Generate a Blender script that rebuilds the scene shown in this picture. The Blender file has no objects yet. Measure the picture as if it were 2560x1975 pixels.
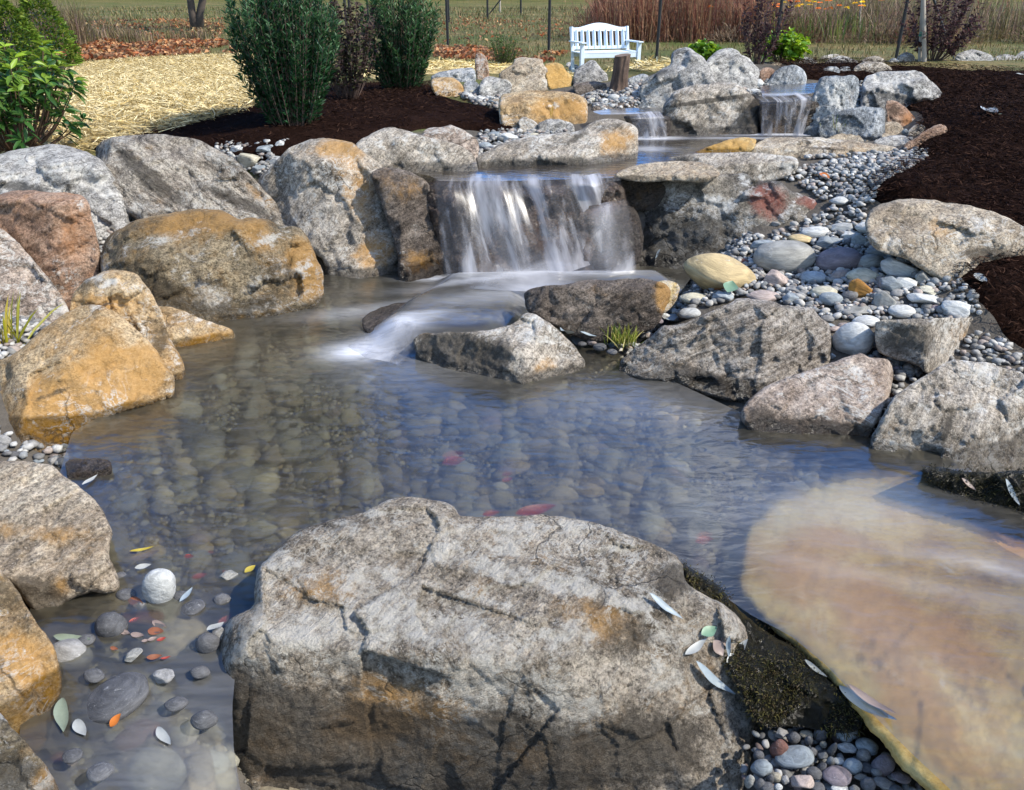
import bpy, bmesh, math, random
import numpy as np
from mathutils import Vector, Matrix
from mathutils.geometry import delaunay_2d_cdt
S = bpy.context.scene
COL = S.collection
R = math.radians
# ---------------------------------------------------------------- camera, sky, sun, exposure
CAMZ, PITCH, FPX, CX, CY = 1.55, R(27.0), 2009.0, 1280.0, 987.5
cam = bpy.data.objects.new('camera', bpy.data.cameras.new('camera'))
COL.objects.link(cam)
cam.location = (0, 0, CAMZ)
cam.rotation_euler = (math.pi / 2 - PITCH, 0, 0)
cam.data.sensor_width = 36.0
cam.data.lens = FPX / 2560 * 36
cam.data.clip_start = 0.05
cam.data.clip_end = 3000
S.camera = cam
SUNDIR = Vector((0.80, -0.24, 0.86)).normalized()
sun = bpy.data.objects.new('sun', bpy.data.lights.new('sun', 'SUN'))
COL.objects.link(sun)
sun.data.energy = 3.5
sun.data.angle = R(0.6)
sun.data.color = (1.0, 0.93, 0.82)
sun.rotation_euler = SUNDIR.to_track_quat('Z', 'Y').to_euler()
sun.location = (20, 5, 30)
W = bpy.data.worlds.new('World')
S.world = W
W.use_nodes = True
wn = W.node_tree
wn.nodes.clear()
wo = wn.nodes.new('ShaderNodeOutputWorld')
wb = wn.nodes.new('ShaderNodeBackground')
sk = wn.nodes.new('ShaderNodeTexSky')
sk.sky_type = 'NISHITA'
sk.sun_disc = False
sk.sun_elevation = math.asin(SUNDIR.z)
sk.sun_rotation = math.atan2(SUNDIR.x, SUNDIR.y)
sk.air_density = 1.0
sk.dust_density = 0.35
sk.ozone_density = 4.0
wb.inputs['Strength'].default_value = 0.15
tcw = wn.nodes.new('ShaderNodeTexCoord')
cl = wn.nodes.new('ShaderNodeTexNoise')
cl.inputs['Scale'].default_value = 2.6
cl.inputs['Detail'].default_value = 7
cl.inputs['Roughness'].default_value = 0.58
cr = wn.nodes.new('ShaderNodeValToRGB')
cr.color_ramp.elements[0].position = 0.50
cr.color_ramp.elements[1].position = 0.68
cm = wn.nodes.new('ShaderNodeMix')
cm.data_type = 'RGBA'
wn.links.new(tcw.outputs['Generated'], cl.inputs['Vector'])
wn.links.new(cl.outputs['Fac'], cr.inputs['Fac'])
# the clouds stand towards the right of the view, the left of the sky is clear
sep = wn.nodes.new('ShaderNodeSeparateXYZ')
wn.links.new(tcw.outputs['Generated'], sep.inputs[0])
mr = wn.nodes.new('ShaderNodeMapRange')
mr.interpolation_type = 'SMOOTHSTEP'
mr.inputs[1].default_value, mr.inputs[2].default_value = -0.05, 0.30
wn.links.new(sep.outputs[0], mr.inputs[0])
mm = wn.nodes.new('ShaderNodeMath')
mm.operation = 'MULTIPLY'
wn.links.new(cr.outputs['Color'], mm.inputs[0])
wn.links.new(mr.outputs[0], mm.inputs[1])
wn.links.new(mm.outputs[0], cm.inputs[0])
# deep clear blue towards the north, away from the sun
sp2 = wn.nodes.new('ShaderNodeSeparateXYZ')
wn.links.new(tcw.outputs['Generated'], sp2.inputs[0])
mb = wn.nodes.new('ShaderNodeMapRange')
mb.interpolation_type = 'SMOOTHSTEP'
mb.inputs[1].default_value, mb.inputs[2].default_value = 0.2, 0.75
wn.links.new(sp2.outputs[1], mb.inputs[0])
mx = wn.nodes.new('ShaderNodeMix')
mx.data_type = 'RGBA'
mx.blend_type = 'MULTIPLY'
wn.links.new(mb.outputs[0], mx.inputs[0])
wn.links.new(sk.outputs['Color'], mx.inputs[6])
mx.inputs[7].default_value = (0.24, 0.82, 1.45, 1)
wn.links.new(mx.outputs[2], cm.inputs[6])
cm.inputs[7].default_value = (11, 11.2, 11.6, 1)
wn.links.new(cm.outputs[2], wb.inputs['Color'])
wn.links.new(wb.outputs['Background'], wo.inputs['Surface'])
S.view_settings.view_transform = 'Standard'
S.view_settings.look = 'None'
S.view_settings.gamma = 1
S.view_settings.exposure = 0.9
S.cycles.max_bounces = 8
S.cycles.transparent_max_bounces = 16
S.cycles.caustics_reflective = False
S.cycles.caustics_refractive = False
S.cycles.use_denoising = True
try:
    S.cycles.denoiser = 'OPENIMAGEDENOISE'
except Exception:
    pass

# ---------------------------------------------------------------- numeric helpers
rng = np.random.default_rng(7)
random.seed(7)
sP, cP = math.sin(PITCH), math.cos(PITCH)
CAM = np.array([0, 0, CAMZ])

def ray(px, py):
    px, py = np.asarray(px, float), np.asarray(py, float)
    v = (CY - py) / FPX
    return np.stack([(px - CX) / FPX, cP + v * sP, -sP + v * cP], -1)

def at_z(px, py, z):
    d = ray(px, py)
    t = (z - CAMZ) / d[..., 2]
    return CAM + d * np.asarray(t)[..., None]

def at_y(px, py, y):
    d = ray(px, py)
    return CAM + d * (y / d[1])

def sst(a, b, x):
    x = np.clip((x - a) / (b - a), 0, 1)
    return x * x * (3 - 2 * x)

def _h(i, j, k, s):
    n = (i * 374761393 + j * 668265263 + k * 2147483647 + s * 974634777) & 0xFFFFFFFF
    n = ((n ^ (n >> 13)) * 1274126177) & 0xFFFFFFFF
    n = ((n ^ (n >> 15)) * 2246822519) & 0xFFFFFFFF
    return ((n ^ (n >> 16)) & 0xFFFFFF) / float(0xFFFFFF)

def vn(p, s=0):
    p = np.asarray(p, float)
    f = np.floor(p)
    i = f.astype(np.int64)
    u = p - f
    u = u * u * u * (u * (u * 6 - 15) + 10)
    r = 0
    for dx in (0, 1):
        wx = u[..., 0] if dx else 1 - u[..., 0]
        for dy in (0, 1):
            wy = u[..., 1] if dy else 1 - u[..., 1]
            for dz in (0, 1):
                wz = u[..., 2] if dz else 1 - u[..., 2]
                r = r + wx * wy * wz * _h(i[..., 0] + dx, i[..., 1] + dy, i[..., 2] + dz, s)
    return r * 2 - 1

def fbm(p, oc=4, s=0, g=0.5, ridge=False):
    a, r, t = 1.0, 0, 0
    p = np.asarray(p, float)
    for o in range(oc):
        n = vn(p * 2 ** o + o * 17.3, s + o)
        if ridge:
            n = 1 - 2 * np.abs(n)
        r = r + a * n
        t += a
        a *= g
    return r / t

def inside(pts, poly):
    x, y = pts[:, 0], pts[:, 1]
    c = np.zeros(len(pts), bool)
    n = len(poly)
    for a in range(n):
        x1, y1 = poly[a]
        x2, y2 = poly[(a + 1) % n]
        if y1 == y2:
            continue
        m = ((y1 > y) != (y2 > y)) & (x < (x2 - x1) * (y - y1) / (y2 - y1) + x1)
        c ^= m
    return c

def edist(pts, poly, closed=True):
    A = np.asarray(poly, float)
    Bq = np.roll(A, -1, 0) if closed else A[1:]
    A = A if closed else A[:-1]
    best = np.full(len(pts), 1e18)
    for a, b in zip(A, Bq):
        ab = b - a
        l = max(ab @ ab, 1e-12)
        u = np.clip(((pts - a) @ ab) / l, 0, 1)
        q = pts - (a + u[:, None] * ab)
        best = np.minimum(best, (q * q).sum(1))
    return np.sqrt(best)

def sdf(pts, poly):
    d = edist(pts, poly)
    return np.where(inside(pts, poly), d, -d)

def resample(poly, sp, closed=True):
    P = np.asarray(poly, float)
    if closed:
        P = np.vstack([P, P[:1]])
    L = np.r_[0, np.cumsum(np.hypot(*np.diff(P, axis=0).T))]
    n = max(8, int(L[-1] / sp))
    s = np.linspace(0, L[-1], n, endpoint=not closed)
    return np.stack([np.interp(s, L, P[:, 0]), np.interp(s, L, P[:, 1])], 1)

def chaikin(P, k=1):
    P = np.asarray(P, float)
    for _ in range(k):
        N = np.roll(P, -1, 0)
        P = np.stack([P * 0.8 + N * 0.2, P * 0.2 + N * 0.8], 1).reshape(-1, 2)
    return P

def triangulate(outline, sp, seed=0):
    o = [tuple(map(float, q)) for q in outline]
    n = len(o)
    P = np.asarray(outline)
    lo, hi = P.min(0), P.max(0)
    xs = np.arange(lo[0], hi[0] + sp, sp)
    ys = np.arange(lo[1], hi[1] + sp, sp * 0.87)
    g = np.random.default_rng(seed)
    X, Y = np.meshgrid(xs, ys)
    X = X + (np.arange(len(ys)) % 2)[:, None] * sp * 0.5
    q = np.stack([X.ravel(), Y.ravel()], 1) + g.uniform(-0.22, 0.22, (X.size, 2)) * sp
    q = q[inside(q, o)]
    q = q[edist(q, o) > sp * 0.55]
    vs = [Vector(v) for v in o] + [Vector((float(a), float(b))) for a, b in q]
    r = delaunay_2d_cdt(vs, [(k, (k + 1) % n) for k in range(n)], [], 1, 1e-6)
    V = np.array([tuple(v) for v in r[0]])
    T = np.array([f for f in r[2] if len(f) == 3])
    border = np.zeros(len(V), bool)
    for k, src in enumerate(r[3]):
        border[k] = any(s < n for s in src)
    return V, T, border

def make_mesh(name, V, T, smooth=True, mat=None, uv=None, attrs=None, quads=False):
    me = bpy.data.meshes.new(name)
    V = np.ascontiguousarray(V, dtype=np.float32)
    T = np.ascontiguousarray(T, dtype=np.int32)
    k = T.shape[1]
    me.vertices.add(len(V))
    me.vertices.foreach_set('co', V.ravel())
    me.loops.add(T.size)
    me.loops.foreach_set('vertex_index', T.ravel())
    me.polygons.add(len(T))
    me.polygons.foreach_set('loop_start', np.arange(0, T.size, k, dtype=np.int32))
    me.polygons.foreach_set('loop_total', np.full(len(T), k, np.int32))
    me.polygons.foreach_set('use_smooth', np.full(len(T), smooth))
    for an, av in (attrs or {}).items():
        av = np.asarray(av, np.float32)
        if av.ndim == 1:
            a = me.attributes.new(an, 'FLOAT', 'POINT')
            a.data.foreach_set('value', av)
        else:
            a = me.attributes.new(an, 'FLOAT_COLOR', 'POINT')
            if av.shape[1] == 3:
                av = np.c_[av, np.ones(len(av))].astype(np.float32)
            a.data.foreach_set('color', np.ascontiguousarray(av).ravel())
    me.update(calc_edges=True)
    me.validate()
    for m in (mat if isinstance(mat, (list, tuple)) else [mat]):
        if m:
            me.materials.append(m)
    return me

def link(name, me, parent=None, loc=(0, 0, 0)):
    o = bpy.data.objects.new(name, me)
    COL.objects.link(o)
    o.location = loc
    if parent:
        o.parent = parent
    return o

def tag(o, label=None, cat=None, group=None, kind=None):
    if label:
        o['label'] = label
    if cat:
        o['category'] = cat
    if group:
        o['group'] = group
    if kind:
        o['kind'] = kind
    return o

def empty(name, loc, label, cat, group=None):
    o = bpy.data.objects.new(name, None)
    COL.objects.link(o)
    o.location = loc
    o.empty_display_size = 0.05
    return tag(o, label, cat, group)

class MB:
    """collects shapes into one mesh"""
    def __init__(s):
        s.v, s.f = [], []
    def add(s, V, F):
        b = len(s.v)
        s.v += [tuple(map(float, q)) for q in V]
        s.f += [tuple(i + b for i in f) for f in F]
    def box(s, c, d, M=None):
        V = [Vector((x * d[0] / 2, y * d[1] / 2, z * d[2] / 2)) for x in (-1, 1) for y in (-1, 1) for z in (-1, 1)]
        if M is not None:
            V = [M @ v for v in V]
        V = [v + Vector(c) for v in V]
        s.add(V, [(0, 1, 3, 2), (4, 6, 7, 5), (0, 4, 5, 1), (2, 3, 7, 6), (0, 2, 6, 4), (1, 5, 7, 3)])
    def tube(s, pts, rad, n=6, cap=True):
        pts = [Vector(p) for p in pts]
        m = len(pts)
        rad = [rad] * m if not hasattr(rad, '__len__') else list(rad)
        V, F = [], []
        up = Vector((0.13, 0.21, 1)).normalized()
        for i, p in enumerate(pts):
            t = (pts[min(i + 1, m - 1)] - pts[max(i - 1, 0)])
            t = t.normalized() if t.length > 1e-9 else Vector((0, 0, 1))
            a = t.cross(up)
            if a.length < 1e-3:
                a = t.cross(Vector((1, 0, 0)))
            a.normalize()
            b = t.cross(a)
            for k in range(n):
                w = 2 * math.pi * k / n
                V.append(p + (a * math.cos(w) + b * math.sin(w)) * rad[i])
        for i in range(m - 1):
            for k in range(n):
                F.append((i * n + k, i * n + (k + 1) % n, (i + 1) * n + (k + 1) % n, (i + 1) * n + k))
        if cap:
            F.append(tuple(range(n))[::-1])
            F.append(tuple((m - 1) * n + k for k in range(n)))
        s.add(V, F)
    def build(s, name, mat, parent=None, loc=(0, 0, 0), bevel=0, smooth=False):
        me = bpy.data.meshes.new(name)
        L = Vector(loc)
        me.from_pydata([tuple(Vector(v) - L) for v in s.v] if not parent else s.v, [], s.f)
        me.update()
        bm = bmesh.new()
        bm.from_mesh(me)
        bmesh.ops.recalc_face_normals(bm, faces=bm.faces)
        if bevel:
            bmesh.ops.bevel(bm, geom=[e for e in bm.edges if e.calc_face_angle(0) > 0.5], offset=bevel, segments=2, affect='EDGES', profile=0.6)
        bm.to_mesh(me)
        bm.free()
        if smooth:
            me.polygons.foreach_set('use_smooth', [True] * len(me.polygons))
        if mat:
            me.materials.append(mat)
        return link(name, me, parent, loc if not parent else (0, 0, 0))

# ---------------------------------------------------------------- node helpers
class NT:
    def __init__(s, name):
        s.m = bpy.data.materials.new(name)
        s.m.use_nodes = True
        s.t = s.m.node_tree
        s.t.nodes.clear()
        s.out = s.t.nodes.new('ShaderNodeOutputMaterial')
    def n(s, typ, **kw):
        nd = s.t.nodes.new('ShaderNode' + typ)
        ins = kw.pop('ins', {})
        for k, v in kw.items():
            setattr(nd, k, v)
        for k, v in ins.items():
            s.put(nd.inputs[k], v)
        return nd
    def put(s, sock, v):
        if isinstance(v, bpy.types.NodeSocket):
            s.t.links.new(v, sock)
        elif isinstance(v, bpy.types.Node):
            s.t.links.new(v.outputs[0], sock)
        else:
            if sock.type == 'RGBA' and hasattr(v, '__len__') and len(v) == 3:
                v = (*v, 1)
            sock.default_value = v
    def math(s, op, a, b=0.0, c=None, clamp=False):
        nd = s.n('Math', operation=op, use_clamp=clamp)
        s.put(nd.inputs[0], a)
        s.put(nd.inputs[1], b)
        if c is not None:
            s.put(nd.inputs[2], c)
        return nd.outputs[0]
    def mix(s, f, a, b, mode='MIX'):
        nd = s.n('Mix', data_type='RGBA', blend_type=mode)
        s.put(nd.inputs[0], f)
        s.put(nd.inputs[6], a)
        s.put(nd.inputs[7], b)
        return nd.outputs[2]
    def ss(s, x, a, b, lo=0.0, hi=1.0):
        nd = s.n('MapRange', interpolation_type='SMOOTHSTEP')
        s.put(nd.inputs[0], x)
        nd.inputs[1].default_value, nd.inputs[2].default_value = a, b
        nd.inputs[3].default_value, nd.inputs[4].default_value = lo, hi
        return nd.outputs[0]
    def noise(s, vec, scale, detail=4, rough=0.5, dist=0.0):
        nd = s.n('TexNoise')
        s.put(nd.inputs['Vector'], vec)
        nd.inputs['Scale'].default_value = scale
        nd.inputs['Detail'].default_value = detail
        nd.inputs['Roughness'].default_value = rough
        nd.inputs['Distortion'].default_value = dist
        return nd.outputs['Fac']
    def ramp(s, f, stops):
        nd = s.n('ValToRGB')
        s.put(nd.inputs[0], f)
        e = nd.color_ramp.elements
        while len(e) < len(stops):
            e.new(0.5)
        for q, (p, c) in zip(e, stops):
            q.position = p
            q.color = (*c, 1)
        return nd.outputs[0]
    def map(s, vec, scale=(1, 1, 1), rot=(0, 0, 0), loc=(0, 0, 0)):
        nd = s.n('Mapping')
        s.put(nd.inputs['Vector'], vec)
        nd.inputs['Scale'].default_value = scale
        nd.inputs['Rotation'].default_value = rot
        nd.inputs['Location'].default_value = loc
        return nd.outputs[0]
    def bump(s, h, strength, dist, normal=None):
        nd = s.n('Bump')
        s.put(nd.inputs['Height'], h)
        nd.inputs['Strength'].default_value = strength
        nd.inputs['Distance'].default_value = dist
        if normal is not None:
            s.put(nd.inputs['Normal'], normal)
        return nd.outputs[0]
    def principled(s, **ins):
        nd = s.n('BsdfPrincipled')
        for k, v in ins.items():
            s.put(nd.inputs[k.replace('_', ' ')], v)
        return nd
    def done(s, sh):
        s.put(s.out.inputs['Surface'], sh)
        return s.m

def simple(name, col, rough=0.6, var=0.15, scale=30, bump=0.0, spec=0.4, trans=0.0):
    t = NT(name)
    tc = t.n('TexCoord').outputs['Object']
    oi = t.n('ObjectInfo')
    f = t.noise(tc, scale, 5, 0.6)
    c = t.mix(f, tuple(x * (1 - var) for x in col), tuple(min(1, x * (1 + var)) for x in col))
    kw = dict(Base_Color=c, Roughness=rough, Specular_IOR_Level=spec)
    if bump:
        kw['Normal'] = t.bump(f, bump, 0.01)
    return t.done(t.principled(**kw))
# ---------------------------------------------------------------- materials
def rock_mat(name, dark, mid, light, ochre=0.0, white=0.0, och=(0.44, 0.245, 0.075), wht=(0.58, 0.565, 0.52), sc=1.0,
             rot=(0.3, 0.5, 0.2), strata=0.45, crack=0.6, bump=0.5, speck=0.85, seed=0.0):
    t = NT(name)
    tc = t.n('TexCoord').outputs['Object']
    rnd = t.n('ObjectInfo').outputs['Random']
    off = t.math('MULTIPLY', rnd, 37.0)
    cv = t.n('CombineXYZ', ins={0: off, 1: seed, 2: off})
    va = t.n('VectorMath', operation='ADD')
    t.put(va.inputs[0], tc)
    t.put(va.inputs[1], cv)
    v = va.outputs[0]
    at = t.n('Attribute', attribute_name='paint')
    sx = t.n('SeparateColor')
    t.put(sx.inputs[0], at.outputs['Color'])
    pR, pG, pB, pA = sx.outputs[0], sx.outputs[1], sx.outputs[2], at.outputs['Alpha']
    n1 = t.noise(v, 3.2 * sc, 10, 0.68, 0.3)
    v2 = t.map(t.map(v, (1, 1, 1), rot), (1.6, 1.6, 11))
    n2 = t.noise(v2, 3.0 * sc, 9, 0.66, 0.5)
    f = t.math('ADD', t.math('MULTIPLY', n1, 1 - strata), t.math('MULTIPLY', n2, strata))
    col = t.ramp(f, [(0.37, dark), (0.475, mid), (0.575, light)])
    n3 = t.noise(v, 85, 6, 0.75)
    sp = t.ss(t.math('ADD', t.math('MULTIPLY', n3, 0.6), t.math('MULTIPLY', t.noise(v, 30, 7, 0.75), 0.4)), 0.34, 0.64, 1 - speck, 1 + speck * 0.5)
    hsv = t.n('HueSaturation')
    t.put(hsv.inputs['Value'], sp)
    t.put(hsv.inputs['Color'], col)
    col = hsv.outputs[0]
    gr = t.noise(v, 130, 4, 0.7)
    col = t.mix(t.math('MULTIPLY', t.ss(gr, 0.56, 0.64), 0.55 * speck), col, tuple(c * 0.45 for c in dark))
    col = t.mix(t.math('MULTIPLY', t.ss(gr, 0.43, 0.36), 0.5 * speck), col, tuple(min(.7, c * 1.35) for c in light))
    n4 = t.noise(t.map(v, (1, 1, 1), (0, 0, 0), (5.3, 1.7, 2.2)), 2.6 * sc, 8, 0.62)
    n9 = t.noise(v, 21, 8, 0.75)
    n4b = t.math('ADD', t.math('MULTIPLY', n4, 0.58), t.math('MULTIPLY', n9, 0.42))
    mo = t.ss(t.math('ADD', t.math('ADD', n4b, t.math('MULTIPLY', pR, 0.25)), ochre * 0.22), 0.55, 0.80)
    oc2 = t.mix(t.noise(v, 24, 6, 0.7), tuple(c * 0.55 for c in och), tuple(min(1, c * 1.35) for c in och))
    col = t.mix(t.math('MULTIPLY', mo, 0.78), col, oc2)
    n5 = t.noise(t.map(v, (1, 1, 1.6), rot, (2.1, 8.8, 0.4)), 6.5 * sc, 12, 0.80, 0.4)
    n6 = t.noise(v, 1.7 * sc, 3, 0.5)
    wm = t.math('ADD', t.math('ADD', n5, t.math('MULTIPLY', t.math('SUBTRACT', n6, 0.5), 0.35)), t.math('MULTIPLY', pG, 0.105))
    mw = t.ss(t.math('ADD', wm, white * 0.15 - 0.045), 0.555, 0.63)
    vn_ = t.math('ABSOLUTE', t.math('SUBTRACT', t.noise(t.map(v, (1, 1, 1.3), rot, (7.1, 3.3, 1.4)), 4.2 * sc, 7, 0.72, 0.8), 0.5))
    vein = t.math('MULTIPLY', t.ss(vn_, 0.0, 0.030, 1, 0), t.ss(t.math('ADD', n6, t.math('MULTIPLY', pG, 0.08)), 0.56 - white * 0.22, 0.68 - white * 0.22))
    mw = t.math('MAXIMUM', mw, vein)
    mw = t.math('MULTIPLY', mw, t.ss(n9, 0.38, 0.58, 0.15, 1.0))
    col = t.mix(t.math('MULTIPLY', mw, 0.85), col, wht)
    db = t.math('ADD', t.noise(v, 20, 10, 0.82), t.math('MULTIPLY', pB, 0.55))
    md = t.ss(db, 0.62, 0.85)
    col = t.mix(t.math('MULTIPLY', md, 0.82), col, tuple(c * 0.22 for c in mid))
    vo = t.n('TexVoronoi', feature='DISTANCE_TO_EDGE')
    vd = t.n('VectorMath', operation='ADD')
    nz = t.n('TexNoise')
    t.put(nz.inputs['Vector'], v)
    nz.inputs['Scale'].default_value = 5
    nz.inputs['Detail'].default_value = 5
    vs = t.n('VectorMath', operation='SCALE')
    t.put(vs.inputs[0], nz.outputs['Color'])
    vs.inputs['Scale'].default_value = 0.35
    t.put(vd.inputs[0], v)
    t.put(vd.inputs[1], vs.outputs[0])
    t.put(vo.inputs['Vector'], vd.outputs[0])
    vo.inputs['Scale'].default_value = 2.3 * sc
    ck = t.math('MULTIPLY', t.ss(vo.outputs['Distance'], 0.0, 0.018, 1, 0), t.ss(n6, 0.47, 0.6))
    ck = t.math('MULTIPLY', ck, crack)
    col = t.mix(ck, col, tuple(c * 0.15 for c in dark))
    wet = t.ss(pA, 0.15, 0.75)
    hs2 = t.n('HueSaturation')
    t.put(hs2.inputs['Color'], col)
    t.put(hs2.inputs['Value'], t.math('SUBTRACT', 1.0, t.math('MULTIPLY', wet, 0.62)))
    t.put(hs2.inputs['Saturation'], t.math('ADD', 1.0, t.math('MULTIPLY', wet, 0.25)))
    col = hs2.outputs[0]
    h = t.math('ADD', t.math('MULTIPLY', n1, 1.0), t.math('MULTIPLY', n2, 0.7))
    h = t.math('ADD', h, t.math('MULTIPLY', n3, 0.30))
    h = t.math('ADD', h, t.math('MULTIPLY', n9, 0.5))
    h = t.math('SUBTRACT', h, t.math('MULTIPLY', ck, 0.25))
    nb = t.bump(h, min(1.0, bump * 1.3), 0.06)
    rg = t.math('SUBTRACT', 0.88, t.math('MULTIPLY', wet, 0.62))
    p = t.principled(Base_Color=col, Roughness=rg, Normal=nb)
    t.put(p.inputs['Specular IOR Level'], t.math('ADD', 0.25, t.math('MULTIPLY', wet, 0.3)))
    return t.done(p)

RM = {}
RM['tan'] = rock_mat('tan_rock', (0.13, 0.10, 0.068), (0.31, 0.25, 0.18), (0.49, 0.42, 0.32), ochre=0.1, white=0.2, seed=1)
RM['tangrey'] = rock_mat('tan_grey_rock', (0.10, 0.084, 0.064), (0.275, 0.238, 0.19), (0.47, 0.42, 0.35), ochre=0.0, white=0.35, seed=2, sc=1.6, rot=(0.5, 0.9, 0.1))
RM['grey'] = rock_mat('grey_rock', (0.085, 0.081, 0.074), (0.25, 0.24, 0.222), (0.46, 0.445, 0.415), ochre=-0.4, white=0.45, seed=3, sc=1.6)
RM['bluegrey'] = rock_mat('blue_grey_rock', (0.06, 0.066, 0.07), (0.18, 0.195, 0.205), (0.38, 0.40, 0.41), ochre=-0.5, white=0.35, seed=4, sc=1.6, rot=(0.2, 1.1, 0.6))
RM['stripe'] = rock_mat('streaked_rock', (0.06, 0.053, 0.045), (0.28, 0.24, 0.195), (0.50, 0.45, 0.375), ochre=0.05, white=0.45, seed=5, rot=(0.0, -0.62, 0.0), strata=0.8, bump=0.8)
RM['ochre'] = rock_mat('ochre_rock', (0.13, 0.09, 0.05), (0.33, 0.235, 0.13), (0.50, 0.39, 0.245), ochre=0.5, white=0.3, seed=6, strata=0.25)
RM['mixed'] = rock_mat('ochre_white_rock', (0.07, 0.062, 0.045), (0.22, 0.178, 0.115), (0.37, 0.30, 0.195), ochre=0.35, white=0.6, seed=7, strata=0.25, speck=0.9, bump=0.75)
RM['redbrown'] = rock_mat('red_brown_rock', (0.125, 0.072, 0.048), (0.26, 0.16, 0.105), (0.40, 0.28, 0.20), ochre=0.2, white=0.1, och=(0.36, 0.17, 0.07), seed=8)
RM['pink'] = rock_mat('pinkish_rock', (0.12, 0.09, 0.07), (0.29, 0.228, 0.18), (0.45, 0.375, 0.31), ochre=-0.1, white=0.28, seed=9)
RM['front'] = rock_mat('weathered_boulder_rock', (0.088, 0.072, 0.052), (0.29, 0.24, 0.18), (0.50, 0.435, 0.345), ochre=0.1, white=0.55, seed=10, wht=(0.62, 0.585, 0.51), sc=1.25, speck=0.9, bump=0.9, strata=0.2)
RM['crinkle'] = rock_mat('crinkled_rock', (0.075, 0.063, 0.05), (0.31, 0.265, 0.215), (0.53, 0.475, 0.41), ochre=-0.05, white=0.25, seed=11, rot=(0.25, 0.35, 0.0), strata=0.7, bump=1.0, sc=1.3)
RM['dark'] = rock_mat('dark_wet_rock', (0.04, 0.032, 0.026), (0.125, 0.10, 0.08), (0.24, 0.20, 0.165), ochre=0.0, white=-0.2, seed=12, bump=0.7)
RM['veined'] = rock_mat('veined_dark_rock', (0.055, 0.048, 0.04), (0.19, 0.17, 0.14), (0.35, 0.315, 0.26), ochre=-0.2, white=0.42, seed=13, wht=(0.6, 0.6, 0.58), bump=0.7, och=(0.27, 0.085, 0.06))
RM['yellow'] = rock_mat('yellow_rock', (0.2, 0.14, 0.06), (0.40, 0.295, 0.135), (0.56, 0.45, 0.24), ochre=0.3, white=0.1, seed=14, och=(0.48, 0.27, 0.07))
RM['slab'] = rock_mat('tan_slab_rock', (0.33, 0.19, 0.04), (0.56, 0.39, 0.125), (0.70, 0.56, 0.27), ochre=0.4, white=0.0, seed=15, sc=0.8, strata=0.25, rot=(0.05, 0.05, 0.6), crack=0.0, bump=0.2, speck=0.3, och=(0.45, 0.24, 0.06))

def cobble_mat(name, col, var=0.3, white=0.2):
    t = NT(name)
    tc = t.n('TexCoord').outputs['Object']
    rnd = t.n('ObjectInfo').outputs['Random']
    cv = t.n('CombineXYZ', ins={0: t.math('MULTIPLY', rnd, 51.0), 1: t.math('MULTIPLY', rnd, 13.0), 2: 0.0})
    va = t.n('VectorMath', operation='ADD')
    t.put(va.inputs[0], tc)
    t.put(va.inputs[1], cv)
    v = va.outputs[0]
    n1 = t.noise(t.map(v, (1, 1, 2.4), (0.6, 0.4, 0)), 1.6, 8, 0.66, 0.6)
    c = t.mix(t.ss(n1, 0.3, 0.7), tuple(x * (1 - var) for x in col), tuple(min(0.9, x * (1 + var)) for x in col))
    n2 = t.noise(v, 26, 6, 0.8)
    c = t.mix(t.math('MULTIPLY', t.ss(n2, 0.55, 0.75), 0.45), c, tuple(x * 0.4 for x in col))
    n3 = t.noise(t.map(v, (1, 1, 1.5), (0.3, 1.2, 0)), 3.0, 10, 0.78, 0.8)
    c = t.mix(t.math('MULTIPLY', t.ss(n3, 0.58, 0.68), white * 2.4, clamp=True), c, (0.6, 0.6, 0.58))
    br = t.math('ADD', 0.8, t.math('MULTIPLY', rnd, 0.4))
    hs = t.n('HueSaturation')
    t.put(hs.inputs['Color'], c)
    t.put(hs.inputs['Value'], br)
    h = t.math('ADD', n1, t.math('MULTIPLY', n2, 0.25))
    p = t.principled(Base_Color=hs.outputs[0], Roughness=0.72, Normal=t.bump(h, 0.35, 0.06))
    p.inputs['Specular IOR Level'].default_value = 0.3
    return t.done(p)

CB = {'pale': ((0.44, 0.445, 0.425), 'pale grey'), 'blue': ((0.235, 0.265, 0.28), 'blue grey'), 'grey': ((0.215, 0.21, 0.2), 'grey'),
      'dark': ((0.095, 0.095, 0.098), 'dark grey'), 'tan': ((0.34, 0.30, 0.225), 'tan'), 'cream': ((0.46, 0.43, 0.33), 'cream'),
      'purple': ((0.185, 0.155, 0.165), 'purplish grey'), 'pinkish': ((0.35, 0.285, 0.25), 'pinkish'), 'rust': ((0.36, 0.17, 0.035), 'rust orange'),
      'green': ((0.25, 0.245, 0.22), 'greenish grey'), 'yellow': ((0.40, 0.31, 0.165), 'yellow'), 'redd': ((0.135, 0.065, 0.05), 'red brown')}
CM = {k: cobble_mat(k + '_cobble', c[0]) for k, c in CB.items()}

def gravel_mat(name, wet=0.0):
    t = NT(name)
    at = t.n('Attribute', attribute_name='tint')
    tc = t.n('TexCoord').outputs['Object']
    n = t.noise(tc, 60, 5, 0.7)
    hs = t.n('HueSaturation')
    t.put(hs.inputs['Color'], at.outputs['Color'])
    t.put(hs.inputs['Value'], t.ss(n, 0.25, 0.75, 0.65, 1.25))
    p = t.principled(Base_Color=hs.outputs[0], Roughness=0.7 - 0.4 * wet, Normal=t.bump(n, 0.3, 0.01))
    p.inputs['Specular IOR Level'].default_value = 0.3
    return t.done(p)
GRAVEL = gravel_mat('gravel_stone')

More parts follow.
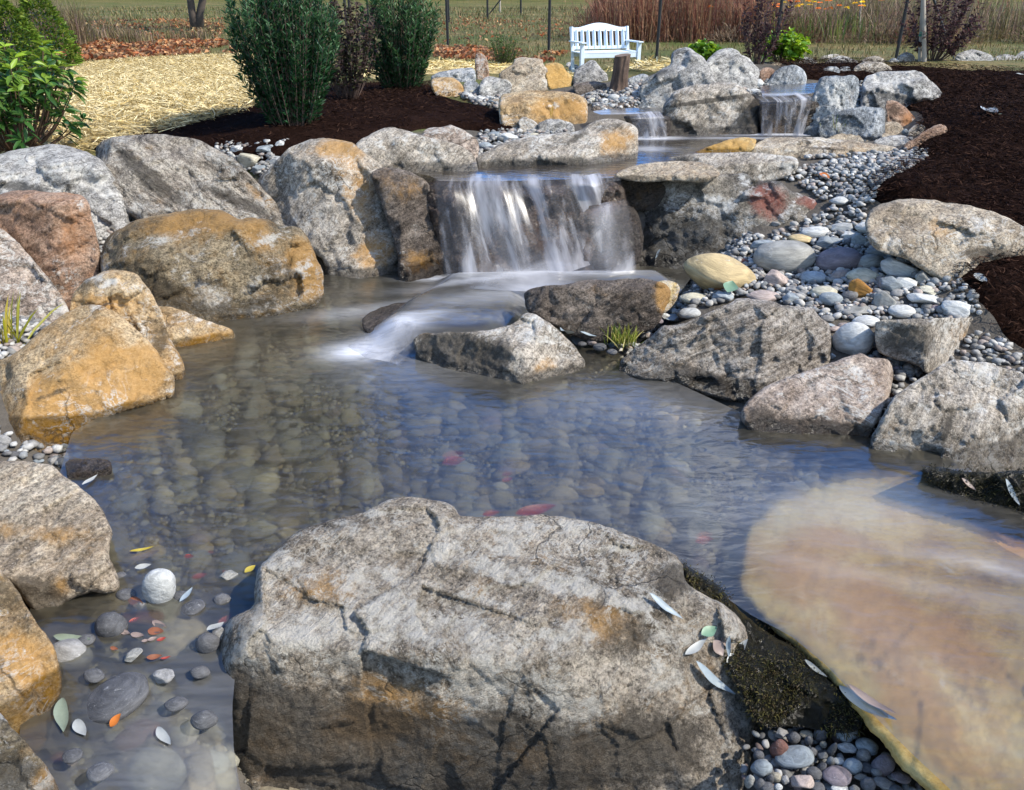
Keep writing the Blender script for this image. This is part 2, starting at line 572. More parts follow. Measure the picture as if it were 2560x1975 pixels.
def ground_mat():
    t = NT('field_ground')
    tc = t.n('TexCoord').outputs['Object']
    n1 = t.noise(tc, 0.35, 6, 0.62)
    n2 = t.noise(tc, 5, 8, 0.72)
    n3 = t.noise(t.map(tc, (1, 0.35, 1)), 40, 6, 0.75)
    c = t.ramp(n1, [(0.36, (0.075, 0.10, 0.026)), (0.5, (0.125, 0.118, 0.042)), (0.64, (0.21, 0.155, 0.068))])
    c = t.mix(t.ss(n2, 0.42, 0.66), c, (0.075, 0.082, 0.026))
    hs = t.n('HueSaturation')
    t.put(hs.inputs['Color'], c)
    t.put(hs.inputs['Value'], t.ss(n3, 0.25, 0.75, 0.5, 1.45))
    # stream bed and bank soil near the stream: dark wet grit
    at = t.n('Attribute', attribute_name='soil')
    soil = t.mix(t.noise(tc, 22, 6, 0.7), (0.05, 0.043, 0.036), (0.15, 0.135, 0.115))
    c = t.mix(t.ss(at.outputs['Fac'], 0.2, 0.7), hs.outputs[0], soil)
    return t.done(t.principled(Base_Color=c, Roughness=0.95, Specular_IOR_Level=0.15, Normal=t.bump(t.math('ADD', n2, t.math('MULTIPLY', n3, 0.4)), 0.6, 0.08)))

def mulch_mat():
    t = NT('dark_bark_mulch')
    tc = t.n('TexCoord').outputs['Object']
    n1 = t.noise(t.map(tc, (1, 2.2, 1), (0, 0, 0.5)), 42, 8, 0.78, 0.8)
    n2 = t.noise(t.map(tc, (2.4, 1, 1), (0, 0, -0.4)), 60, 6, 0.75, 1.0)
    n0 = t.noise(tc, 2.5, 5, 0.6)
    f = t.math('ADD', t.math('MULTIPLY', n1, 0.55), t.math('MULTIPLY', n2, 0.45))
    c = t.ramp(f, [(0.34, (0.0025, 0.0013, 0.001)), (0.50, (0.0115, 0.0055, 0.004)), (0.66, (0.036, 0.0175, 0.0115))])
    c = t.mix(t.ss(n0, 0.4, 0.7), c, t.mix(0.5, c, (0.03, 0.016, 0.012)))
    return t.done(t.principled(Base_Color=c, Roughness=1.0, Specular_IOR_Level=0.02, Normal=t.bump(f, 1.0, 0.03)))

def straw_mat():
    t = NT('straw_cover')
    tc = t.n('TexCoord').outputs['Object']
    n1 = t.noise(t.map(tc, (1, 4, 1), (0, 0, 0.3)), 26, 7, 0.75, 1.2)
    n2 = t.noise(t.map(tc, (4, 1, 1), (0, 0, -0.5)), 24, 7, 0.75, 1.2)
    n0 = t.noise(tc, 1.6, 6, 0.65)
    f = t.math('ADD', t.math('MULTIPLY', n1, 0.5), t.math('MULTIPLY', n2, 0.5))
    c = t.ramp(f, [(0.30, (0.20, 0.135, 0.05)), (0.45, (0.43, 0.33, 0.145)), (0.62, (0.60, 0.49, 0.26))])
    c = t.mix(t.math('MULTIPLY', t.ss(n0, 0.56, 0.72), 0.5), c, (0.30, 0.20, 0.075))
    return t.done(t.principled(Base_Color=c, Roughness=0.8, Specular_IOR_Level=0.2, Normal=t.bump(f, 0.9, 0.03)))
MULCH, STRAW = mulch_mat(), straw_mat()
# ---------------------------------------------------------------- terrain
POOL2 = 0.52
POOL3 = 0.68
HEAD = 0.80
_px = [(750, 320, .62), (660, 250, .6), (1000, 235, .62), (1240, 290, .6), (960, 350, .55), (500, 370, .52), (250, 370, .5), (300, 250, .5),
       (1080, 165, .35), (1500, 190, .22), (60, 385, .5), (1540, 245, .70), (1150, 235, .66), (1300, 235, .68), (2400, 478, .47), (2250, 470, .5),
       (2080, 440, .46), (2400, 300, .7), (2400, 150, .85), (2090, 150, .83), (2520, 160, .85), (2330, 850, .08), (2510, 725, .30), (2440, 700, .28), (2600, 900, .02), (2450, 1000, .0), (2300, 1020, -.04),
       (1950, 700, .14), (2000, 500, .34), (1900, 400, .48), (1850, 440, .44), (2250, 640, .25), (2200, 572, .29), (2100, 820, .12), (2230, 940, .03), (2280, 400, .52),
       (330, 560, .28), (230, 690, .08), (30, 780, .0), (60, 1130, -.05), (480, 540, .2), (650, 560, .12), (640, 410, .5), (2350, 275, .68), (1830, 225, .76), (1980, 195, .84), (2130, 338, .49), (2230, 345, .50), (2180, 300, .53)]
_c = [tuple(at_z(a, b, z)[:2]) + (z,) for a, b, z in _px]
_c += [(-1.6, 1.5, -.05), (-2.1, 2.5, .0), (1.9, 1.9, .15), (2.4, 2.6, .3), (3.2, 3.6, .45), (-2.6, 3.2, .35), (-3.5, 4.2, .45), (-4.5, 5.2, .48), (4.2, 5.0, .6), (5.2, 7.0, .75),
       (0, 0.6, -.3), (0.8, 1.1, -.15), (-0.6, 1.0, -.3), (1.4, 0.9, -.12), (0, -1, -.2), (2.5, 0.5, .1), (-2.5, 0.5, .1), (5, 1.5, .4), (-5, 1.5, .3)]
_c += [(16 * math.sin(R(a)), 16 * math.cos(R(a)), .27) for a in range(-80, 81, 10)] + [(24 * math.sin(R(a)), 24 * math.cos(R(a)), .25) for a in range(-80, 81, 16)]
_c += [(-4, 11, .38), (-1.5, 12, .36), (1.2, 11.5, .33), (3.2, 12.5, .29), (6, 12, .40), (9, 10.5, .6)]
_c = np.array(_c)

def _tk(r):
    return np.where(r > 0, r * r * np.log(np.maximum(r, 1e-9)), 0)
_D = np.hypot(_c[:, None, 0] - _c[None, :, 0], _c[:, None, 1] - _c[None, :, 1])
_N = len(_c)
_A = np.zeros((_N + 3, _N + 3))
_A[:_N, :_N] = _tk(_D) + np.eye(_N) * 0.05
_A[:_N, _N] = 1
_A[:_N, _N + 1:] = _c[:, :2]
_A[_N:, :_N] = _A[:_N, _N:].T
_wt = np.linalg.solve(_A, np.r_[_c[:, 2], 0, 0, 0])

def zp(lst, z):
    a = np.array(lst, float)
    return at_z(a[:, 0], a[:, 1], z)[:, :2]

POND = zp([(1760, 655), (1640, 668), (1400, 672), (1130, 676), (900, 685), (800, 700), (740, 735), (560, 800), (590, 835), (430, 935), (430, 990), (220, 1095), (230, 1200),
           (236, 1250), (280, 1400), (290, 1480), (150, 1570), (130, 1800), (120, 1990), (100, 2300), (2700, 2300), (2850, 1450), (2850, 1080), (2420, 1100), (2200, 1095),
           (1850, 1050), (1580, 915), (1500, 870), (1640, 760)], 0.0)
POOL = zp([(1080, 462), (1040, 432), (1200, 412), (1420, 410), (1580, 388), (1600, 350), (1590, 325), (1680, 325), (1870, 325), (2010, 320), (2030, 345), (1900, 352), (1860, 385), (1700, 392), (1560, 425), (1560, 450), (1600, 470)], POOL2)
STREAM = zp([(1490, 300), (1475, 282), (1540, 270), (1650, 268), (1690, 290), (1600, 302)], POOL3)
HEADP = zp([(1900, 250), (1900, 215), (2060, 205), (2060, 245)], HEAD)

PIT = np.array([(-.47, 1.55), (.42, 1.55), (.42, .5), (-.43, .5)])

def g(x, y):
    x, y = np.broadcast_arrays(np.asarray(x, float), np.asarray(y, float))
    sh = x.shape
    x, y = x.ravel(), y.ravel()
    out = np.zeros(len(x))
    for a in range(0, len(x), 20000):
        X, Y = x[a:a + 20000], y[a:a + 20000]
        r = np.hypot(X[:, None] - _c[None, :, 0], Y[:, None] - _c[None, :, 1])
        z = _tk(r) @ _wt[:_N] + _wt[_N] + X * _wt[_N + 1] + Y * _wt[_N + 2]
        rr = np.hypot(X, Y)
        far = sst(15, 22, rr)
        z = z * (1 - far) + far * (0.25 + 0.0012 * np.maximum(rr - 40, 0))
        z = np.where(Y < 0.2, z * sst(-2, 0.2, Y) + 0.1 * (1 - sst(-2, 0.2, Y)), z)
        q = np.stack([X, Y], 1)
        near = rr < 14
        if near.any():
            qq = q[near]
            zz = z[near]
            for poly, lv, dp in ((POND, 0.0, 0.19), (POOL, POOL2, 0.16), (STREAM, POOL3, 0.1), (HEADP, HEAD, 0.08), (PIT, -.4, .3)):
                d = sdf(qq, poly)
                m = sst(-0.32, 0.12, d)
                zz = zz * (1 - m) + np.minimum(zz, lv - dp) * m
            z[near] = zz
        out[a:a + 20000] = z
    return out.reshape(sh)

def hit(px, py, dz=0.0):
    d = ray(px, py)
    t = np.geomspace(0.8, 300, 500)
    P = CAM + d * t[:, None]
    f = P[:, 2] - g(P[:, 0], P[:, 1]) - dz
    k = np.argmax(f < 0)
    if not (f < 0).any():
        k = len(t) - 1
    a, b = t[k - 1], t[k]
    u = f[k - 1] / (f[k - 1] - f[k] + 1e-12)
    return CAM + d * (a + (b - a) * np.clip(u, 0, 1))

def hits(lst, dz=0.0):
    return np.array([hit(a, b, dz) for a, b in lst])

def axis(lo, a, b, hi, st, gr):
    v = list(np.arange(a, b + 1e-6, st))
    s = st
    while v[-1] < hi:
        s *= gr
        v.append(v[-1] + s)
    s = st
    while v[0] > lo:
        s *= gr
        v.insert(0, v[0] - s)
    return np.array(v)

gx = axis(-400, -4.5, 5.5, 400, 0.06, 1.09)
gy = axis(-60, 0.4, 10.5, 700, 0.06, 1.07)
GX, GY = np.meshgrid(gx, gy)
GZ = g(GX, GY)
GZ = GZ + 0.012 * fbm(np.stack([GX * 2, GY * 2, GX * 0], -1), 3, 5) * (np.hypot(GX, GY) < 40)
V = np.stack([GX.ravel(), GY.ravel(), GZ.ravel()], 1)
nx, ny = len(gx), len(gy)
I, J = np.meshgrid(np.arange(nx - 1), np.arange(ny - 1))
q0 = (J * nx + I).ravel()
T = np.stack([q0, q0 + 1, q0 + nx + 1, q0 + nx], 1)
sd = np.full(len(V), -9.0)
nr = (np.abs(V[:, 0]) < 5) & (V[:, 1] < 9.5) & (V[:, 1] > -1)
for P_ in (POND, POOL, STREAM, HEADP):
    sd[nr] = np.maximum(sd[nr], sdf(V[nr, :2], P_))
soil = sst(-1.3, -0.9, sd)
ground = link('ground', make_mesh('ground', V, T, True, ground_mat(), attrs={'soil': soil}))
tag(ground, kind='structure')

def patch(name, pix, mat, lift, rough, sp=0.05, edge=0.12, kind='structure', seed=0, world=None):
    P = hits(pix)[:, :2] if world is None else np.array(world)
    P = resample(chaikin(P, 2), sp * 1.3)
    P = P + fbm(np.c_[P * 5, P[:, :1] * 0], 3, seed)[:, None] * 0.03
    V2, T2, b = triangulate(P, sp, seed)
    d = edist(V2, P)
    z = g(V2[:, 0], V2[:, 1])
    n = fbm(np.c_[V2 * 9, V2[:, :1] * 0], 4, seed + 3) * rough + fbm(np.c_[V2 * 1.3, V2[:, :1] * 0], 2, seed + 9) * rough * 1.5
    z = z + (lift + n) * sst(0, edge, d) - 0.03 * (1 - sst(0, edge * 0.6, d))
    o = link(name, make_mesh(name, np.c_[V2, z], T2, True, mat))
    tag(o, kind=kind)
    return o, P
# ---------------------------------------------------------------- boulders
def nrm(az, el):
    az, el = R(az), R(el)
    return np.array([math.sin(az) * math.cos(el), -math.cos(az) * math.cos(el), math.sin(el)])

def chips(P, s):
    """broken planes: every cell of a cell pattern is a little tilted plane"""
    i = np.floor(P).astype(np.int64)
    bd = np.full(len(P), 9.0)
    bv = np.zeros(len(P))
    for a in (-1, 0, 1):
        for b in (-1, 0, 1):
            for c in (-1, 0, 1):
                I, J, K = i[:, 0] + a, i[:, 1] + b, i[:, 2] + c
                pt = np.stack([I + _h(I, J, K, s), J + _h(I, J, K, s + 7), K + _h(I, J, K, s + 13)], 1)
                o = P - pt
                d = (o * o).sum(1)
                n = np.stack([_h(I, J, K, s + 21), _h(I, J, K, s + 31), _h(I, J, K, s + 41)], 1) - .5
                v = (o * n).sum(1) + (_h(I, J, K, s + 51) - .5) * .22
                m = d < bd
                bd = np.where(m, d, bd)
                bv = np.where(m, v, bv)
    return bv

def boulder(name, label, cat, out, anchor, first, facets=(), T=0.5, mat='tan', ext=75, edge=0.25, sp=6, rough=0.035, jit=1.6, wet=None,
            paint=(), seed=0, group=None, kap=0.007, parent=None, k=1, lump=1.0):
    """a boulder: a solid cut by facet planes; out is its outline as seen, anchor a point on its first facet (pixel and height)"""
    if mat in ('grey', 'bluegrey'):
        rough = max(rough, 0.05)
    seed = seed or (sum(ord(c) * (i + 3) for i, c in enumerate(label or name)) % 9999)
    P = chaikin(out, k)
    P = resample(P, sp * 1.1)
    # outline normals, lower edge pushed down into the ground or under water
    tn = np.roll(P, -1, 0) - np.roll(P, 1, 0)
    tn /= np.maximum(np.hypot(tn[:, 0], tn[:, 1]), 1e-9)[:, None]
    n2 = np.stack([tn[:, 1], -tn[:, 0]], 1)
    area = np.sum(P[:, 0] * np.roll(P[:, 1], -1) - np.roll(P[:, 0], -1) * P[:, 1])
    if area < 0:
        n2 = -n2
    w = sst(0.25, 0.8, n2[:, 1])
    for _ in range(6):
        w = (w + np.roll(w, 1) + np.roll(w, -1)) / 3
    P[:, 1] += w * ext
    P = resample(P, sp)
    j = fbm(np.c_[P / 26.0, P[:, :1] * 0 + seed % 97], 4, seed)
    tn = np.roll(P, -1, 0) - np.roll(P, 1, 0)
    tn /= np.maximum(np.hypot(tn[:, 0], tn[:, 1]), 1e-9)[:, None]
    P = P + np.stack([tn[:, 1], -tn[:, 0]], 1) * (j * jit * 2.2)[:, None]
    V2, F, b = triangulate(P, sp, seed)
    d = ray(V2[:, 0], V2[:, 1])
    A = hit(anchor[0], anchor[1]) if anchor[2] == 'g' else at_z(anchor[0], anchor[1], anchor[2])
    planes = [(nrm(*first), A)]

    def cand(dd, x):
        c = []
        for (n, p) in planes:
            den = dd @ n
            c.append(np.where(den < -0.02, ((p - CAM) @ n) / np.minimum(den, -0.02), -1e3))
        return np.array(c)
    for (fx, fy, az, el) in facets:
        dd = ray(fx, fy)[None]
        t = cand(dd, 0).max()
        planes.append((nrm(az, el), CAM + dd[0] * t))
    C = cand(d, 1)
    M = C.max(0)
    tA = (A - CAM)[1] / ray(anchor[0], anchor[1])[1]
    size = math.sqrt(np.prod(V2.max(0) - V2.min(0))) * tA / FPX
    ka = kap * (0.5 + size)
    t = M + ka * np.log(np.exp(np.clip((C - M) / ka, -50, 0)).sum(0))
    t0 = np.percentile(M, 2)
    t = np.where(t > t0 + T * 0.8, t0 + T * 0.8 + T * 0.2 * np.tanh((t - t0 - T * 0.8) / (T * 0.2)), t)
    de = edist(V2, P)
    ir = max(de.max(), 1)
    re = edge * 0.62 * ir
    s = np.clip(de / re, 0, 1)
    rm = min(re * tA / FPX, T * 0.5)
    P0 = CAM + d * t[:, None]
    L = P0 / max(size, 0.05)
    n = fbm(L * 2.1 * lump + seed % 53, 4, seed) * rough * 1.0 + (fbm(L * 3.7 + 9.1, 4, seed + 5, 0.55, True) - 0.2) * rough * 0.7
    q = fbm(L * np.array([1.2, 1.2, 5.5]) + seed % 31, 4, seed + 8)
    n = n + np.round(q * 5) / 5 * rough * 0.55 + q * rough * 0.3
    n = n + chips(L * 3.1 + seed % 41, seed) * rough * 2.3 + chips(L * 7.0 + seed % 23, seed + 1) * rough * 1.0 + chips(L * 19.0 + seed % 13, seed + 2) * rough * 0.3
    fine = fbm(P0 * 38, 3, seed + 2) * 0.004
    t = t + (n * size + fine * min(1, size * 2)) * sst(0, 0.5, s * 0.5 + 0.1) + rm * (1 - np.sqrt(np.clip(1 - (1 - s) ** 2, 0, 1)))
    Vf = CAM + d * t[:, None]
    # the far side
    s2 = np.clip(de / ir, 0, 1)
    tb = t + np.maximum(T, 0.1) * np.sqrt(np.clip(1 - (1 - s2) ** 2, 0, 1)) * 0.9
    ins = np.where(~b)[0]
    remap = np.arange(len(V2))
    remap[ins] = len(V2) + np.arange(len(ins))
    Vb = CAM + d[ins] * tb[ins, None]
    Vall = np.vstack([Vf, Vb])
    Fb = remap[F][:, ::-1]
    Fall = np.vstack([F, Fb])
    # paint: veins, stains, wet band; on some boulders dark lobes paint shade
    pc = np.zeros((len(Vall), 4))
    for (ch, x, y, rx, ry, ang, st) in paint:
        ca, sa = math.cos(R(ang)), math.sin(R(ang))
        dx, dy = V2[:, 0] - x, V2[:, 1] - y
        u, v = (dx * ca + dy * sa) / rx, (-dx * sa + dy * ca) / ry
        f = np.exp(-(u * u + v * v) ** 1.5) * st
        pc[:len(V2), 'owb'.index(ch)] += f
    if wet is not None:
        z = Vall[:, 2] + fbm(Vall * 7, 3, seed + 4) * 0.03
        pc[:, 3] = 1 - sst(wet, wet + 0.045, z)
    # normal orientation: front faces towards the camera
    a, b2, c = Vall[F[0, 0]], Vall[F[0, 1]], Vall[F[0, 2]]
    if np.cross(b2 - a, c - a) @ (CAM - a) < 0:
        Fall = Fall[:, ::-1]
    base = np.array([Vf[:, 0].mean(), Vf[:, 1].mean() + T * 0.3, Vf[:, 2].min()])
    me = make_mesh(name, Vall - base, Fall, True, RM[mat] if isinstance(mat, str) else mat, attrs={'paint': np.clip(pc, -2, 2)})
    o = link(name, me, parent, tuple(base))
    if label:
        tag(o, label, cat, group)
    return o

def B(label, out, anchor, first, facets=(), **k):
    return boulder('boulder', label, 'boulder', out, anchor, first, facets, group=k.pop('group', None), **k)

def ST(label, out, anchor, first=(10, 40), facets=(), **k):
    return boulder('stone', label, 'stone', out, anchor, first, facets, **k)

# ---- foreground
B('huge weathered boulder with white streaks on top and a dark speckled front face',
  [(548, 1628), (560, 1568), (583, 1540), (638, 1517), (634, 1467), (645, 1416), (684, 1384), (721, 1343), (757, 1320), (831, 1299), (900, 1285), (941, 1264), (987, 1244), (1020, 1241), (1052, 1248), (1107, 1251), (1139, 1269), (1148, 1292), (1200, 1291), (1300, 1290), (1369, 1287), (1484, 1303), (1558, 1333), (1617, 1352), (1650, 1366), (1705, 1398), (1714, 1458), (1760, 1485), (1829, 1522), (1870, 1577), (1885, 1637), (1875, 1706), (1895, 1793), (1885, 1840), (1875, 1913), (1852, 1990), (1840, 2060), (620, 2060), (590, 1940), (566, 1850), (562, 1760), (555, 1680)],
  (1100, 1640, 0.07), (-4, 14), [(1100, 1640, 2, 78), (1640, 1560, 40, 64), (640, 1600, -55, 45), (1500, 1760, 25, 42)], T=1.0, mat='front', ext=0, sp=5.5, edge=0.16, rough=0.02, wet=-0.5, k=1,
  paint=[('w', 830, 1590, 260, 55, -8, 1.3), ('w', 1150, 1560, 220, 45, 8, 0.9), ('w', 1300, 1440, 230, 26, 14, 1.5), ('w', 1060, 1300, 120, 25, 10, 0.9), ('w', 1230, 1700, 90, 130, 50, 0.7), ('w', 1000, 1400, 60, 160, 70, 0.6), ('w', 1450, 1780, 120, 90, 20, 0.5), ('w', 700, 1430, 60, 40, -30, 0.5),
         ('o', 800, 1470, 90, 45, 0, 0.8), ('o', 940, 1740, 90, 70, 10, 1.0), ('o', 920, 1810, 100, 40, 0, 0.9), ('o', 1520, 1560, 70, 60, 0, 0.8), ('o', 1180, 1490, 60, 50, 20, 0.5), ('o', 650, 1900, 80, 90, 0, 0.5), ('o', 1330, 1880, 70, 50, 0, 0.6), ('o', 800, 1800, 330, 120, 0, 0.42), ('o', 1250, 1860, 400, 90, 0, 0.35), ('o', 1600, 1700, 200, 120, 0, 0.3), ('w', 950, 1470, 300, 40, 3, 0.6), ('w', 1500, 1480, 120, 20, 20, 0.9), ('w', 700, 1560, 120, 40, -30, 0.6),
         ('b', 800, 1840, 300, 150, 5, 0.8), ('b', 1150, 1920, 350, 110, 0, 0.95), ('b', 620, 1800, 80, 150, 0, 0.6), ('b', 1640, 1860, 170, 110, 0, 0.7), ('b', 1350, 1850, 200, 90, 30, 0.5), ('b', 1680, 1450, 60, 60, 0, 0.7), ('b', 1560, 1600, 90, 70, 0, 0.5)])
B('long flat tan slab lying under the sheet of running water',
  [(1840, 1480), (1860, 1330), (1930, 1262), (2050, 1215), (2200, 1190), (2320, 1190), (2420, 1225), (2560, 1330), (2640, 1400), (2640, 2060), (2400, 2060), (2330, 1990), (2240, 1900), (2150, 1790), (2070, 1690), (1980, 1610), (1890, 1540)],
  (2100, 1600, -0.05), (172, 86), [(2250, 1880, -35, 60)], T=1.3, mat='slab', ext=0, sp=9, edge=0.16, rough=0.007, jit=5, wet=-0.2,
  paint=[('o', 2150, 1480, 130, 60, 30, 0.7), ('o', 2260, 1720, 60, 260, -32, 0.9), ('o', 2480, 1310, 150, 40, 38, 1.3), ('o', 2000, 1450, 80, 80, 0, 0.6), ('o', 2350, 1600, 200, 50, 30, 0.8), ('o', 2100, 1350, 100, 30, 10, 0.7), ('w', 2250, 1400, 160, 40, 10, 0.8), ('b', 2180, 1650, 90, 60, 40, 0.35), ('b', 2420, 1700, 60, 120, -30, 0.35), ('b', 2480, 1450, 120, 12, 15, 0.5)])
B('flat topped tan boulder with an undercut dark front at the lower edge of the pond',
  [(-40, 1150), (0, 1153), (59, 1153), (130, 1161), (158, 1188), (205, 1220), (236, 1251), (258, 1274), (281, 1329), (276, 1352), (271, 1393), (294, 1430), (299, 1462), (294, 1481), (276, 1485), (221, 1481), (184, 1494), (156, 1517), (138, 1540), (124, 1563), (87, 1540), (60, 1499), (32, 1460), (-40, 1450)],
  (150, 1515, 0.0), (10, 12), [(140, 1445, 6, 73), (262, 1380, 65, 30)], T=0.7, mat='tan', ext=0, sp=6, edge=0.16, rough=0.025, wet=-0.05,
  paint=[('o', 60, 1330, 160, 25, 5, 0.6), ('o', 150, 1470, 30, 30, 0, 0.8), ('b', 90, 1480, 90, 40, 20, 0.9), ('b', 140, 1530, 60, 30, 0, 0.8)])  # dark lobes put the undercut's shade into the colour
B('tall ochre and brown boulder at the lower left corner of the pond outlet',
  [(-40, 1400), (0, 1421), (14, 1439), (41, 1471), (69, 1522), (92, 1559), (120, 1591), (138, 1623), (152, 1678), (154, 1729), (135, 1775), (132, 1807), (118, 1850), (75, 1880), (40, 1860), (-40, 1800)],
  (140, 1700, 0.02), (45, 32), [(70, 1600, -5, 62)], T=0.6, mat='ochre', sp=6, edge=0.25, rough=0.035, wet=0.0, ext=20,
  paint=[('o', 60, 1660, 90, 60, 40, 0.9), ('b', 20, 1480, 60, 50, 30, 0.6), ('w', 90, 1740, 40, 60, 0, 0.5)])
B('low speckled ochre boulder in the bottom corner below the tall ochre boulder',
  [(-40, 1765), (0, 1780), (28, 1816), (60, 1850), (78, 1868), (92, 1890), (120, 1917), (143, 1959), (150, 2000), (150, 2060), (-40, 2060)],
  (110, 1940, 0.0), (40, 40), [(50, 1860, 0, 66)], T=0.5, mat='mixed', sp=6, edge=0.25, ext=0, wet=-0.05, paint=[('b', 20, 1950, 80, 90, 30, 0.7), ('o', 120, 1980, 40, 60, 0, 0.9)])
# ---- left bank
B('rounded pale grey boulder at the left edge below the glossy shrub',
  [(-30, 390), (0, 385), (67, 367), (130, 360), (177, 367), (236, 385), (272, 413), (299, 452), (319, 487), (327, 523), (327, 545), (276, 575), (230, 590), (100, 620), (-30, 620)],
  (250, 575, 0.28), (15, 36), [(120, 430, -5, 72), (285, 470, 60, 40)], T=0.8, mat='grey', edge=0.45, rough=0.025, paint=[('w', 100, 450, 160, 60, 10, 0.6), ('b', 60, 470, 80, 20, 10, 0.7)])
B('big leaning slab boulder with dark diagonal streaks along the mulch edge',
  [(238, 365), (256, 350), (287, 342), (374, 334), (437, 340), (476, 342), (524, 361), (591, 401), (626, 436), (669, 487), (728, 543), (748, 572), (700, 620), (600, 610), (420, 580), (362, 520), (335, 484), (291, 440), (256, 397), (238, 377)],
  (500, 545, 0.30), (12, 36), [(470, 400, 12, 66), (275, 375, -60, 35), (640, 470, 40, 45)], T=0.7, mat='stripe', edge=0.22, rough=0.04, paint=[('b', 400, 470, 120, 30, 35, 0.6), ('b', 600, 505, 130, 18, 25, 0.7), ('b', 330, 400, 90, 15, 40, 0.6), ('o', 650, 490, 60, 14, 40, 0.6)])
B('red brown blocky boulder with a flat top at the left edge',
  [(-30, 492), (0, 487), (35, 474), (98, 478), (193, 484), (220, 499), (226, 527), (236, 574), (250, 625), (250, 673), (226, 700), (200, 735), (180, 775), (165, 800), (80, 790), (-30, 740)],
  (230, 690, 0.16), (28, 16), [(100, 520, 0, 80), (140, 600, -12, 20)], T=0.7, mat='redbrown', edge=0.12, rough=0.03, paint=[('o', 190, 590, 60, 80, 20, 0.6), ('b', 90, 620, 70, 14, 35, 0.5)])
B('smooth pinkish boulder leaning against the red brown block',
  [(-30, 560), (0, 570), (39, 598), (79, 645), (114, 684), (134, 712), (157, 743), (173, 775), (172, 815), (98, 850), (60, 880), (-30, 900)],
  (150, 795, 0.06), (22, 46), [], T=0.5, mat='pink', edge=0.2, rough=0.03, paint=[('w', 100, 790, 70, 50, 20, 0.5)])
B('large ochre boulder with white crust and a yellow right end at the pond edge',
  [(252, 661), (252, 637), (262, 598), (299, 570), (354, 545), (429, 531), (500, 521), (559, 527), (602, 550), (614, 543), (666, 545), (693, 562), (740, 566), (756, 574), (778, 606), (792, 645), (811, 684), (807, 708), (756, 722), (748, 742), (689, 757), (662, 783), (614, 800), (567, 812), (520, 808), (470, 800), (400, 790), (320, 740), (268, 690)],
  (560, 806, 0.0), (14, 34), [(480, 600, 5, 64), (660, 640, 48, 34), (310, 660, -45, 42)], T=0.8, mat='mixed', edge=0.22, rough=0.04, wet=0.0,
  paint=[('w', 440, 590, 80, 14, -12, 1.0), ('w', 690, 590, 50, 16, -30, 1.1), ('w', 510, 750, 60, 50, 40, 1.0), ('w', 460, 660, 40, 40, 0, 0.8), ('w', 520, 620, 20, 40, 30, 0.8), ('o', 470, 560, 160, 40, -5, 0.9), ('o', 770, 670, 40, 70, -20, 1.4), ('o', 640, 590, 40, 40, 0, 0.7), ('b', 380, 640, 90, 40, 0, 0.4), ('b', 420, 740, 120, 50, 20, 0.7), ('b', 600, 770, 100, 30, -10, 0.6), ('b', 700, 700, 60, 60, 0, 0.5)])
B('rough brown boulder wedged behind the golden wedge boulder',
  [(172, 790), (177, 760), (187, 727), (217, 697), (268, 676), (299, 676), (338, 680), (366, 712), (388, 747), (402, 775), (413, 810), (429, 853), (453, 897), (464, 924), (464, 942), (440, 955), (380, 930), (250, 860)],
  (460, 942, 0.0), (24, 32), [(300, 730, -8, 60), (415, 830, 60, 35)], T=0.5, mat='ochre', edge=0.2, rough=0.045, wet=0.0,
  paint=[('w', 300, 710, 80, 16, 10, 1.0), ('w', 395, 780, 16, 70, -25, 0.7), ('b', 220, 710, 60, 20, -20, 0.5), ('b', 400, 850, 30, 50, 0, 0.6), ('o', 260, 755, 70, 20, 0, 0.6)])
B('golden wedge shaped boulder with a grey slope and bright ochre face',
  [(-40, 915), (0, 901), (39, 885), (98, 830), (134, 802), (173, 775), (220, 761), (252, 761), (299, 787), (346, 826), (378, 857), (398, 889), (413, 913), (433, 936), (439, 960), (437, 980), (394, 1007), (339, 1024), (283, 1048), (220, 1090), (213, 1110), (169, 1128), (118, 1143), (83, 1147), (63, 1143), (59, 1127), (24, 1115), (-40, 1100)],
  (330, 1022, 0.0), (32, 34), [(205, 885, -20, 58), (66, 1020, -40, 36), (380, 890, 60, 52)], T=0.7, mat='ochre', edge=0.14, rough=0.028, wet=0.005, ext=25,
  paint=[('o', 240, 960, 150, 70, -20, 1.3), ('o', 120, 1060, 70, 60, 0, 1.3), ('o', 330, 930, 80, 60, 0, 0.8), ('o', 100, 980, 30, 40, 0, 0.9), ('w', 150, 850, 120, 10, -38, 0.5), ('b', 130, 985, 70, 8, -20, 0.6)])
B('small low ochre slab with a mossy streak sloping into the pond',
  [(380, 765), (425, 765), (453, 773), (496, 795), (551, 814), (602, 826), (559, 842), (543, 857), (504, 873), (453, 888), (430, 900), (400, 860)],
  (543, 852, 0.0), (25, 36), [(480, 812, 5, 68)], T=0.4, mat='ochre', edge=0.2, rough=0.03, wet=0.0, sp=5, paint=[('o', 510, 850, 70, 12, -15, 1.0)])
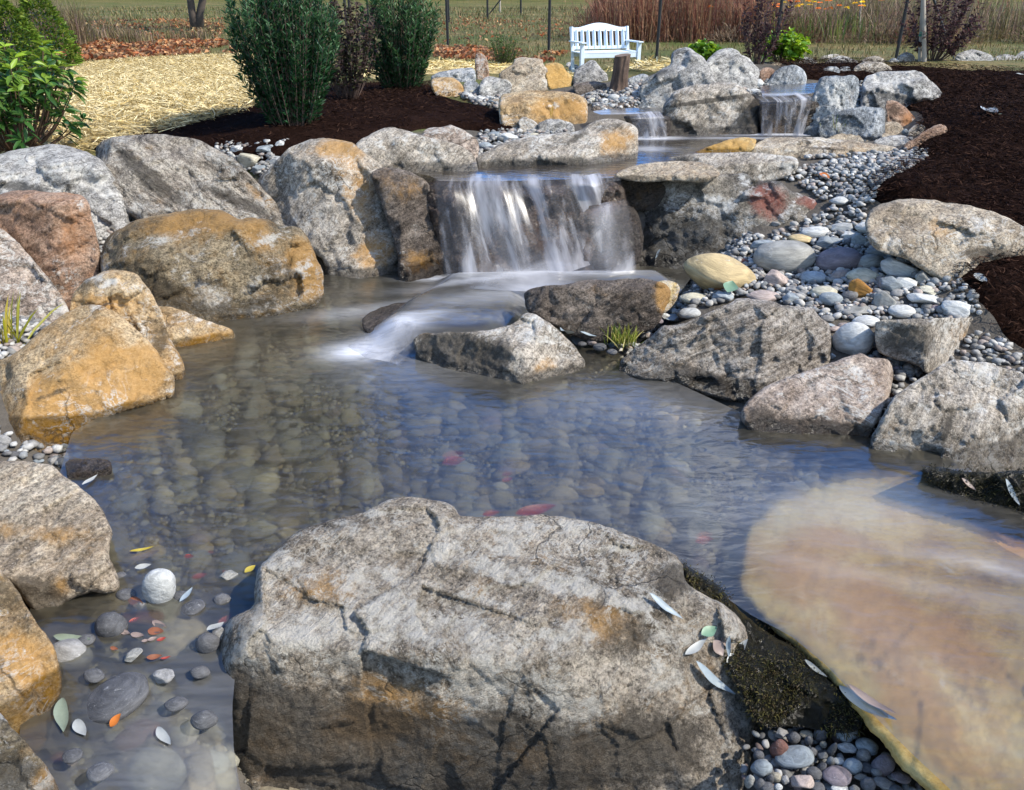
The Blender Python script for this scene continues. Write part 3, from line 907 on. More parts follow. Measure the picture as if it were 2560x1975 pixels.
B('tall tan boulder with an ochre ridge left of the main waterfall',
  [(640, 440), (669, 428), (700, 390), (720, 372), (762, 351), (815, 345), (850, 350), (874, 352), (909, 373), (948, 401), (1000, 425), (985, 450), (995, 500), (1020, 560), (1040, 620), (1040, 690), (1000, 692), (920, 694), (850, 698), (815, 694), (807, 640), (780, 590), (755, 560), (700, 500), (655, 465)],
  (850, 692, 0.0), (-14, 28), [(870, 520, 34, 32), (770, 400, -5, 68), (880, 395, 45, 45), (830, 640, -30, 20)], T=0.8, mat='tangrey', edge=0.14, rough=0.035, wet=0.015,
  paint=[('o', 890, 460, 50, 150, -28, 0.9), ('o', 850, 375, 70, 25, 0, 0.8), ('o', 930, 640, 60, 50, 30, 0.8), ('w', 760, 450, 60, 50, 0, 0.5), ('w', 960, 570, 40, 60, -20, 0.6), ('b', 880, 545, 14, 60, -40, 0.5)])
B('brown wet boulder beside the left edge of the main waterfall',
  [(925, 432), (948, 418), (1004, 423), (1039, 434), (1067, 452), (1084, 488), (1090, 551), (1098, 606), (1126, 650), (1142, 682), (1102, 692), (1000, 695), (990, 620), (965, 540), (945, 480)],
  (1080, 690, 0.0), (38, 24), [(1000, 465, 5, 62), (1000, 560, -20, 22)], T=0.6, mat='dark', edge=0.16, rough=0.04, wet=0.06, paint=[('o', 1000, 470, 60, 40, 20, 0.6), ('o', 1050, 650, 60, 30, 0, 0.6), ('w', 1030, 575, 50, 20, -10, 0.8)])
B('flecked grey tan boulder at the upper pool behind the ridge boulder',
  [(880, 352), (929, 335), (968, 315), (1007, 323), (1047, 335), (1102, 350), (1149, 362), (1189, 390), (1197, 413), (1126, 427), (1063, 437), (1039, 440), (1000, 440), (950, 420), (920, 380)],
  (1120, 430, POOL2), (8, 38), [(1000, 350, -6, 66), (1160, 380, 50, 50)], T=0.6, mat='tangrey', edge=0.2, wet=POOL2 + 0.02, paint=[('w', 960, 350, 60, 30, 0, 0.7), ('w', 1080, 380, 70, 30, 0, 0.5), ('b', 1000, 400, 40, 20, 40, 0.4)])
B('small pinkish tan boulder on the mulch edge behind the flecked boulder',
  [(1051, 330), (1070, 317), (1110, 317), (1130, 311), (1165, 327), (1189, 343), (1197, 362), (1195, 385), (1173, 400), (1120, 380), (1060, 350)],
  (1170, 385, 0.55), (10, 40), [(1110, 332, -5, 72)], T=0.45, mat='pink', edge=0.2, sp=5)
B('long flat grey rock with an ochre end along the upper pool',
  [(1185, 394), (1216, 378), (1244, 362), (1283, 350), (1323, 339), (1401, 331), (1452, 327), (1480, 307), (1512, 295), (1551, 299), (1579, 311), (1598, 327), (1594, 354), (1594, 374), (1582, 390), (1519, 400), (1401, 415), (1342, 415), (1283, 421), (1216, 421), (1197, 413)],
  (1400, 413, POOL2), (6, 26), [(1350, 380, -4, 72), (1500, 345, 32, 34), (1540, 310, 0, 68)], T=0.7, mat='tangrey', edge=0.14, wet=POOL2 + 0.008, sp=5, rough=0.03,
  paint=[('o', 1545, 355, 50, 40, 0, 1.1), ('w', 1400, 345, 150, 20, -4, 0.7), ('w', 1330, 395, 90, 10, 0, 0.6), ('b', 1330, 412, 120, 14, 0, 0.7), ('b', 1440, 345, 40, 10, -30, 0.6)])
B('long ochre boulder above the flat rock at the mulch tip',
  [(1244, 244), (1263, 232), (1323, 228), (1401, 226), (1441, 236), (1468, 248), (1470, 272), (1448, 291), (1409, 296), (1362, 293), (1307, 286), (1295, 270), (1248, 258)],
  (1400, 294, 0.63), (14, 30), [(1360, 247, -3, 72), (1440, 262, 50, 36)], T=0.5, mat='ochre', edge=0.2, sp=4.5, paint=[('o', 1400, 270, 80, 25, 0, 0.8), ('w', 1400, 255, 70, 12, -10, 0.6), ('b', 1310, 275, 40, 12, 20, 0.5)])
for lab, out, an, mt in (
        ('small leaning grey wedge stone between mulch tip and pool', [(1293, 302), (1310, 291), (1340, 305), (1357, 327), (1300, 330)], (1320, 325, .57), 'tangrey'),
        ('flat grey stone between wedge stone and long flat rock', [(1340, 307), (1370, 297), (1410, 300), (1434, 312), (1436, 330), (1350, 335)], (1390, 330, .56), 'grey'),
        ('thin tan stone lying at the mulch tip below the ochre boulder', [(1254, 270), (1285, 266), (1312, 286), (1318, 295), (1280, 290), (1257, 280)], (1280, 288, .62), 'ochre'),
        ('cream stone slab left of the long ochre boulder', [(1225, 250), (1250, 246), (1272, 262), (1258, 272), (1232, 264)], (1248, 268, .63), 'tan')):
    ST(lab, out, an, facets=[((out[0][0] + out[2][0]) / 2, out[1][1] + 9, 0, 72)], T=0.25, mat=mt, sp=3.5, ext=8)
# ---- upper left rock group
B('upright reddish standing stone in the back rock group',
  [(1187, 140), (1193, 131), (1203, 132), (1220, 146), (1224, 200), (1193, 203), (1187, 170)], (1205, 199, 'g'), (15, 12), [(1203, 158, -10, 40)], T=0.2, mat='redbrown', sp=3, edge=0.2, ext=8, jit=0.8)
B('low grey rock left of the standing stone', [(1072, 192), (1106, 177), (1150, 171), (1187, 168), (1192, 202), (1150, 207), (1090, 203)], (1130, 204, 'g'), (5, 40), [(1130, 186, 0, 70)], T=0.4, mat='bluegrey', sp=4, ext=8, jit=1)
B('tan rock with ochre stain beside the second green bush', [(1074, 197), (1126, 190), (1157, 209), (1163, 240), (1141, 246), (1098, 238), (1080, 222)], (1125, 242, 'g'), (15, 40), [(1120, 206, 0, 68)], T=0.3, mat='ochre', sp=4, ext=8, jit=1)
B('small dark grey rock between tan rock and white flecked rock', [(1155, 208), (1187, 200), (1200, 215), (1197, 238), (1163, 238)], (1180, 236, 'g'), (5, 40), [(1178, 214, 0, 70)], T=0.25, mat='bluegrey', sp=4, ext=8, jit=1)
B('white flecked grey rock below the standing stone', [(1196, 238), (1200, 205), (1220, 190), (1267, 197), (1281, 213), (1277, 232), (1244, 246)], (1240, 243, 'g'), (15, 36), [(1235, 208, -5, 66)], T=0.35, mat='grey', sp=4, ext=8, paint=[('w', 1220, 215, 30, 20, 0, 1)])
B('big cracked tan boulder in the centre of the back rock group',
  [(1248, 182), (1283, 161), (1287, 146), (1307, 142), (1358, 146), (1358, 161), (1374, 177), (1382, 200), (1374, 226), (1323, 234), (1267, 228), (1248, 205)], (1320, 232, 'g'), (10, 28), [(1310, 162, 0, 66), (1355, 200, 45, 30)], T=0.5, mat='tan', sp=4, ext=10, jit=1.2)
B('yellow ochre rock right of the cracked tan boulder', [(1354, 161), (1401, 156), (1417, 179), (1431, 193), (1427, 216), (1393, 224), (1370, 218)], (1395, 221, 'g'), (20, 34), [(1390, 180, 0, 62)], T=0.35, mat='yellow', sp=4, ext=8, paint=[('o', 1390, 190, 40, 40, 0, 1)])
B('peaked grey rock in front of the bench', [(1435, 187), (1441, 173), (1456, 160), (1484, 149), (1500, 167), (1521, 189), (1517, 212), (1433, 208)], (1475, 209, 'g'), (10, 32), [(1475, 178, -15, 58)], T=0.35, mat='grey', sp=4, ext=8)
B('dark damp ledge rock beneath the peaked grey rock', [(1431, 206), (1470, 204), (1517, 206), (1514, 226), (1500, 238), (1437, 235)], (1475, 236, 'g'), (5, 30), [(1475, 213, 0, 74)], T=0.3, mat='dark', sp=4, ext=8)
for lab, out, an, mt in (
        ('small blue grey stone beside the yellow rock near the bench', [(1421, 168), (1440, 160), (1452, 170), (1446, 184), (1425, 186)], (1437, 183, 'g'), 'bluegrey'),
        ('little grey stone touching the peaked rock under the bench seat', [(1412, 158), (1428, 153), (1438, 162), (1424, 172)], (1425, 170, 'g'), 'grey'),
        ('flat dark stone in front of the tree stump', [(1475, 268), (1520, 258), (1590, 254), (1600, 272), (1560, 282), (1490, 282)], (1540, 281, 'g'), 'dark'),
        ('wedge shaped dark stone right of the tree stump at the pool rim', [(1590, 266), (1625, 250), (1650, 272), (1660, 284), (1600, 286)], (1625, 284, 'g'), 'bluegrey'),
        ('grey flat stone left of the big right boulder behind the stump', [(1568, 195), (1600, 185), (1625, 188), (1612, 210), (1570, 212)], (1595, 211, 'g'), 'bluegrey')):
    ST(lab, out, an, facets=[((out[0][0] + out[2][0]) / 2, out[1][1] + 8, 0, 72)], T=0.25, mat=mt, sp=3.5, ext=6)
# ---- upper right rocks
B('massive grey boulder with a sloping left shoulder beside the stump',
  [(1598, 225), (1600, 210), (1618, 193), (1657, 171), (1677, 165), (1677, 134), (1697, 122), (1720, 116), (1747, 134), (1767, 150), (1783, 185), (1795, 220), (1770, 262), (1720, 285), (1660, 290), (1620, 265)],
  (1660, 286, 'g'), (-12, 32), [(1700, 180, -20, 52), (1750, 160, 35, 48), (1640, 200, -35, 58)], T=0.6, mat='grey', sp=5, edge=0.2, paint=[('w', 1700, 220, 60, 60, 0, 0.5), ('b', 1650, 185, 30, 12, -30, .6)])
B('pale grey cracked boulder behind and right of the massive one',
  [(1763, 160), (1771, 146), (1791, 126), (1818, 118), (1846, 126), (1850, 138), (1869, 142), (1881, 157), (1897, 169), (1899, 189), (1881, 228), (1830, 240), (1780, 240)],
  (1830, 232, 'g'), (8, 30), [(1820, 150, 0, 62), (1870, 170, 45, 40)], T=0.5, mat='grey', sp=5, edge=0.2, paint=[('w', 1820, 170, 50, 40, 0, 0.6)])
B('grey layered boulder with a horizontal crack at the upper pool',
  [(1655, 268), (1690, 225), (1731, 213), (1791, 207), (1834, 205), (1857, 217), (1885, 240), (1899, 268), (1901, 327), (1850, 333), (1731, 339), (1680, 332), (1660, 300)],
  (1780, 337, POOL2), (2, 26), [(1780, 238, -3, 60), (1870, 280, 50, 30), (1690, 280, -40, 35)], T=0.6, mat='tangrey', sp=5, edge=0.18, wet=POOL2 + 0.03,
  paint=[('b', 1770, 252, 110, 5, -8, 1.6), ('b', 1880, 300, 40, 60, 0, 1.0), ('w', 1790, 285, 60, 30, 0, 0.6), ('b', 1690, 320, 40, 30, 0, .8)])
B('peaked grey boulder above the right hand waterfall', [(1910, 222), (1944, 169), (1987, 161), (2007, 173), (2019, 197), (2013, 222), (1999, 234), (1930, 234)],
  (1960, 232, 'g'), (-5, 32), [(1965, 185, -15, 58), (2000, 195, 50, 40)], T=0.4, mat='bluegrey', sp=4.5, edge=0.2)
B('leaning grey slab forming the right wall of the small waterfall',
  [(2040, 213), (2050, 193), (2094, 189), (2145, 189), (2149, 220), (2139, 244), (2125, 276), (2060, 300), (2041, 338), (1999, 338), (1997, 319), (2011, 291)],
  (2020, 336, POOL2), (-35, 30), [(2090, 205, 5, 66), (2090, 250, 35, 34)], T=0.4, mat='bluegrey', sp=4.5, edge=0.18, wet=POOL2 + 0.03, paint=[('o', 2130, 240, 20, 40, 0, .6), ('w', 2070, 250, 20, 60, 25, .5)])
B('wide pale grey boulder on the mulch right of the small waterfall',
  [(2149, 246), (2157, 205), (2165, 189), (2196, 179), (2251, 177), (2299, 177), (2322, 197), (2350, 224), (2377, 252), (2383, 268), (2346, 276), (2291, 276), (2236, 266), (2173, 270), (2149, 258)],
  (2270, 274, 'g'), (4, 30), [(2240, 215, -5, 62), (2345, 240, 45, 45), (2170, 225, -50, 40)], T=0.6, mat='grey', sp=5, edge=0.2, rough=0.04, paint=[('w', 2220, 205, 70, 25, 0, .8), ('w', 2330, 245, 40, 20, 30, .8), ('b', 2250, 245, 70, 12, 10, .8)])  # dark band paints the shaded lower part
B('angular grey block in front of the leaning slab', [(2045, 317), (2054, 293), (2125, 272), (2165, 266), (2212, 270), (2214, 303), (2176, 318), (2165, 330), (2074, 342), (2047, 340)],
  (2090, 340, POOL2 + 0.01), (-12, 26), [(2140, 287, -3, 66), (2190, 295, 40, 30)], T=0.4, mat='bluegrey', sp=4.5, edge=0.16, wet=POOL2 + 0.0)
B('brown wedge rock with an orange broken end at the mulch', [(2212, 254), (2232, 248), (2271, 272), (2295, 303), (2287, 317), (2259, 320), (2216, 307)],
  (2255, 317, 'g'), (10, 30), [(2240, 270, -5, 55), (2268, 290, 45, 30)], T=0.3, mat='redbrown', sp=4, edge=0.15, ext=8, paint=[('o', 2275, 300, 18, 22, 0, 1.2), ('b', 2235, 275, 20, 20, 0, .6)])
B('lone red brown rock resting on the mulch edge', [(2257, 366), (2279, 350), (2330, 315), (2350, 307), (2366, 315), (2375, 339), (2366, 352), (2322, 364), (2263, 374)],
  (2310, 366, 'g'), (0, 38), [(2320, 335, -10, 60)], T=0.3, mat='redbrown', sp=4, edge=0.3, ext=6)
B('low tan slab behind the long flat slab', [(2058, 350), (2094, 331), (2125, 323), (2232, 335), (2238, 345), (2180, 352), (2176, 362), (2074, 360)],
  (2120, 359, 'g'), (0, 40), [(2130, 340, 0, 76)], T=0.4, mat='tan', sp=4.5, ext=8)
B('whitish flat stone beside the lone red brown rock', [(2176, 354), (2240, 336), (2292, 344), (2255, 374), (2200, 372)], (2215, 372, 'g'), (0, 45), [(2230, 355, 0, 76)], T=0.3, mat='grey', sp=4.5, ext=6, paint=[('w', 2230, 352, 50, 15, 0, .8)])
for lab, out, an, mt in (
        ('small brown rounded stone beside the peaked boulder', [(1895, 180), (1905, 170), (1925, 169), (1938, 177), (1922, 205), (1902, 214)], (1912, 212, 'g'), 'redbrown'),
        ('tan stone with pale top left of the lone red rock', [(2208, 312), (2222, 303), (2245, 303), (2260, 318), (2261, 338), (2212, 338)], (2235, 337, 'g'), 'tan'),
        ('pale stone between wedge rock and lone red rock', [(2268, 330), (2290, 310), (2312, 312), (2318, 326), (2300, 338), (2272, 338)], (2290, 337, 'g'), 'tangrey'),
        ('cream grey boulder stone on top behind the leaning slab', [(2130, 178), (2140, 162), (2170, 152), (2210, 156), (2232, 172), (2225, 190), (2150, 196)], (2180, 190, 'g'), 'tangrey'),
        ('low grey stone behind the leaning slab with a moss cushion', [(2040, 190), (2065, 168), (2095, 166), (2100, 190), (2050, 200)], (2070, 192, 'g'), 'bluegrey'),
        ('round blue grey stone next to the cream stone behind the leaning slab', [(2092, 176), (2105, 165), (2125, 165), (2130, 182), (2110, 190), (2094, 188)], (2110, 188, 'g'), 'bluegrey')):
    ST(lab, out, an, facets=[((out[0][0] + out[3][0]) / 2, min(q[1] for q in out) + 9, 0, 70)], T=0.25, mat=mt, sp=3.5, ext=6, edge=0.4)
# ---- right bank slabs
B('long flat tan slab along the gravel above the pool', [(1865, 382), (1889, 358), (1920, 343), (2039, 343), (2133, 350), (2204, 362), (2253, 372), (2241, 388), (2172, 388), (2133, 398), (2035, 392), (1987, 382), (1917, 382)],
  (2050, 390, .50), (0, 20), [(2050, 372, 0, 77), (1890, 370, -40, 40)], T=0.6, mat='tan', sp=4.5, edge=0.12, ext=14, jit=1, paint=[('b', 2070, 372, 70, 4, 4, .7)])
B('orange half drowned slab lying in the upper pool', [(1716, 386), (1759, 368), (1818, 351), (1869, 341), (1893, 347), (1889, 364), (1861, 380), (1798, 384)], (1800, 383, POOL2), (-8, 40), [(1810, 365, -6, 70)], T=0.4, mat='yellow', sp=4.5, ext=10, wet=POOL2, paint=[('o', 1820, 365, 100, 20, -10, 1.3)])
B('thick flat grey slab with a straight front edge beside the gravel', [(1655, 396), (1700, 388), (1751, 382), (1881, 380), (1976, 390), (1997, 398), (1995, 415), (1944, 437), (1897, 444), (1830, 444), (1780, 425), (1700, 408)],
  (1880, 442, .45), (8, 16), [(1900, 409, 0, 78), (1780, 410, -45, 40)], T=0.6, mat='tangrey', sp=4.5, edge=0.12, ext=14, jit=1, paint=[('b', 1940, 425, 50, 8, -15, .5), ('w', 1900, 395, 90, 8, 0, .5)])
B('flat tan cap slab overhanging the right side of the waterfall', [(1533, 440), (1559, 420), (1638, 405), (1700, 402), (1755, 405), (1790, 417), (1804, 440), (1760, 458), (1690, 452), (1610, 456), (1560, 450)],
  (1660, 453, .50), (-5, 20), [(1660, 438, -3, 77)], T=0.6, mat='tan', sp=4.5, edge=0.15, ext=0, jit=1, paint=[('b', 1580, 445, 50, 8, 0, .8)])
B('black wet rock in the hollow beneath the cap slab', [(1520, 462), (1560, 446), (1640, 450), (1670, 470), (1640, 520), (1560, 520), (1530, 500)], (1590, 500, .36), (-10, 20), [], T=0.3, mat='dark', sp=5, ext=5, wet=0.6)  # filler whose black is the hollow's shade put into the colour
B('big dark boulder with white veins and a red right tip beside the waterfall',
  [(1565, 540), (1590, 505), (1634, 462), (1690, 445), (1739, 440), (1838, 434), (1865, 432), (1893, 452), (1952, 452), (1976, 476), (2027, 495), (2074, 515), (2047, 537), (1984, 556), (1952, 574), (1905, 586), (1838, 610), (1787, 632), (1720, 662), (1660, 672), (1600, 672), (1570, 640), (1555, 600)],
  (1690, 664, .02), (-10, 34), [(1850, 470, 5, 60), (1960, 510, 28, 46), (1640, 560, -45, 26)], T=0.7, mat='veined', sp=5.5, edge=0.16, wet=0.04, ext=18,
  paint=[('w', 1860, 460, 30, 60, 40, 1.0), ('w', 1800, 520, 70, 20, 60, 0.9), ('w', 1960, 540, 60, 14, -60, 1.1), ('o', 1920, 510, 60, 50, 20, 1.3), ('o', 2040, 510, 50, 22, 15, 1.8), ('b', 1640, 600, 80, 90, 20, 0.9), ('b', 1760, 590, 110, 60, -20, 0.7), ('w', 1800, 590, 90, 40, -20, 0.6)])
B('broad low tan boulder on the mulch right of the gravel',
  [(2157, 535), (2184, 515), (2267, 495), (2350, 503), (2401, 511), (2472, 523), (2519, 543), (2560, 566), (2640, 600), (2640, 680), (2527, 665), (2484, 650), (2428, 662), (2389, 662), (2350, 625), (2314, 606), (2263, 570), (2208, 557)],
  (2380, 655, .34), (0, 34), [(2350, 590, -4, 68), (2500, 630, 15, 20)], T=0.8, mat='tan', sp=6, edge=0.2, rough=0.03, paint=[('b', 2480, 640, 90, 22, 5, .8), ('o', 2350, 570, 30, 20, 40, .6)])  # dark lobe paints the shade under the overhang at lower right
B('dark boulder ledge in the middle of the flow below the main waterfall',
  [(1308, 738), (1320, 722), (1360, 714), (1401, 714), (1464, 700), (1520, 700), (1600, 695), (1637, 704), (1665, 708), (1680, 730), (1668, 760), (1655, 785), (1636, 808), (1600, 820), (1560, 838), (1500, 845), (1440, 830), (1390, 805), (1350, 785), (1315, 768)],
  (1500, 840, .06), (-4, 24), [(1500, 722, 2, 72), (1350, 760, -50, 36), (1640, 740, 40, 30)], T=0.5, mat='dark', sp=5.5, edge=0.16, wet=0.1, rough=0.035, ext=14, paint=[('o', 1660, 735, 22, 50, 0, 1.5), ('w', 1460, 760, 50, 40, -30, .5), ('b', 1560, 770, 60, 60, 0, .5)])
B('yellow brown stone at the right end of the dark ledge', [(1632, 706), (1665, 700), (1692, 706), (1702, 722), (1690, 748), (1672, 768), (1655, 780), (1640, 750)], (1665, 770, .13), (20, 22), [(1665, 715, 0, 66)], T=0.2, mat='yellow', sp=4, ext=8)
B('wet grey boulder with a sharp pale ridge rising from the pond centre',
  [(1030, 850), (1050, 834), (1126, 830), (1224, 828), (1291, 808), (1311, 779), (1346, 787), (1401, 830), (1464, 897), (1458, 913), (1393, 930), (1354, 950), (1303, 962), (1275, 955), (1204, 940), (1126, 917), (1047, 880)],
  (1295, 958, 0.0), (-26, 26), [(1298, 872, 38, 44), (1380, 915, 30, 18), (1200, 842, -5, 76)], T=0.5, mat='tangrey', sp=5, edge=0.1, wet=0.02, rough=0.03, ext=18, kap=0.006,
  paint=[('b', 1150, 880, 110, 50, 12, 1.1), ('b', 1260, 870, 30, 60, 0, .4), ('o', 1350, 920, 60, 22, -20, .9), ('w', 1330, 830, 40, 30, 40, .6)])
B('low wet rock ledge under the thin sheet of water left of the pale ridge boulder',
  [(900, 800), (930, 775), (1010, 752), (1130, 772), (1200, 812), (1120, 846), (1040, 852), (975, 842), (925, 828)],
  (1000, 846, 0.0), (-15, 26), [(1005, 838, -5, 84)], T=0.4, mat='dark', sp=5, edge=0.3, wet=.2, rough=.03, ext=25)
B('large crinkled pale boulder at the right edge of the pond',
  [(1540, 908), (1590, 870), (1625, 842), (1650, 815), (1700, 812), (1751, 791), (1818, 759), (1850, 745), (1936, 751), (1952, 763), (2035, 767), (2047, 791), (2078, 814), (2078, 885), (2066, 909), (1968, 942), (1889, 980), (1869, 987), (1818, 976), (1755, 958), (1700, 938), (1640, 932), (1580, 922)],
  (1800, 968, 0.0), (-14, 34), [(1860, 810, 0, 62), (1930, 880, 30, 42), (1680, 860, -40, 48)], T=0.7, mat='crinkle', sp=5, edge=0.14, wet=0.015, rough=0.045, ext=25,
  paint=[('b', 1760, 945, 120, 20, 20, 1.0), ('b', 1980, 890, 70, 12, -15, .5), ('b', 1800, 870, 60, 30, 20, .3), ('o', 1720, 915, 60, 20, 10, .5)])
B('flat brown boulder with two pebbles on top at the right pond edge',
  [(1846, 1035), (1873, 995), (1917, 964), (1984, 936), (2054, 917), (2094, 901), (2125, 889), (2149, 881), (2173, 893), (2220, 897), (2230, 909), (2234, 944), (2224, 987), (2200, 1035), (2180, 1078), (2165, 1110), (2094, 1102), (1936, 1080), (1881, 1056)],
  (1980, 1084, 0.0), (-5, 22), [(1990, 1032, 0, 70), (2215, 985, 60, 36), (1890, 1020, -45, 40)], T=0.6, mat='pink', sp=5.5, edge=0.14, wet=0.02, rough=0.022, ext=22, paint=[('b', 2040, 1078, 140, 28, 5, 1.3), ('b', 1900, 1040, 40, 30, 0, .8), ('w', 2150, 930, 60, 10, 30, .7)])  # long dark lobe paints the shadow along the front edge
B('big grey tan boulder with a cracked front at the right edge of the photo',
  [(2170, 1118), (2184, 1082), (2204, 1043), (2232, 995), (2263, 968), (2322, 932), (2377, 897), (2409, 901), (2468, 905), (2560, 936), (2640, 960), (2640, 1170), (2495, 1176), (2440, 1176), (2350, 1157), (2318, 1140), (2212, 1121)],
  (2330, 1146, 0.0), (-22, 34), [(2340, 1040, -6, 70), (2410, 1060, 26, 26), (2500, 1040, 5, 62)], T=0.7, mat='tangrey', sp=6, edge=0.12, wet=0.0, rough=0.04, ext=20, paint=[('b', 2370, 1060, 10, 60, 15, .7), ('o', 2220, 1080, 50, 30, 0, .6), ('w', 2460, 1020, 80, 14, -15, .8), ('w', 2480, 1110, 20, 60, 0, .4)])
B('square cut grey block between gravel and mulch', [(2188, 800), (2291, 797), (2448, 793), (2472, 798), (2480, 814), (2476, 832), (2432, 867), (2393, 895), (2362, 905), (2314, 921), (2291, 893), (2232, 881), (2186, 861), (2188, 826)],
  (2315, 912, .10), (-22, 8), [(2318, 850, 42, 12), (2330, 806, 0, 82)], T=0.45, mat='tangrey', sp=5, edge=0.08, rough=0.025, ext=16, k=1, kap=0.006, paint=[('b', 2260, 850, 60, 40, 0, .8), ('b', 2330, 870, 30, 40, 0, .4), ('o', 2400, 840, 40, 30, 0, .4)])  # dark lobes paint the front faces as shaded below the light top
# ---- rocks along the far rim of the mulch bed
_fr = [((2060, 2145), 138, 160, 'grey'), ((1970, 2045), 142, 160, 'grey'), ((2150, 2215), 140, 156, 'tangrey'), ((2050, 2130), 134, 148, 'tangrey'), ((2385, 2485), 122, 151, 'grey'),
       ((2480, 2545), 134, 150, 'grey'), ((2535, 2620), 125, 147, 'grey'), ((1925, 1958), 154, 163, 'tan'), ((2240, 2290), 130, 152, 'tangrey'), ((2220, 2250), 144, 154, 'grey')]
_fl = ['pale rock on the far mulch rim left of the staked shrub', 'whitish jagged rock on the far mulch rim beside the lime plant', 'low peaked stone on the far mulch rim nearest the black post', 'thin flat stone behind the pale rim rock',
       'large white grey rock on the far mulch rim right of the staked shrub', 'flat whitish rock right of the large rim rock', 'pale rock on the mulch rim cut by the right edge of the photo', 'small flat tan stone at the foot of the lime plant',
       'tan rock half hidden by the staked purple shrub', 'small pale rim stone between black post and peaked stone']
for i, ((x0, x1), y0, y1, mt) in enumerate(_fr):
    gq = np.random.default_rng(50 + i)
    w = x1 - x0
    out = [(x0, y1 - 2), (x0 + w * .06, y0 + (y1 - y0) * gq.uniform(.4, .7)), (x0 + w * .25, y0 + (y1 - y0) * gq.uniform(.1, .3)), (x0 + w * gq.uniform(.45, .6), y0), (x0 + w * .78, y0 + (y1 - y0) * gq.uniform(.1, .4)), (x1 - w * .03, y0 + (y1 - y0) * .6), (x1, y1 - 1), (x0 + w * .5, y1 + 2)]
    zc = hit((x0 + x1) / 2, y1 + 1)
    B(_fl[i], out, ((x0 + x1) / 2, y1, zc[2]), (5, 32), [((x0 + x1) / 2, y0 + (y1 - y0) * .45, 0, 66)], T=0.5, mat=mt, sp=3.2, ext=5, jit=0.9, rough=0.05)
# ---------------------------------------------------------------- ledges that carry the falls
B('brown wet ledge rock behind the main waterfall curtain',
  [(1050, 456), (1110, 450), (1150, 458), (1230, 452), (1300, 460), (1380, 450), (1450, 455), (1545, 446), (1568, 480), (1570, 560), (1570, 690), (1350, 700), (1100, 700), (1078, 600)],
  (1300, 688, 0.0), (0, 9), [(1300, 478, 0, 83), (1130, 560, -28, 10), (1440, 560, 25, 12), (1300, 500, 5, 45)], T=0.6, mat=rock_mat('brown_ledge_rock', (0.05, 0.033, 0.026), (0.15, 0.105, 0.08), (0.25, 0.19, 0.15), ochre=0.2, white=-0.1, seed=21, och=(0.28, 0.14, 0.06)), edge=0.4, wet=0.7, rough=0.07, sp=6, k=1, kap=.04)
B('rounded rock under the falling water at the right end of the curtain',
  [(1432, 640), (1437, 590), (1450, 550), (1480, 532), (1530, 520), (1580, 512), (1600, 540), (1610, 600), (1600, 660), (1480, 660)],
  (1500, 688, 0.0), (-15, 22), [(1520, 550, 0, 55)], T=0.35, mat='dark', edge=0.4, wet=0.6, sp=6, ext=10)
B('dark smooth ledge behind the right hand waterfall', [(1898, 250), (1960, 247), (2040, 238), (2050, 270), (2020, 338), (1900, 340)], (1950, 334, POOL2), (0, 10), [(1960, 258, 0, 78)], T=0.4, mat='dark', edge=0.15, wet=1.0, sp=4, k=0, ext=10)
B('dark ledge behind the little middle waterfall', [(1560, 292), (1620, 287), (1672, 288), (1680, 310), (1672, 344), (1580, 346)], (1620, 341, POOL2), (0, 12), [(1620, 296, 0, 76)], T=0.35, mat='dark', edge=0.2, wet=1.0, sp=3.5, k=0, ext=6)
boulder('stone', 'flat dark slab stone at the waterline between golden wedge and flat topped boulder', 'stone',
        [(160, 1150), (230, 1145), (275, 1150), (282, 1172), (264, 1194), (215, 1199), (170, 1187)], (220, 1192, 0.0), (10, 20), [(220, 1178, 0, 72)], T=0.2, mat='dark', sp=5, ext=30, wet=0.02, edge=0.15)
boulder('mossy_ledge', 'dark wet mossy ledge between the huge boulder and the drowned slab', 'rock ledge',
        [(1690, 1400), (1760, 1438), (1800, 1468), (1860, 1536), (1930, 1588), (1990, 1622), (2062, 1690), (2114, 1742), (2170, 1806), (2100, 1815), (1980, 1795), (1890, 1800), (1840, 1700), (1760, 1560)],
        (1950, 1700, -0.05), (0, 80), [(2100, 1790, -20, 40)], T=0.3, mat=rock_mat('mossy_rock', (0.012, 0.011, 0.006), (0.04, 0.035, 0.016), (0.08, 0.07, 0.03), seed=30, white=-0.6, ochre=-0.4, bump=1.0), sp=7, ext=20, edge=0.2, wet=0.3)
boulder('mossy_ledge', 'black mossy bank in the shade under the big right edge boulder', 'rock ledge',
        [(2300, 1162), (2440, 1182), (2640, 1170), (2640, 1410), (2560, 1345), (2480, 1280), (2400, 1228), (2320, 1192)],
        (2480, 1262, 0.0), (-35, 34), [], T=0.4, mat=bpy.data.materials['mossy_rock'], sp=7, ext=20, edge=0.15, wet=0.3)  # near-black rock colour stands in for the shade of the void below the boulder

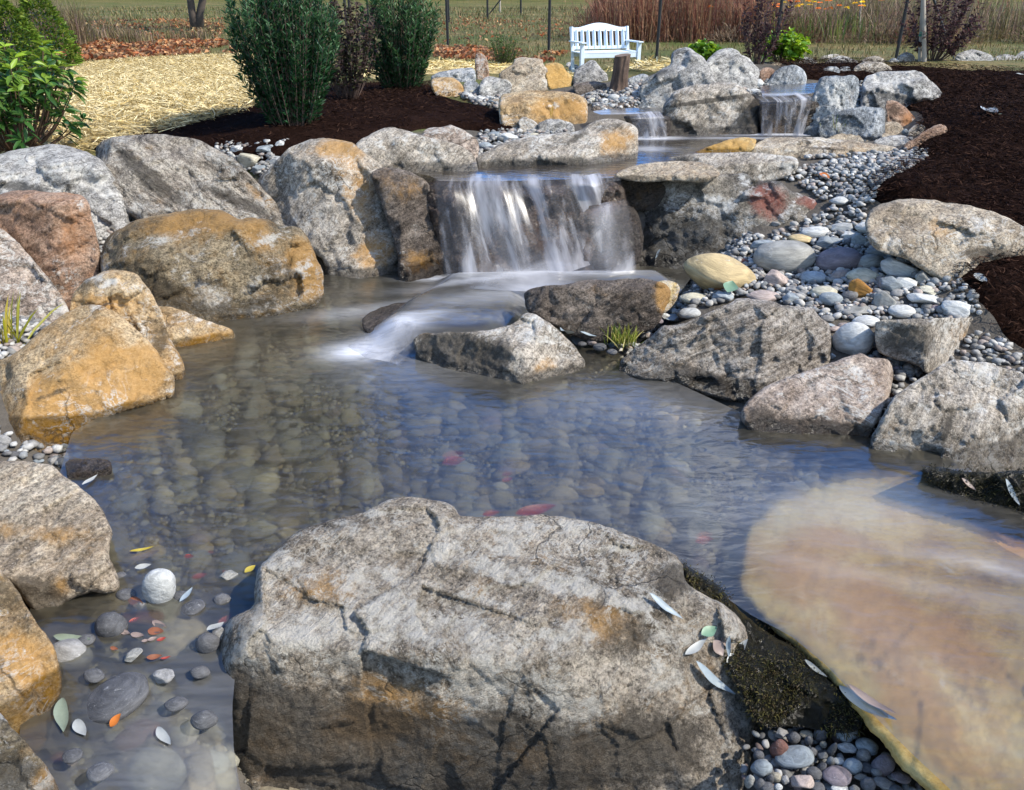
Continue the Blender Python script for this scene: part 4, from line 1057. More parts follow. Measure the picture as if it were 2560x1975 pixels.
# ---------------------------------------------------------------- mulch, straw, gravel beds
def lim(pix, far, zf):
    o = []
    for a, b in pix:
        p = hit(a, b)
        if np.hypot(p[0], p[1]) > far:
            p = at_z(a, b, zf)
            r = np.hypot(p[0], p[1])
            if r > far or r < 0:
                p = np.array([p[0] / r * far, p[1] / r * far, zf])
        o.append(tuple(p[:2]))
    return o
MULCH_L = [(205, 372), (300, 350), (365, 333), (440, 318), (520, 296), (600, 276), (680, 240), (850, 216), (1000, 206), (1080, 216), (1110, 238), (1165, 252), (1240, 274), (1292, 300), (1312, 336), (1250, 345), (1190, 330), (1050, 322), (1000, 380), (850, 400), (700, 425), (600, 425), (500, 400), (350, 392), (230, 388)]
patch('mulch_bed', MULCH_L, MULCH, 0.03, 0.016, sp=0.045, seed=1)
MULCH_R = [(1915, 170), (2000, 159), (2100, 152), (2300, 148), (2560, 144), (2760, 146), (2820, 400), (2800, 900), (2620, 905), (2560, 888), (2490, 850), (2452, 800), (2422, 762), (2372, 692), (2350, 655), (2330, 610), (2210, 530), (2150, 498), (2165, 470), (2205, 436), (2285, 400), (2285, 376), (2262, 366), (2285, 335), (2292, 310), (2285, 285), (2240, 272), (2170, 262), (2150, 205), (2040, 206), (1990, 202)]
patch('mulch_bed', MULCH_R, MULCH, 0.03, 0.016, sp=0.045, seed=2, world=lim(MULCH_R, 9.4, 0.85))
STRAW_A = [(150, 190), (215, 162), (360, 149), (520, 141), (640, 141), (720, 150), (780, 200), (700, 245), (610, 288), (500, 318), (400, 346), (330, 366), (240, 384), (150, 396), (0, 405), (-80, 395), (-80, 300), (60, 250), (130, 222)]
patch('straw_cover', STRAW_A, STRAW, 0.022, 0.012, sp=0.09, edge=0.25, seed=3)
STRAW_B = [(880, 192), (1000, 168), (1080, 157), (1200, 153), (1420, 167), (1600, 172), (1668, 164), (1690, 178), (1600, 190), (1400, 190), (1100, 182), (980, 205)]
patch('straw_cover', STRAW_B, STRAW, 0.022, 0.012, sp=0.12, edge=0.25, seed=4, world=lim(STRAW_B, 15.5, 0.3))

def strands(name, pix, n, col, L, W_, kind='stuff', seed=0, lift=0.03, world=None, tilt=0.25, sheet=0.0):
    """many thin fibres lying on a bed"""
    P = np.array(world) if world is not None else hits(pix)[:, :2]
    q = np.random.default_rng(seed)
    lo, hi = P.min(0), P.max(0)
    pts = q.uniform(lo, hi, (n * 3, 2))
    pts = pts[inside(pts, P)][:n]
    # more of them near the camera
    n = len(pts)
    z = g(pts[:, 0], pts[:, 1]) + lift * q.uniform(0.4, 1.3, n) + sheet
    a = q.uniform(0, math.pi, n)
    l = q.uniform(*L, n) / 2
    w = q.uniform(*W_, n) / 2
    tl = q.normal(0, tilt, n)
    dx = np.stack([np.cos(a) * l, np.sin(a) * l, tl * l], 1)
    nx_ = np.stack([-np.sin(a) * w, np.cos(a) * w, q.normal(0, .5, n) * w], 1)
    c = np.c_[pts, z]
    bend = np.stack([-np.sin(a), np.cos(a), np.full(n, 0.3)], 1) * (q.normal(0, .25, n) * l)[:, None]
    V = np.stack([c - dx - nx_ + bend, c - dx + nx_ + bend, c + nx_, c - nx_, c + dx + nx_ + bend, c + dx - nx_ + bend], 1).reshape(-1, 3)
    b = np.arange(n)[:, None] * 6
    F = np.concatenate([b + [0, 1, 2, 3], b + [3, 2, 4, 5]])
    tint = np.repeat(np.array(col)[q.integers(0, len(col), n)] * q.uniform(.7, 1.3, (n, 1)), 6, 0)
    o = link(name, make_mesh(name, V, F, False, TINT, attrs={'tint': np.clip(tint, 0, 1)}))
    return tag(o, kind=kind)

def tint_mat(name, rough=0.75, trans=0.0, spec=0.25):
    t = NT(name)
    at = t.n('Attribute', attribute_name='tint')
    p = t.principled(Base_Color=at.outputs['Color'], Roughness=rough)
    p.inputs['Specular IOR Level'].default_value = spec
    if trans:
        tr = t.n('BsdfTranslucent')
        t.put(tr.inputs['Color'], t.mix(0.5, at.outputs['Color'], (0.16, 0.24, 0.02), 'ADD'))
        ms = t.n('MixShader')
        ms.inputs[0].default_value = trans
        t.put(ms.inputs[1], p)
        t.put(ms.inputs[2], tr)
        return t.done(ms)
    return t.done(p)
TINT = tint_mat('dry_fibre', .95, 0.0, .04)
strands('mulch_fibres', MULCH_L, 12000, [(.014, .007, .005), (.025, .0125, .0085), (.006, .0035, .0028), (.044, .023, .015)], (.015, .055), (.0015, .005), seed=11, sheet=.025)
strands('mulch_fibres', MULCH_R, 30000, [(.014, .007, .005), (.025, .0125, .0085), (.006, .0035, .0028), (.044, .023, .015)], (.015, .055), (.0015, .005), seed=12, sheet=.025, world=lim(MULCH_R, 9.4, .85))
strands('straw_strands', STRAW_A, 52000, [(.58, .48, .26), (.48, .37, .17), (.66, .57, .35), (.36, .26, .10)], (.06, .2), (.0025, .0065), seed=13, sheet=.02, lift=.03)
strands('straw_strands', STRAW_B, 5000, [(.62, .50, .24), (.5, .38, .15), (.7, .6, .34)], (.08, .26), (.005, .012), seed=14, sheet=.02, world=lim(STRAW_B, 15.5, .3))

# ---------------------------------------------------------------- pebbles and cobbles
def ico(sub):
    bm = bmesh.new()
    bmesh.ops.create_icosphere(bm, subdivisions=sub, radius=1)
    V = np.array([v.co[:] for v in bm.verts])
    F = np.array([[v.index for v in f.verts] for f in bm.faces])
    bm.free()
    return V, F
ICO1, ICO2, ICO4 = ico(1), ico(2), ico(4)

def pebble_shape(V, seed, angular=False):
    q = np.random.default_rng(seed)
    if angular:
        n = q.normal(size=(13, 3))
        n /= np.linalg.norm(n, axis=1)[:, None]
        dd = q.uniform(0.62, 1.0, 13)
        r = np.min(np.where(V @ n.T > 0.05, dd / np.maximum(V @ n.T, .05), 9), 1)
        r = np.minimum(r, 1.15) * (1 + 0.05 * fbm(V * 2.5 + seed, 4, seed))
        O = V * r[:, None]
    else:
        e = q.uniform(0.8, 1.15)
        O = np.sign(V) * np.abs(V) ** e * (1 + 0.09 * vn(V * 0.9 + seed * 3.1, seed) + 0.05 * vn(V * 1.9 + seed, seed + 2))[:, None]
    return O / (np.abs(O).max(0) + 1e-9)
PS = [make_mesh('cobble', pebble_shape(ICO4[0], 100 + i), ICO4[1], True, CM['grey']) for i in range(7)]
PA = [make_mesh('angular_cobble', pebble_shape(ICO4[0], 200 + i, True), ICO4[1], True, CM['grey']) for i in range(5)]
_pk = [0]

def cobble(label, px, py, rx, ry, ang, colour, angular=False, group='river cobbles', zbase=None, flat=0.8, name='cobble'):
    p = hit(px, py + ry * 0.55) if zbase is None else at_z(px, py + ry * 0.55, zbase)
    d = ray(px, py)
    t = p[1] / ray(px, py + ry * 0.55)[1]
    c = CAM + d * t
    k = t / FPX
    th = math.atan2(-d[2], d[1])
    a, v = rx * k, ry * k
    b = a * flat
    cc = v * v - (b * math.sin(th)) ** 2
    if cc < (0.45 * v) ** 2:
        cc = (0.55 * v) ** 2
        b = math.sqrt(max(v * v - cc * math.cos(th) ** 2, 1e-6)) / math.sin(th)
        h = math.sqrt(cc)
    else:
        h = math.sqrt(cc) / math.cos(th)
    _pk[0] += 1
    me = (PA if angular else PS)[_pk[0] % (5 if angular else 7)]
    o = link(name, me, None, tuple(c))
    o.scale = (a, b, h)
    o.rotation_euler = (0, R(ang), 0)
    o.material_slots[0].link = 'OBJECT'
    o.material_slots[0].material = CM[colour]
    tag(o, label, 'cobble' if max(rx, ry) > 14 else 'pebble', group)
    return o

_near = [('the square cut grey block', 2330, 800), ('the big yellow cobble', 1798, 684), ('the crinkled pale boulder', 1850, 760), ('the red tipped boulder', 2000, 540), ('the broad low tan boulder', 2330, 610),
         ('the right mulch bed', 2400, 720), ('the rust orange stone', 2151, 724), ('the ridge boulder', 680, 420), ('the long flat rock', 1280, 360), ('the tree stump', 1545, 245), ('the mulch tip', 1215, 240),
         ('the leaning grey slab', 2150, 280), ('the flat brown boulder', 2190, 930), ('the golden wedge', 100, 1130), ('the drowned slab', 2240, 1930), ('the huge boulder', 1900, 1930), ('the mossy ledge', 2080, 1800), ('the pond outlet', 340, 1620),
         ('the dark ledge', 1640, 790), ('the massive grey boulder', 1890, 215), ('the big grey oval cobble', 1962, 645), ('the round white cobble', 2133, 851)]
_used = {}

def auto(px, py, rx, ry, ang, c, angular=False, **k):
    angular = angular or (c in ('blue', 'pale', 'green', 'grey', 'tan') and (px * 7 + py * 3) % 5 < 2)
    near = sorted(_near, key=lambda n: math.hypot(n[1] - px, n[2] - py))
    size = 'small' if rx < 16 else 'medium' if rx < 30 else 'large'
    shp = 'angular' if angular else 'long' if rx > 2.2 * ry else 'round' if rx < 1.25 * ry else 'oval'
    side = 'left of' if px < near[0][1] - 8 else 'right of' if px > near[0][1] + 8 else 'beside'
    lab = f'{size} {CB[c][1]} {shp} cobble {side} {near[0][0]}'
    if lab in _used:
        lab = f'{size} {CB[c][1]} {shp} cobble between {near[0][0]} and {near[1][0]}'
    if lab in _used:
        vs = 'above' if py < near[0][2] else 'below'
        lab = f'{size} {CB[c][1]} {shp} cobble just {vs} {near[0][0]} toward {near[1][0]}'
    if lab in _used:
        lab = f'{size} {CB[c][1]} {shp} cobble near {near[0][0]}, farther from it than its look-alikes'
    _used[lab] = 1
    return cobble(lab, px, py, rx, ry, ang, c, angular, **k)

cobble('big smooth yellow cobble with an orange right end beside the dark ledge', 1798, 684, 98, 52, 14, 'yellow')
cobble('big grey oval cobble with a tan right side on the gravel', 1962, 645, 78, 42, -3, 'green')
cobble('large purplish grey oval cobble in the middle of the cobble bank', 2098, 651, 58, 33, -8, 'purple')
cobble('rust orange angular stone standing out among the blue cobbles', 2151, 724, 32, 25, 20, 'rust', True)
cobble('round white grey cobble as big as a head beside the square block', 2133, 851, 51, 47, -10, 'pale')
cobble('small greenish pebble resting on the flat brown boulder', 2035, 1007, 15, 9, 0, 'green', zbase=.075)
cobble('tiny grey pebble resting on the flat brown boulder behind the greenish one', 1989, 981, 12, 7, 0, 'grey', zbase=.10)
for q in [(2066, 606, 37, 20, -10, 'blue'), (2149, 604, 21, 23, 0, 'blue'), (2222, 604, 40, 25, 0, 'yellow'), (2289, 623, 28, 24, 0, 'pale', True), (2210, 633, 44, 18, 8, 'green', True), (2174, 657, 36, 22, -15, 'green'),
          (2251, 673, 50, 27, 10, 'pale', True), (2157, 692, 43, 24, 5, 'cream'), (2038, 582, 36, 15, -5, 'pale'), (2111, 566, 34, 16, -8, 'pale'), (2174, 570, 37, 18, 5, 'pale'), (1907, 617, 30, 22, -20, 'blue'), (2003, 598, 32, 13, 5, 'yellow'),
          (2100, 503, 24, 12, 0, 'pale'), (2170, 497, 15, 10, 0, 'pale'), (1938, 698, 40, 28, 10, 'pinkish', True), (2035, 694, 34, 17, 0, 'blue'), (2098, 692, 27, 18, -15, 'pinkish'), (2230, 714, 45, 25, 10, 'blue', True), (2271, 708, 33, 21, 15, 'pale'),
          (2306, 696, 25, 23, 0, 'green', True), (1739, 747, 43, 18, 3, 'cream'), (1806, 743, 27, 18, 0, 'blue'), (1724, 783, 28, 14, -5, 'pale'), (1909, 740, 42, 17, 0, 'pinkish'), (1987, 724, 35, 14, 0, 'grey'), (2060, 732, 34, 18, 0, 'cream'),
          (2011, 732, 15, 9, 0, 'grey'), (1976, 747, 28, 16, -15, 'blue', True), (2078, 749, 31, 18, 5, 'blue'), (2121, 741, 19, 14, -10, 'dark'), (2212, 755, 30, 26, 20, 'green', True), (2312, 747, 44, 18, 8, 'pale'), (2326, 726, 38, 14, 3, 'cream', True),
          (2397, 769, 42, 27, 10, 'pale'), (2367, 783, 17, 8, 0, 'grey'), (2255, 779, 34, 17, 0, 'pale'), (2133, 775, 42, 15, -5, 'green', True), (2165, 803, 35, 17, 0, 'pale'), (2068, 797, 18, 10, 0, 'grey'), (2127, 791, 15, 9, 0, 'pinkish'),
          (2190, 736, 20, 10, 0, 'redd'), (2243, 734, 21, 12, -10, 'grey'), (2182, 771, 15, 8, 5, 'grey'), (2196, 582, 25, 13, 0, 'grey'), (2125, 586, 32, 12, -8, 'pale', True), (2043, 549, 8, 15, 15, 'dark'), (1982, 571, 11, 7, 0, 'grey'),
          (1860, 655, 14, 9, 0, 'redd'), (1880, 672, 12, 7, 0, 'grey'), (1890, 640, 13, 8, 0, 'pale'), (2020, 660, 12, 8, 0, 'dark'), (2030, 625, 13, 8, 10, 'grey'), (2330, 660, 15, 9, 10, 'grey'), (2345, 680, 16, 9, 0, 'tan'), (2310, 655, 14, 9, 0, 'dark'), (2355, 705, 14, 8, 0, 'grey'),
          (2120, 610, 11, 8, 0, 'dark'), (2180, 615, 12, 8, 0, 'purple'), (2265, 640, 12, 7, 0, 'grey'), (2200, 690, 14, 8, 10, 'cream'), (1975, 690, 15, 9, 0, 'pale'), (1990, 680, 12, 8, 0, 'dark'), (2340, 770, 18, 9, 5, 'purple'), (2300, 775, 16, 9, 0, 'blue'), (2110, 815, 16, 9, 0, 'pinkish'), (2070, 815, 17, 9, -5, 'blue'), (2030, 760, 15, 8, 0, 'tan'),
          (2160, 752, 14, 9, 0, 'pale'), (2255, 810, 15, 8, 0, 'pale'), (2185, 700, 11, 7, 0, 'dark'), (1940, 560, 12, 7, 0, 'grey'), (2060, 540, 13, 8, 0, 'pale'), (2130, 535, 12, 7, 0, 'blue'), (2210, 545, 13, 7, 0, 'dark'),
          # by the ridge boulder
          (600, 372, 28, 12, 0, 'pale'), (624, 402, 32, 22, -5, 'cream', True), (662, 376, 28, 16, 0, 'blue', True), (703, 368, 22, 17, 15, 'pale'), (691, 398, 30, 13, -5, 'pale', True), (646, 423, 20, 14, -20, 'blue'), (583, 390, 18, 8, 20, 'pale'), (608, 425, 12, 7, 0, 'grey'), (570, 372, 12, 6, 0, 'tan'),
          # by the long flat rock
          (1238, 337, 23, 13, 0, 'blue', True), (1269, 343, 30, 13, 0, 'pale', True), (1208, 347, 13, 8, 0, 'blue'), (1212, 365, 19, 10, 0, 'blue'), (1244, 363, 15, 7, 0, 'grey'), (1334, 339, 17, 7, 0, 'cream'), (1370, 326, 16, 8, 0, 'tan'), (1315, 345, 12, 6, 0, 'grey'), (1290, 328, 10, 6, 0, 'grey'), (1190, 375, 12, 8, 0, 'pale'),
          (1165, 241, 13, 10, 0, 'pale'), (1200, 247, 18, 9, 0, 'pale'), (1234, 259, 17, 9, 10, 'blue'), (1226, 247, 12, 6, 0, 'pale'), (1180, 232, 9, 6, 0, 'cream'),
          (1535, 246, 15, 10, 0, 'pale'), (1559, 250, 16, 9, 0, 'blue'), (1510, 254, 13, 8, 0, 'pale'), (1584, 219, 17, 7, 0, 'pale'), (1580, 246, 14, 7, 0, 'grey'), (1494, 262, 15, 7, 0, 'grey'), (1602, 226, 12, 8, 0, 'blue'), (1590, 234, 11, 7, 0, 'pale'), (1522, 262, 12, 6, 0, 'blue'), (1615, 240, 12, 7, 0, 'grey'), (1480, 250, 11, 6, 0, 'cream'),
          (1895, 211, 14, 13, 0, 'pale'), (1889, 232, 18, 10, 10, 'pale'), (2198, 262, 18, 10, 0, 'pale'), (2137, 268, 13, 7, 0, 'blue'), (2155, 250, 9, 7, 0, 'dark'), (2152, 228, 8, 8, 0, 'dark'), (2192, 318, 18, 8, 0, 'grey'), (2170, 262, 10, 6, 0, 'grey'), (2262, 330, 8, 8, 0, 'blue'),
          # between the flat boulders
          (2195, 905, 16, 10, 20, 'pinkish'), (2230, 882, 18, 10, 15, 'blue'), (2260, 905, 17, 11, 0, 'blue'), (2248, 920, 16, 11, 30, 'blue'), (2268, 932, 20, 14, -15, 'green'), (2240, 925, 12, 12, 0, 'purple'), (2290, 905, 13, 9, 0, 'grey'), (2295, 928, 13, 8, 0, 'grey'), (2240, 985, 14, 9, -30, 'redd'), (2212, 1002, 10, 9, 0, 'dark'), (2195, 865, 15, 7, 0, 'green'), (2080, 890, 10, 9, 0, 'blue'), (2075, 845, 9, 8, 0, 'blue'),
          (2085, 822, 16, 8, -10, 'pinkish'),
          (2420, 890, 14, 10, 0, 'grey'), (2437, 868, 12, 10, 20, 'grey'), (2462, 852, 11, 12, 0, 'pale'), (2480, 900, 16, 9, 10, 'tan'), (2510, 905, 18, 10, 15, 'grey'), (2475, 878, 12, 8, 0, 'pale'), (2440, 845, 8, 9, 0, 'tan'), (2530, 930, 16, 8, 10, 'blue'), (2550, 905, 13, 7, 20, 'grey'), (2495, 925, 13, 8, 0, 'grey'), (2455, 902, 11, 7, 0, 'dark'),
          (130, 1150, 21, 13, -20, 'grey'), (95, 1152, 15, 9, 0, 'blue'), (35, 1136, 14, 9, 10, 'dark'), (52, 1136, 11, 10, 0, 'dark'), (8, 1106, 19, 18, 30, 'grey'), (150, 1160, 16, 9, -20, 'pale'), (200, 1127, 20, 14, 0, 'dark'), (15, 1130, 10, 8, 0, 'blue')]:
    auto(*q)
for q in [(1640, 800, 20, 11, 20, 'purple'), (1660, 790, 16, 9, 0, 'pale'), (1560, 850, 16, 9, 0, 'dark'), (1500, 868, 18, 10, 0, 'dark'), (1480, 855, 13, 9, 0, 'pinkish'), (1600, 838, 14, 9, 0, 'dark'), (1530, 880, 14, 8, 0, 'dark'), (1590, 862, 13, 8, 30, 'pale'), (1455, 860, 12, 7, 0, 'dark'), (1620, 815, 13, 9, 0, 'redd')]:
    auto(*q, zbase=.02)
for lab, px, py, rx, ry, an, c, zb in [
        ('pale egg shaped stone standing half dry in the pond outlet', 400, 1471, 41, 47, 10, 'pale', 0.0), ('dark wet stone leaning toward the ochre boulder in the outlet', 276, 1568, 39, 37, -25, 'dark', -.02), ('grey wet stone touching the tall ochre boulder in the outlet', 175, 1637, 54, 44, 20, 'grey', -.05),
        ('largest dark oval stone breaking the water of the outlet', 285, 1747, 93, 60, -14, 'dark', -.06), ('tan and grey blocky stone under water in the outlet', 441, 1600, 82, 58, 0, 'tan', -.1), ('flat red brown stone under water at the bottom of the outlet', 340, 1838, 68, 38, -22, 'redd', -.1),
        ('big greenish stone deep in the misty outlet water', 390, 1930, 76, 66, 0, 'green', -.14), ('small dark stone behind the leaning dark one in the outlet', 345, 1602, 26, 18, 0, 'dark', -.05), ('reddish flat stone behind the blocky stone in the outlet', 359, 1543, 52, 19, 5, 'redd', -.06),
        ('small brown pebble by the bottom corner boulder in the outlet', 145, 1895, 20, 15, 0, 'redd', -.08), ('tan pebble right of the brown pebble in the outlet', 178, 1905, 16, 14, -30, 'pinkish', -.08)]:
    cobble(lab, px, py, rx, ry, an, c, zbase=zb, group='stones in the pond outlet')
for q in [(316, 1488, 26, 17, 10, 'dark'), (352, 1512, 22, 13, -10, 'grey'), (455, 1490, 24, 15, 15, 'dark'), (520, 1610, 30, 26, 30, 'dark'), (545, 1590, 20, 26, 0, 'grey'), (300, 1440, 20, 12, 0, 'dark'), (480, 1520, 34, 20, -10, 'dark'), (235, 1690, 26, 18, 20, 'dark'),
          (410, 1690, 30, 20, 0, 'grey'), (500, 1680, 26, 18, 10, 'dark'), (330, 1640, 28, 18, -20, 'green'), (215, 1600, 22, 15, 0, 'dark'), (440, 1760, 30, 20, 0, 'dark'), (180, 1890, 26, 18, 0, 'dark'), (250, 1930, 34, 24, 0, 'dark'), (510, 1800, 34, 26, 0, 'dark'), (555, 1500, 24, 18, 0, 'dark'), (570, 1440, 26, 17, 0, 'green')]:
    auto(*q, zbase=-.012, group='stones in the pond outlet')
for q in [(1986, 1892, 48, 27, -12, 'blue'), (1904, 1920, 28, 23, 0, 'blue'), (2113, 1835, 34, 26, -8, 'blue', True), (2168, 1867, 30, 22, 15, 'blue'), (2085, 1812, 33, 17, -30, 'grey'), (2117, 1869, 24, 14, 0, 'pale'), (2159, 1890, 18, 16, 0, 'grey'), (2207, 1913, 26, 26, 35, 'purple'),
          (2131, 1915, 25, 21, 0, 'blue'), (2092, 1941, 36, 24, -10, 'purple'), (2035, 1934, 21, 17, 20, 'dark'), (2005, 1954, 29, 22, 0, 'pinkish', True), (1947, 1874, 24, 26, 0, 'redd'), (2051, 1837, 17, 18, 0, 'dark'), (2016, 1835, 17, 10, 0, 'tan'), (2078, 1878, 11, 21, 10, 'dark'),
          (2055, 1890, 14, 11, -20, 'grey'), (2021, 1853, 11, 13, 0, 'dark'), (1984, 1845, 17, 16, 0, 'dark'), (1952, 1832, 19, 14, 0, 'grey'), (1897, 1890, 14, 12, 0, 'dark'), (1940, 1943, 14, 12, 0, 'tan'), (1963, 1950, 15, 12, 20, 'grey'), (1925, 1948, 10, 12, 0, 'dark'), (1874, 1955, 13, 17, 0, 'green'),
          (1899, 1962, 15, 16, 0, 'dark'), (1945, 1968, 12, 10, 0, 'pale'), (1917, 1970, 18, 14, 0, 'dark'), (2099, 1970, 22, 10, 0, 'pale'), (2152, 1943, 17, 9, 0, 'green'), (2170, 1962, 19, 18, 0, 'dark'), (2209, 1958, 28, 15, 15, 'grey'), (2253, 1944, 26, 15, 10, 'purple'), (2191, 1932, 17, 13, 25, 'grey'),
          (2097, 1903, 14, 9, 0, 'pale'), (2076, 1905, 10, 13, 0, 'grey'), (2053, 1918, 16, 10, -40, 'dark'), (2166, 1920, 20, 12, 0, 'dark'), (2214, 1887, 11, 7, 0, 'grey'), (2030, 1880, 14, 12, 0, 'dark'), (2141, 1842, 10, 8, 0, 'grey'), (2045, 1968, 18, 12, 0, 'dark'), (2135, 1975, 16, 12, 0, 'grey'), (2060, 1860, 10, 9, 0, 'tan'), (2240, 1975, 20, 12, 0, 'dark'), (2000, 1812, 14, 10, 0, 'dark'), (2040, 1812, 12, 9, 0, 'tan')]:
    auto(*q, zbase=-.14, group='pebbles in the front corner pile')

def heap(name, polys, n, size, cols, lift=0.0, seed=0, zfun=None, sub=ICO1, flat=(.45, .75), wet=False, keep=None, mat=None):
    q = np.random.default_rng(seed)
    Vs, Fs, Ts = [], [], []
    b = 0
    base = [pebble_shape(sub[0], seed * 10 + i + 1, i % 3 == 2) for i in range(6)]
    for P in polys:
        A = abs(np.sum(P[:, 0] * np.roll(P[:, 1], -1) - np.roll(P[:, 0], -1) * P[:, 1])) / 2
        m = int(n * A)
        lo, hi = P.min(0), P.max(0)
        pts = q.uniform(lo, hi, (m * 4, 2))
        pts = pts[inside(pts, P)][:m]
        if keep is not None:
            pts = pts[keep(pts)]
        m = len(pts)
        z = zfun(pts) if zfun else g(pts[:, 0], pts[:, 1])
        s = q.gamma(2.2, 1 / 2.2, m) * (size[1] - size[0]) * .42 + size[0]
        s = np.minimum(s, size[1])
        for i in range(m):
            V = base[i % 6] * np.array([s[i], s[i] * q.uniform(.6, .95), s[i] * q.uniform(*flat)])
            a, tl = q.uniform(0, 6.28), q.normal(0, .22)
            ca, sa, ct, st_ = math.cos(a), math.sin(a), math.cos(tl), math.sin(tl)
            V = np.stack([V[:, 0] * ca - V[:, 1] * sa, V[:, 0] * sa + V[:, 1] * ca, V[:, 2]], 1)
            V = np.stack([V[:, 0] * ct + V[:, 2] * st_, V[:, 1], -V[:, 0] * st_ + V[:, 2] * ct], 1)
            Vs.append(V + np.array([pts[i, 0], pts[i, 1], z[i] + s[i] * .3 + lift + q.uniform(0, size[0] * 1.2)]))
            Fs.append(sub[1] + b)
            b += len(V)
            c = np.array(cols[q.integers(0, len(cols))]) * q.uniform(.65, 1.3)
            Ts.append(np.repeat(c[None], len(V), 0))
    o = link(name, make_mesh(name, np.vstack(Vs), np.vstack(Fs), True, mat or GRAVEL, attrs={'tint': np.clip(np.vstack(Ts), 0, 1)}))
    return tag(o, kind='stuff')
GREYS = [(.27, .265, .25), (.36, .355, .335), (.20, .198, .19), (.30, .30, .295), (.23, .24, .24), (.40, .385, .35), (.28, .235, .205), (.46, .45, .42), (.15, .148, .145)]
GV = [hits(p)[:, :2] for p in (
    [(1985, 425), (2100, 402), (2190, 388), (2330, 374), (2310, 402), (2240, 442), (2195, 472), (2185, 500), (2160, 535), (2280, 600), (2360, 660), (2400, 705), (2450, 775), (2485, 805), (2190, 806), (2060, 800), (1960, 762), (1860, 745), (1700, 800), (1650, 770), (1700, 685), (1800, 636), (1900, 596), (2080, 520), (1990, 455), (1930, 440)],
    [(225, 560), (330, 480), (430, 528), (450, 565), (300, 600), (255, 680), (235, 690)],
    [(2140, 890), (2190, 855), (2310, 925), (2250, 990), (2190, 1110), (2160, 1105), (2225, 940)],
    [(2370, 905), (2440, 826), (2495, 850), (2600, 915), (2600, 970), (2460, 918)],
    [(1400, 850), (1480, 830), (1650, 790), (1670, 800), (1560, 900), (1440, 880)],
    [(-40, 1090), (60, 1120), (210, 1115), (240, 1150), (170, 1180), (60, 1160), (-40, 1160)],
    [(540, 365), (720, 355), (720, 440), (640, 440), (540, 400)],
    [(1180, 395), (1200, 335), (1300, 320), (1440, 325), (1300, 360), (1200, 400)],
    [(1140, 235), (1250, 245), (1270, 280), (1180, 262)],
    [(1430, 250), (1600, 200), (1660, 270), (1500, 280)],
    [(2125, 268), (2150, 200), (2182, 264)],
    [(1990, 402), (2050, 394), (2250, 380), (2300, 376), (2200, 390)],
    [(-40, 790), (140, 800), (110, 880), (-40, 940)], [(-40, 1040), (70, 1130), (-40, 1120)],
    [(640, 430), (730, 420), (800, 600), (740, 570)],
    [(1830, 240), (1905, 180), (1950, 200), (1900, 245)])]
heap('gravel', GV[:1], 1500, (.009, .028), GREYS, seed=3, lift=.004, sub=ICO2)
heap('gravel', GV[1:], 1300, (.012, .030), GREYS, seed=4, lift=.004)
FRONTG = [at_z(np.array([q[0] for q in p]), np.array([q[1] for q in p]), -.15)[:, :2] for p in ([(1840, 1990), (1870, 1840), (1950, 1790), (2130, 1790), (2190, 1860), (2300, 1960), (2340, 2060), (1840, 2060)],)]
heap('gravel', FRONTG, 2600, (.008, .018), GREYS[2:5] + [(.1, .1, .1), (.12, .09, .08)], seed=5, sub=ICO2, zfun=lambda p: np.full(len(p), -.165))
# pond bed
BED = [(.20, .185, .14), (.26, .25, .20), (.15, .14, .12), (.21, .215, .20), (.30, .275, .20), (.17, .15, .115), (.22, .19, .135), (.12, .12, .11)]
heap('pond_bed_stones', [POND], 190, (.012, .085), BED, seed=6, sub=ICO2, flat=(.28, .5), keep=lambda p: ((p[:, 1] > 1.75) | (p[:, 0] < -.55) & (p[:, 1] > .95)) & (p[:, 1] < 4.7) & (np.abs(p[:, 0]) < 2.6))
heap('pond_bed_stones', [POND], 1700, (.006, .02), BED, seed=16, sub=ICO1, lift=.0, keep=lambda p: ((p[:, 1] > 1.75) | (p[:, 0] < -.55) & (p[:, 1] > .95)) & (p[:, 1] < 4.0) & (np.abs(p[:, 0]) < 2.6))
heap('pool_bed_stones', [POOL], 400, (.015, .04), BED, seed=7)
q_ = np.random.default_rng(77)
_bc = ['tan', 'green', 'grey', 'cream', 'grey', 'tan', 'purple', 'yellow', 'dark', 'grey', 'green']
_pn = {'tan': 'tan', 'green': 'greenish', 'grey': 'grey', 'cream': 'cream', 'purple': 'purplish', 'yellow': 'yellowish', 'dark': 'dark', 'pinkish': 'pinkish'}
_n = 0
for i in range(900):
    px, py = q_.uniform(280, 2000), 860 + 560 * q_.uniform() ** 0.8
    p = at_z(px, py, 0)
    if sdf(p[None, :2], POND)[0] < 0.12 or _n >= 105:
        continue
    if inside(np.array([[px, py]]), [(540, 1430), (900, 1270), (1150, 1270), (1700, 1360), (1760, 1500), (560, 1560)])[0] or inside(np.array([[px, py]]), [(1030, 830), (1310, 780), (1470, 900), (1300, 970)])[0] or px > 1850 and py > 1200:
        continue
    c = _bc[q_.integers(0, len(_bc))]
    zb = float(g(p[0], p[1])) + .01
    r = q_.uniform(20, 46) * (0.6 + 0.5 * (py - 850) / 600)
    far = 'left' if px < 700 else 'middle' if px < 1250 else 'right'
    cobble(f'{_pn[c]} stone on the pond bed seen through the water, {far} part', px, py, r, r * q_.uniform(.5, .8), q_.uniform(-20, 20), c, q_.random() < .15, group='submerged stones of the pond bed', zbase=zb + .0)
    _n += 1
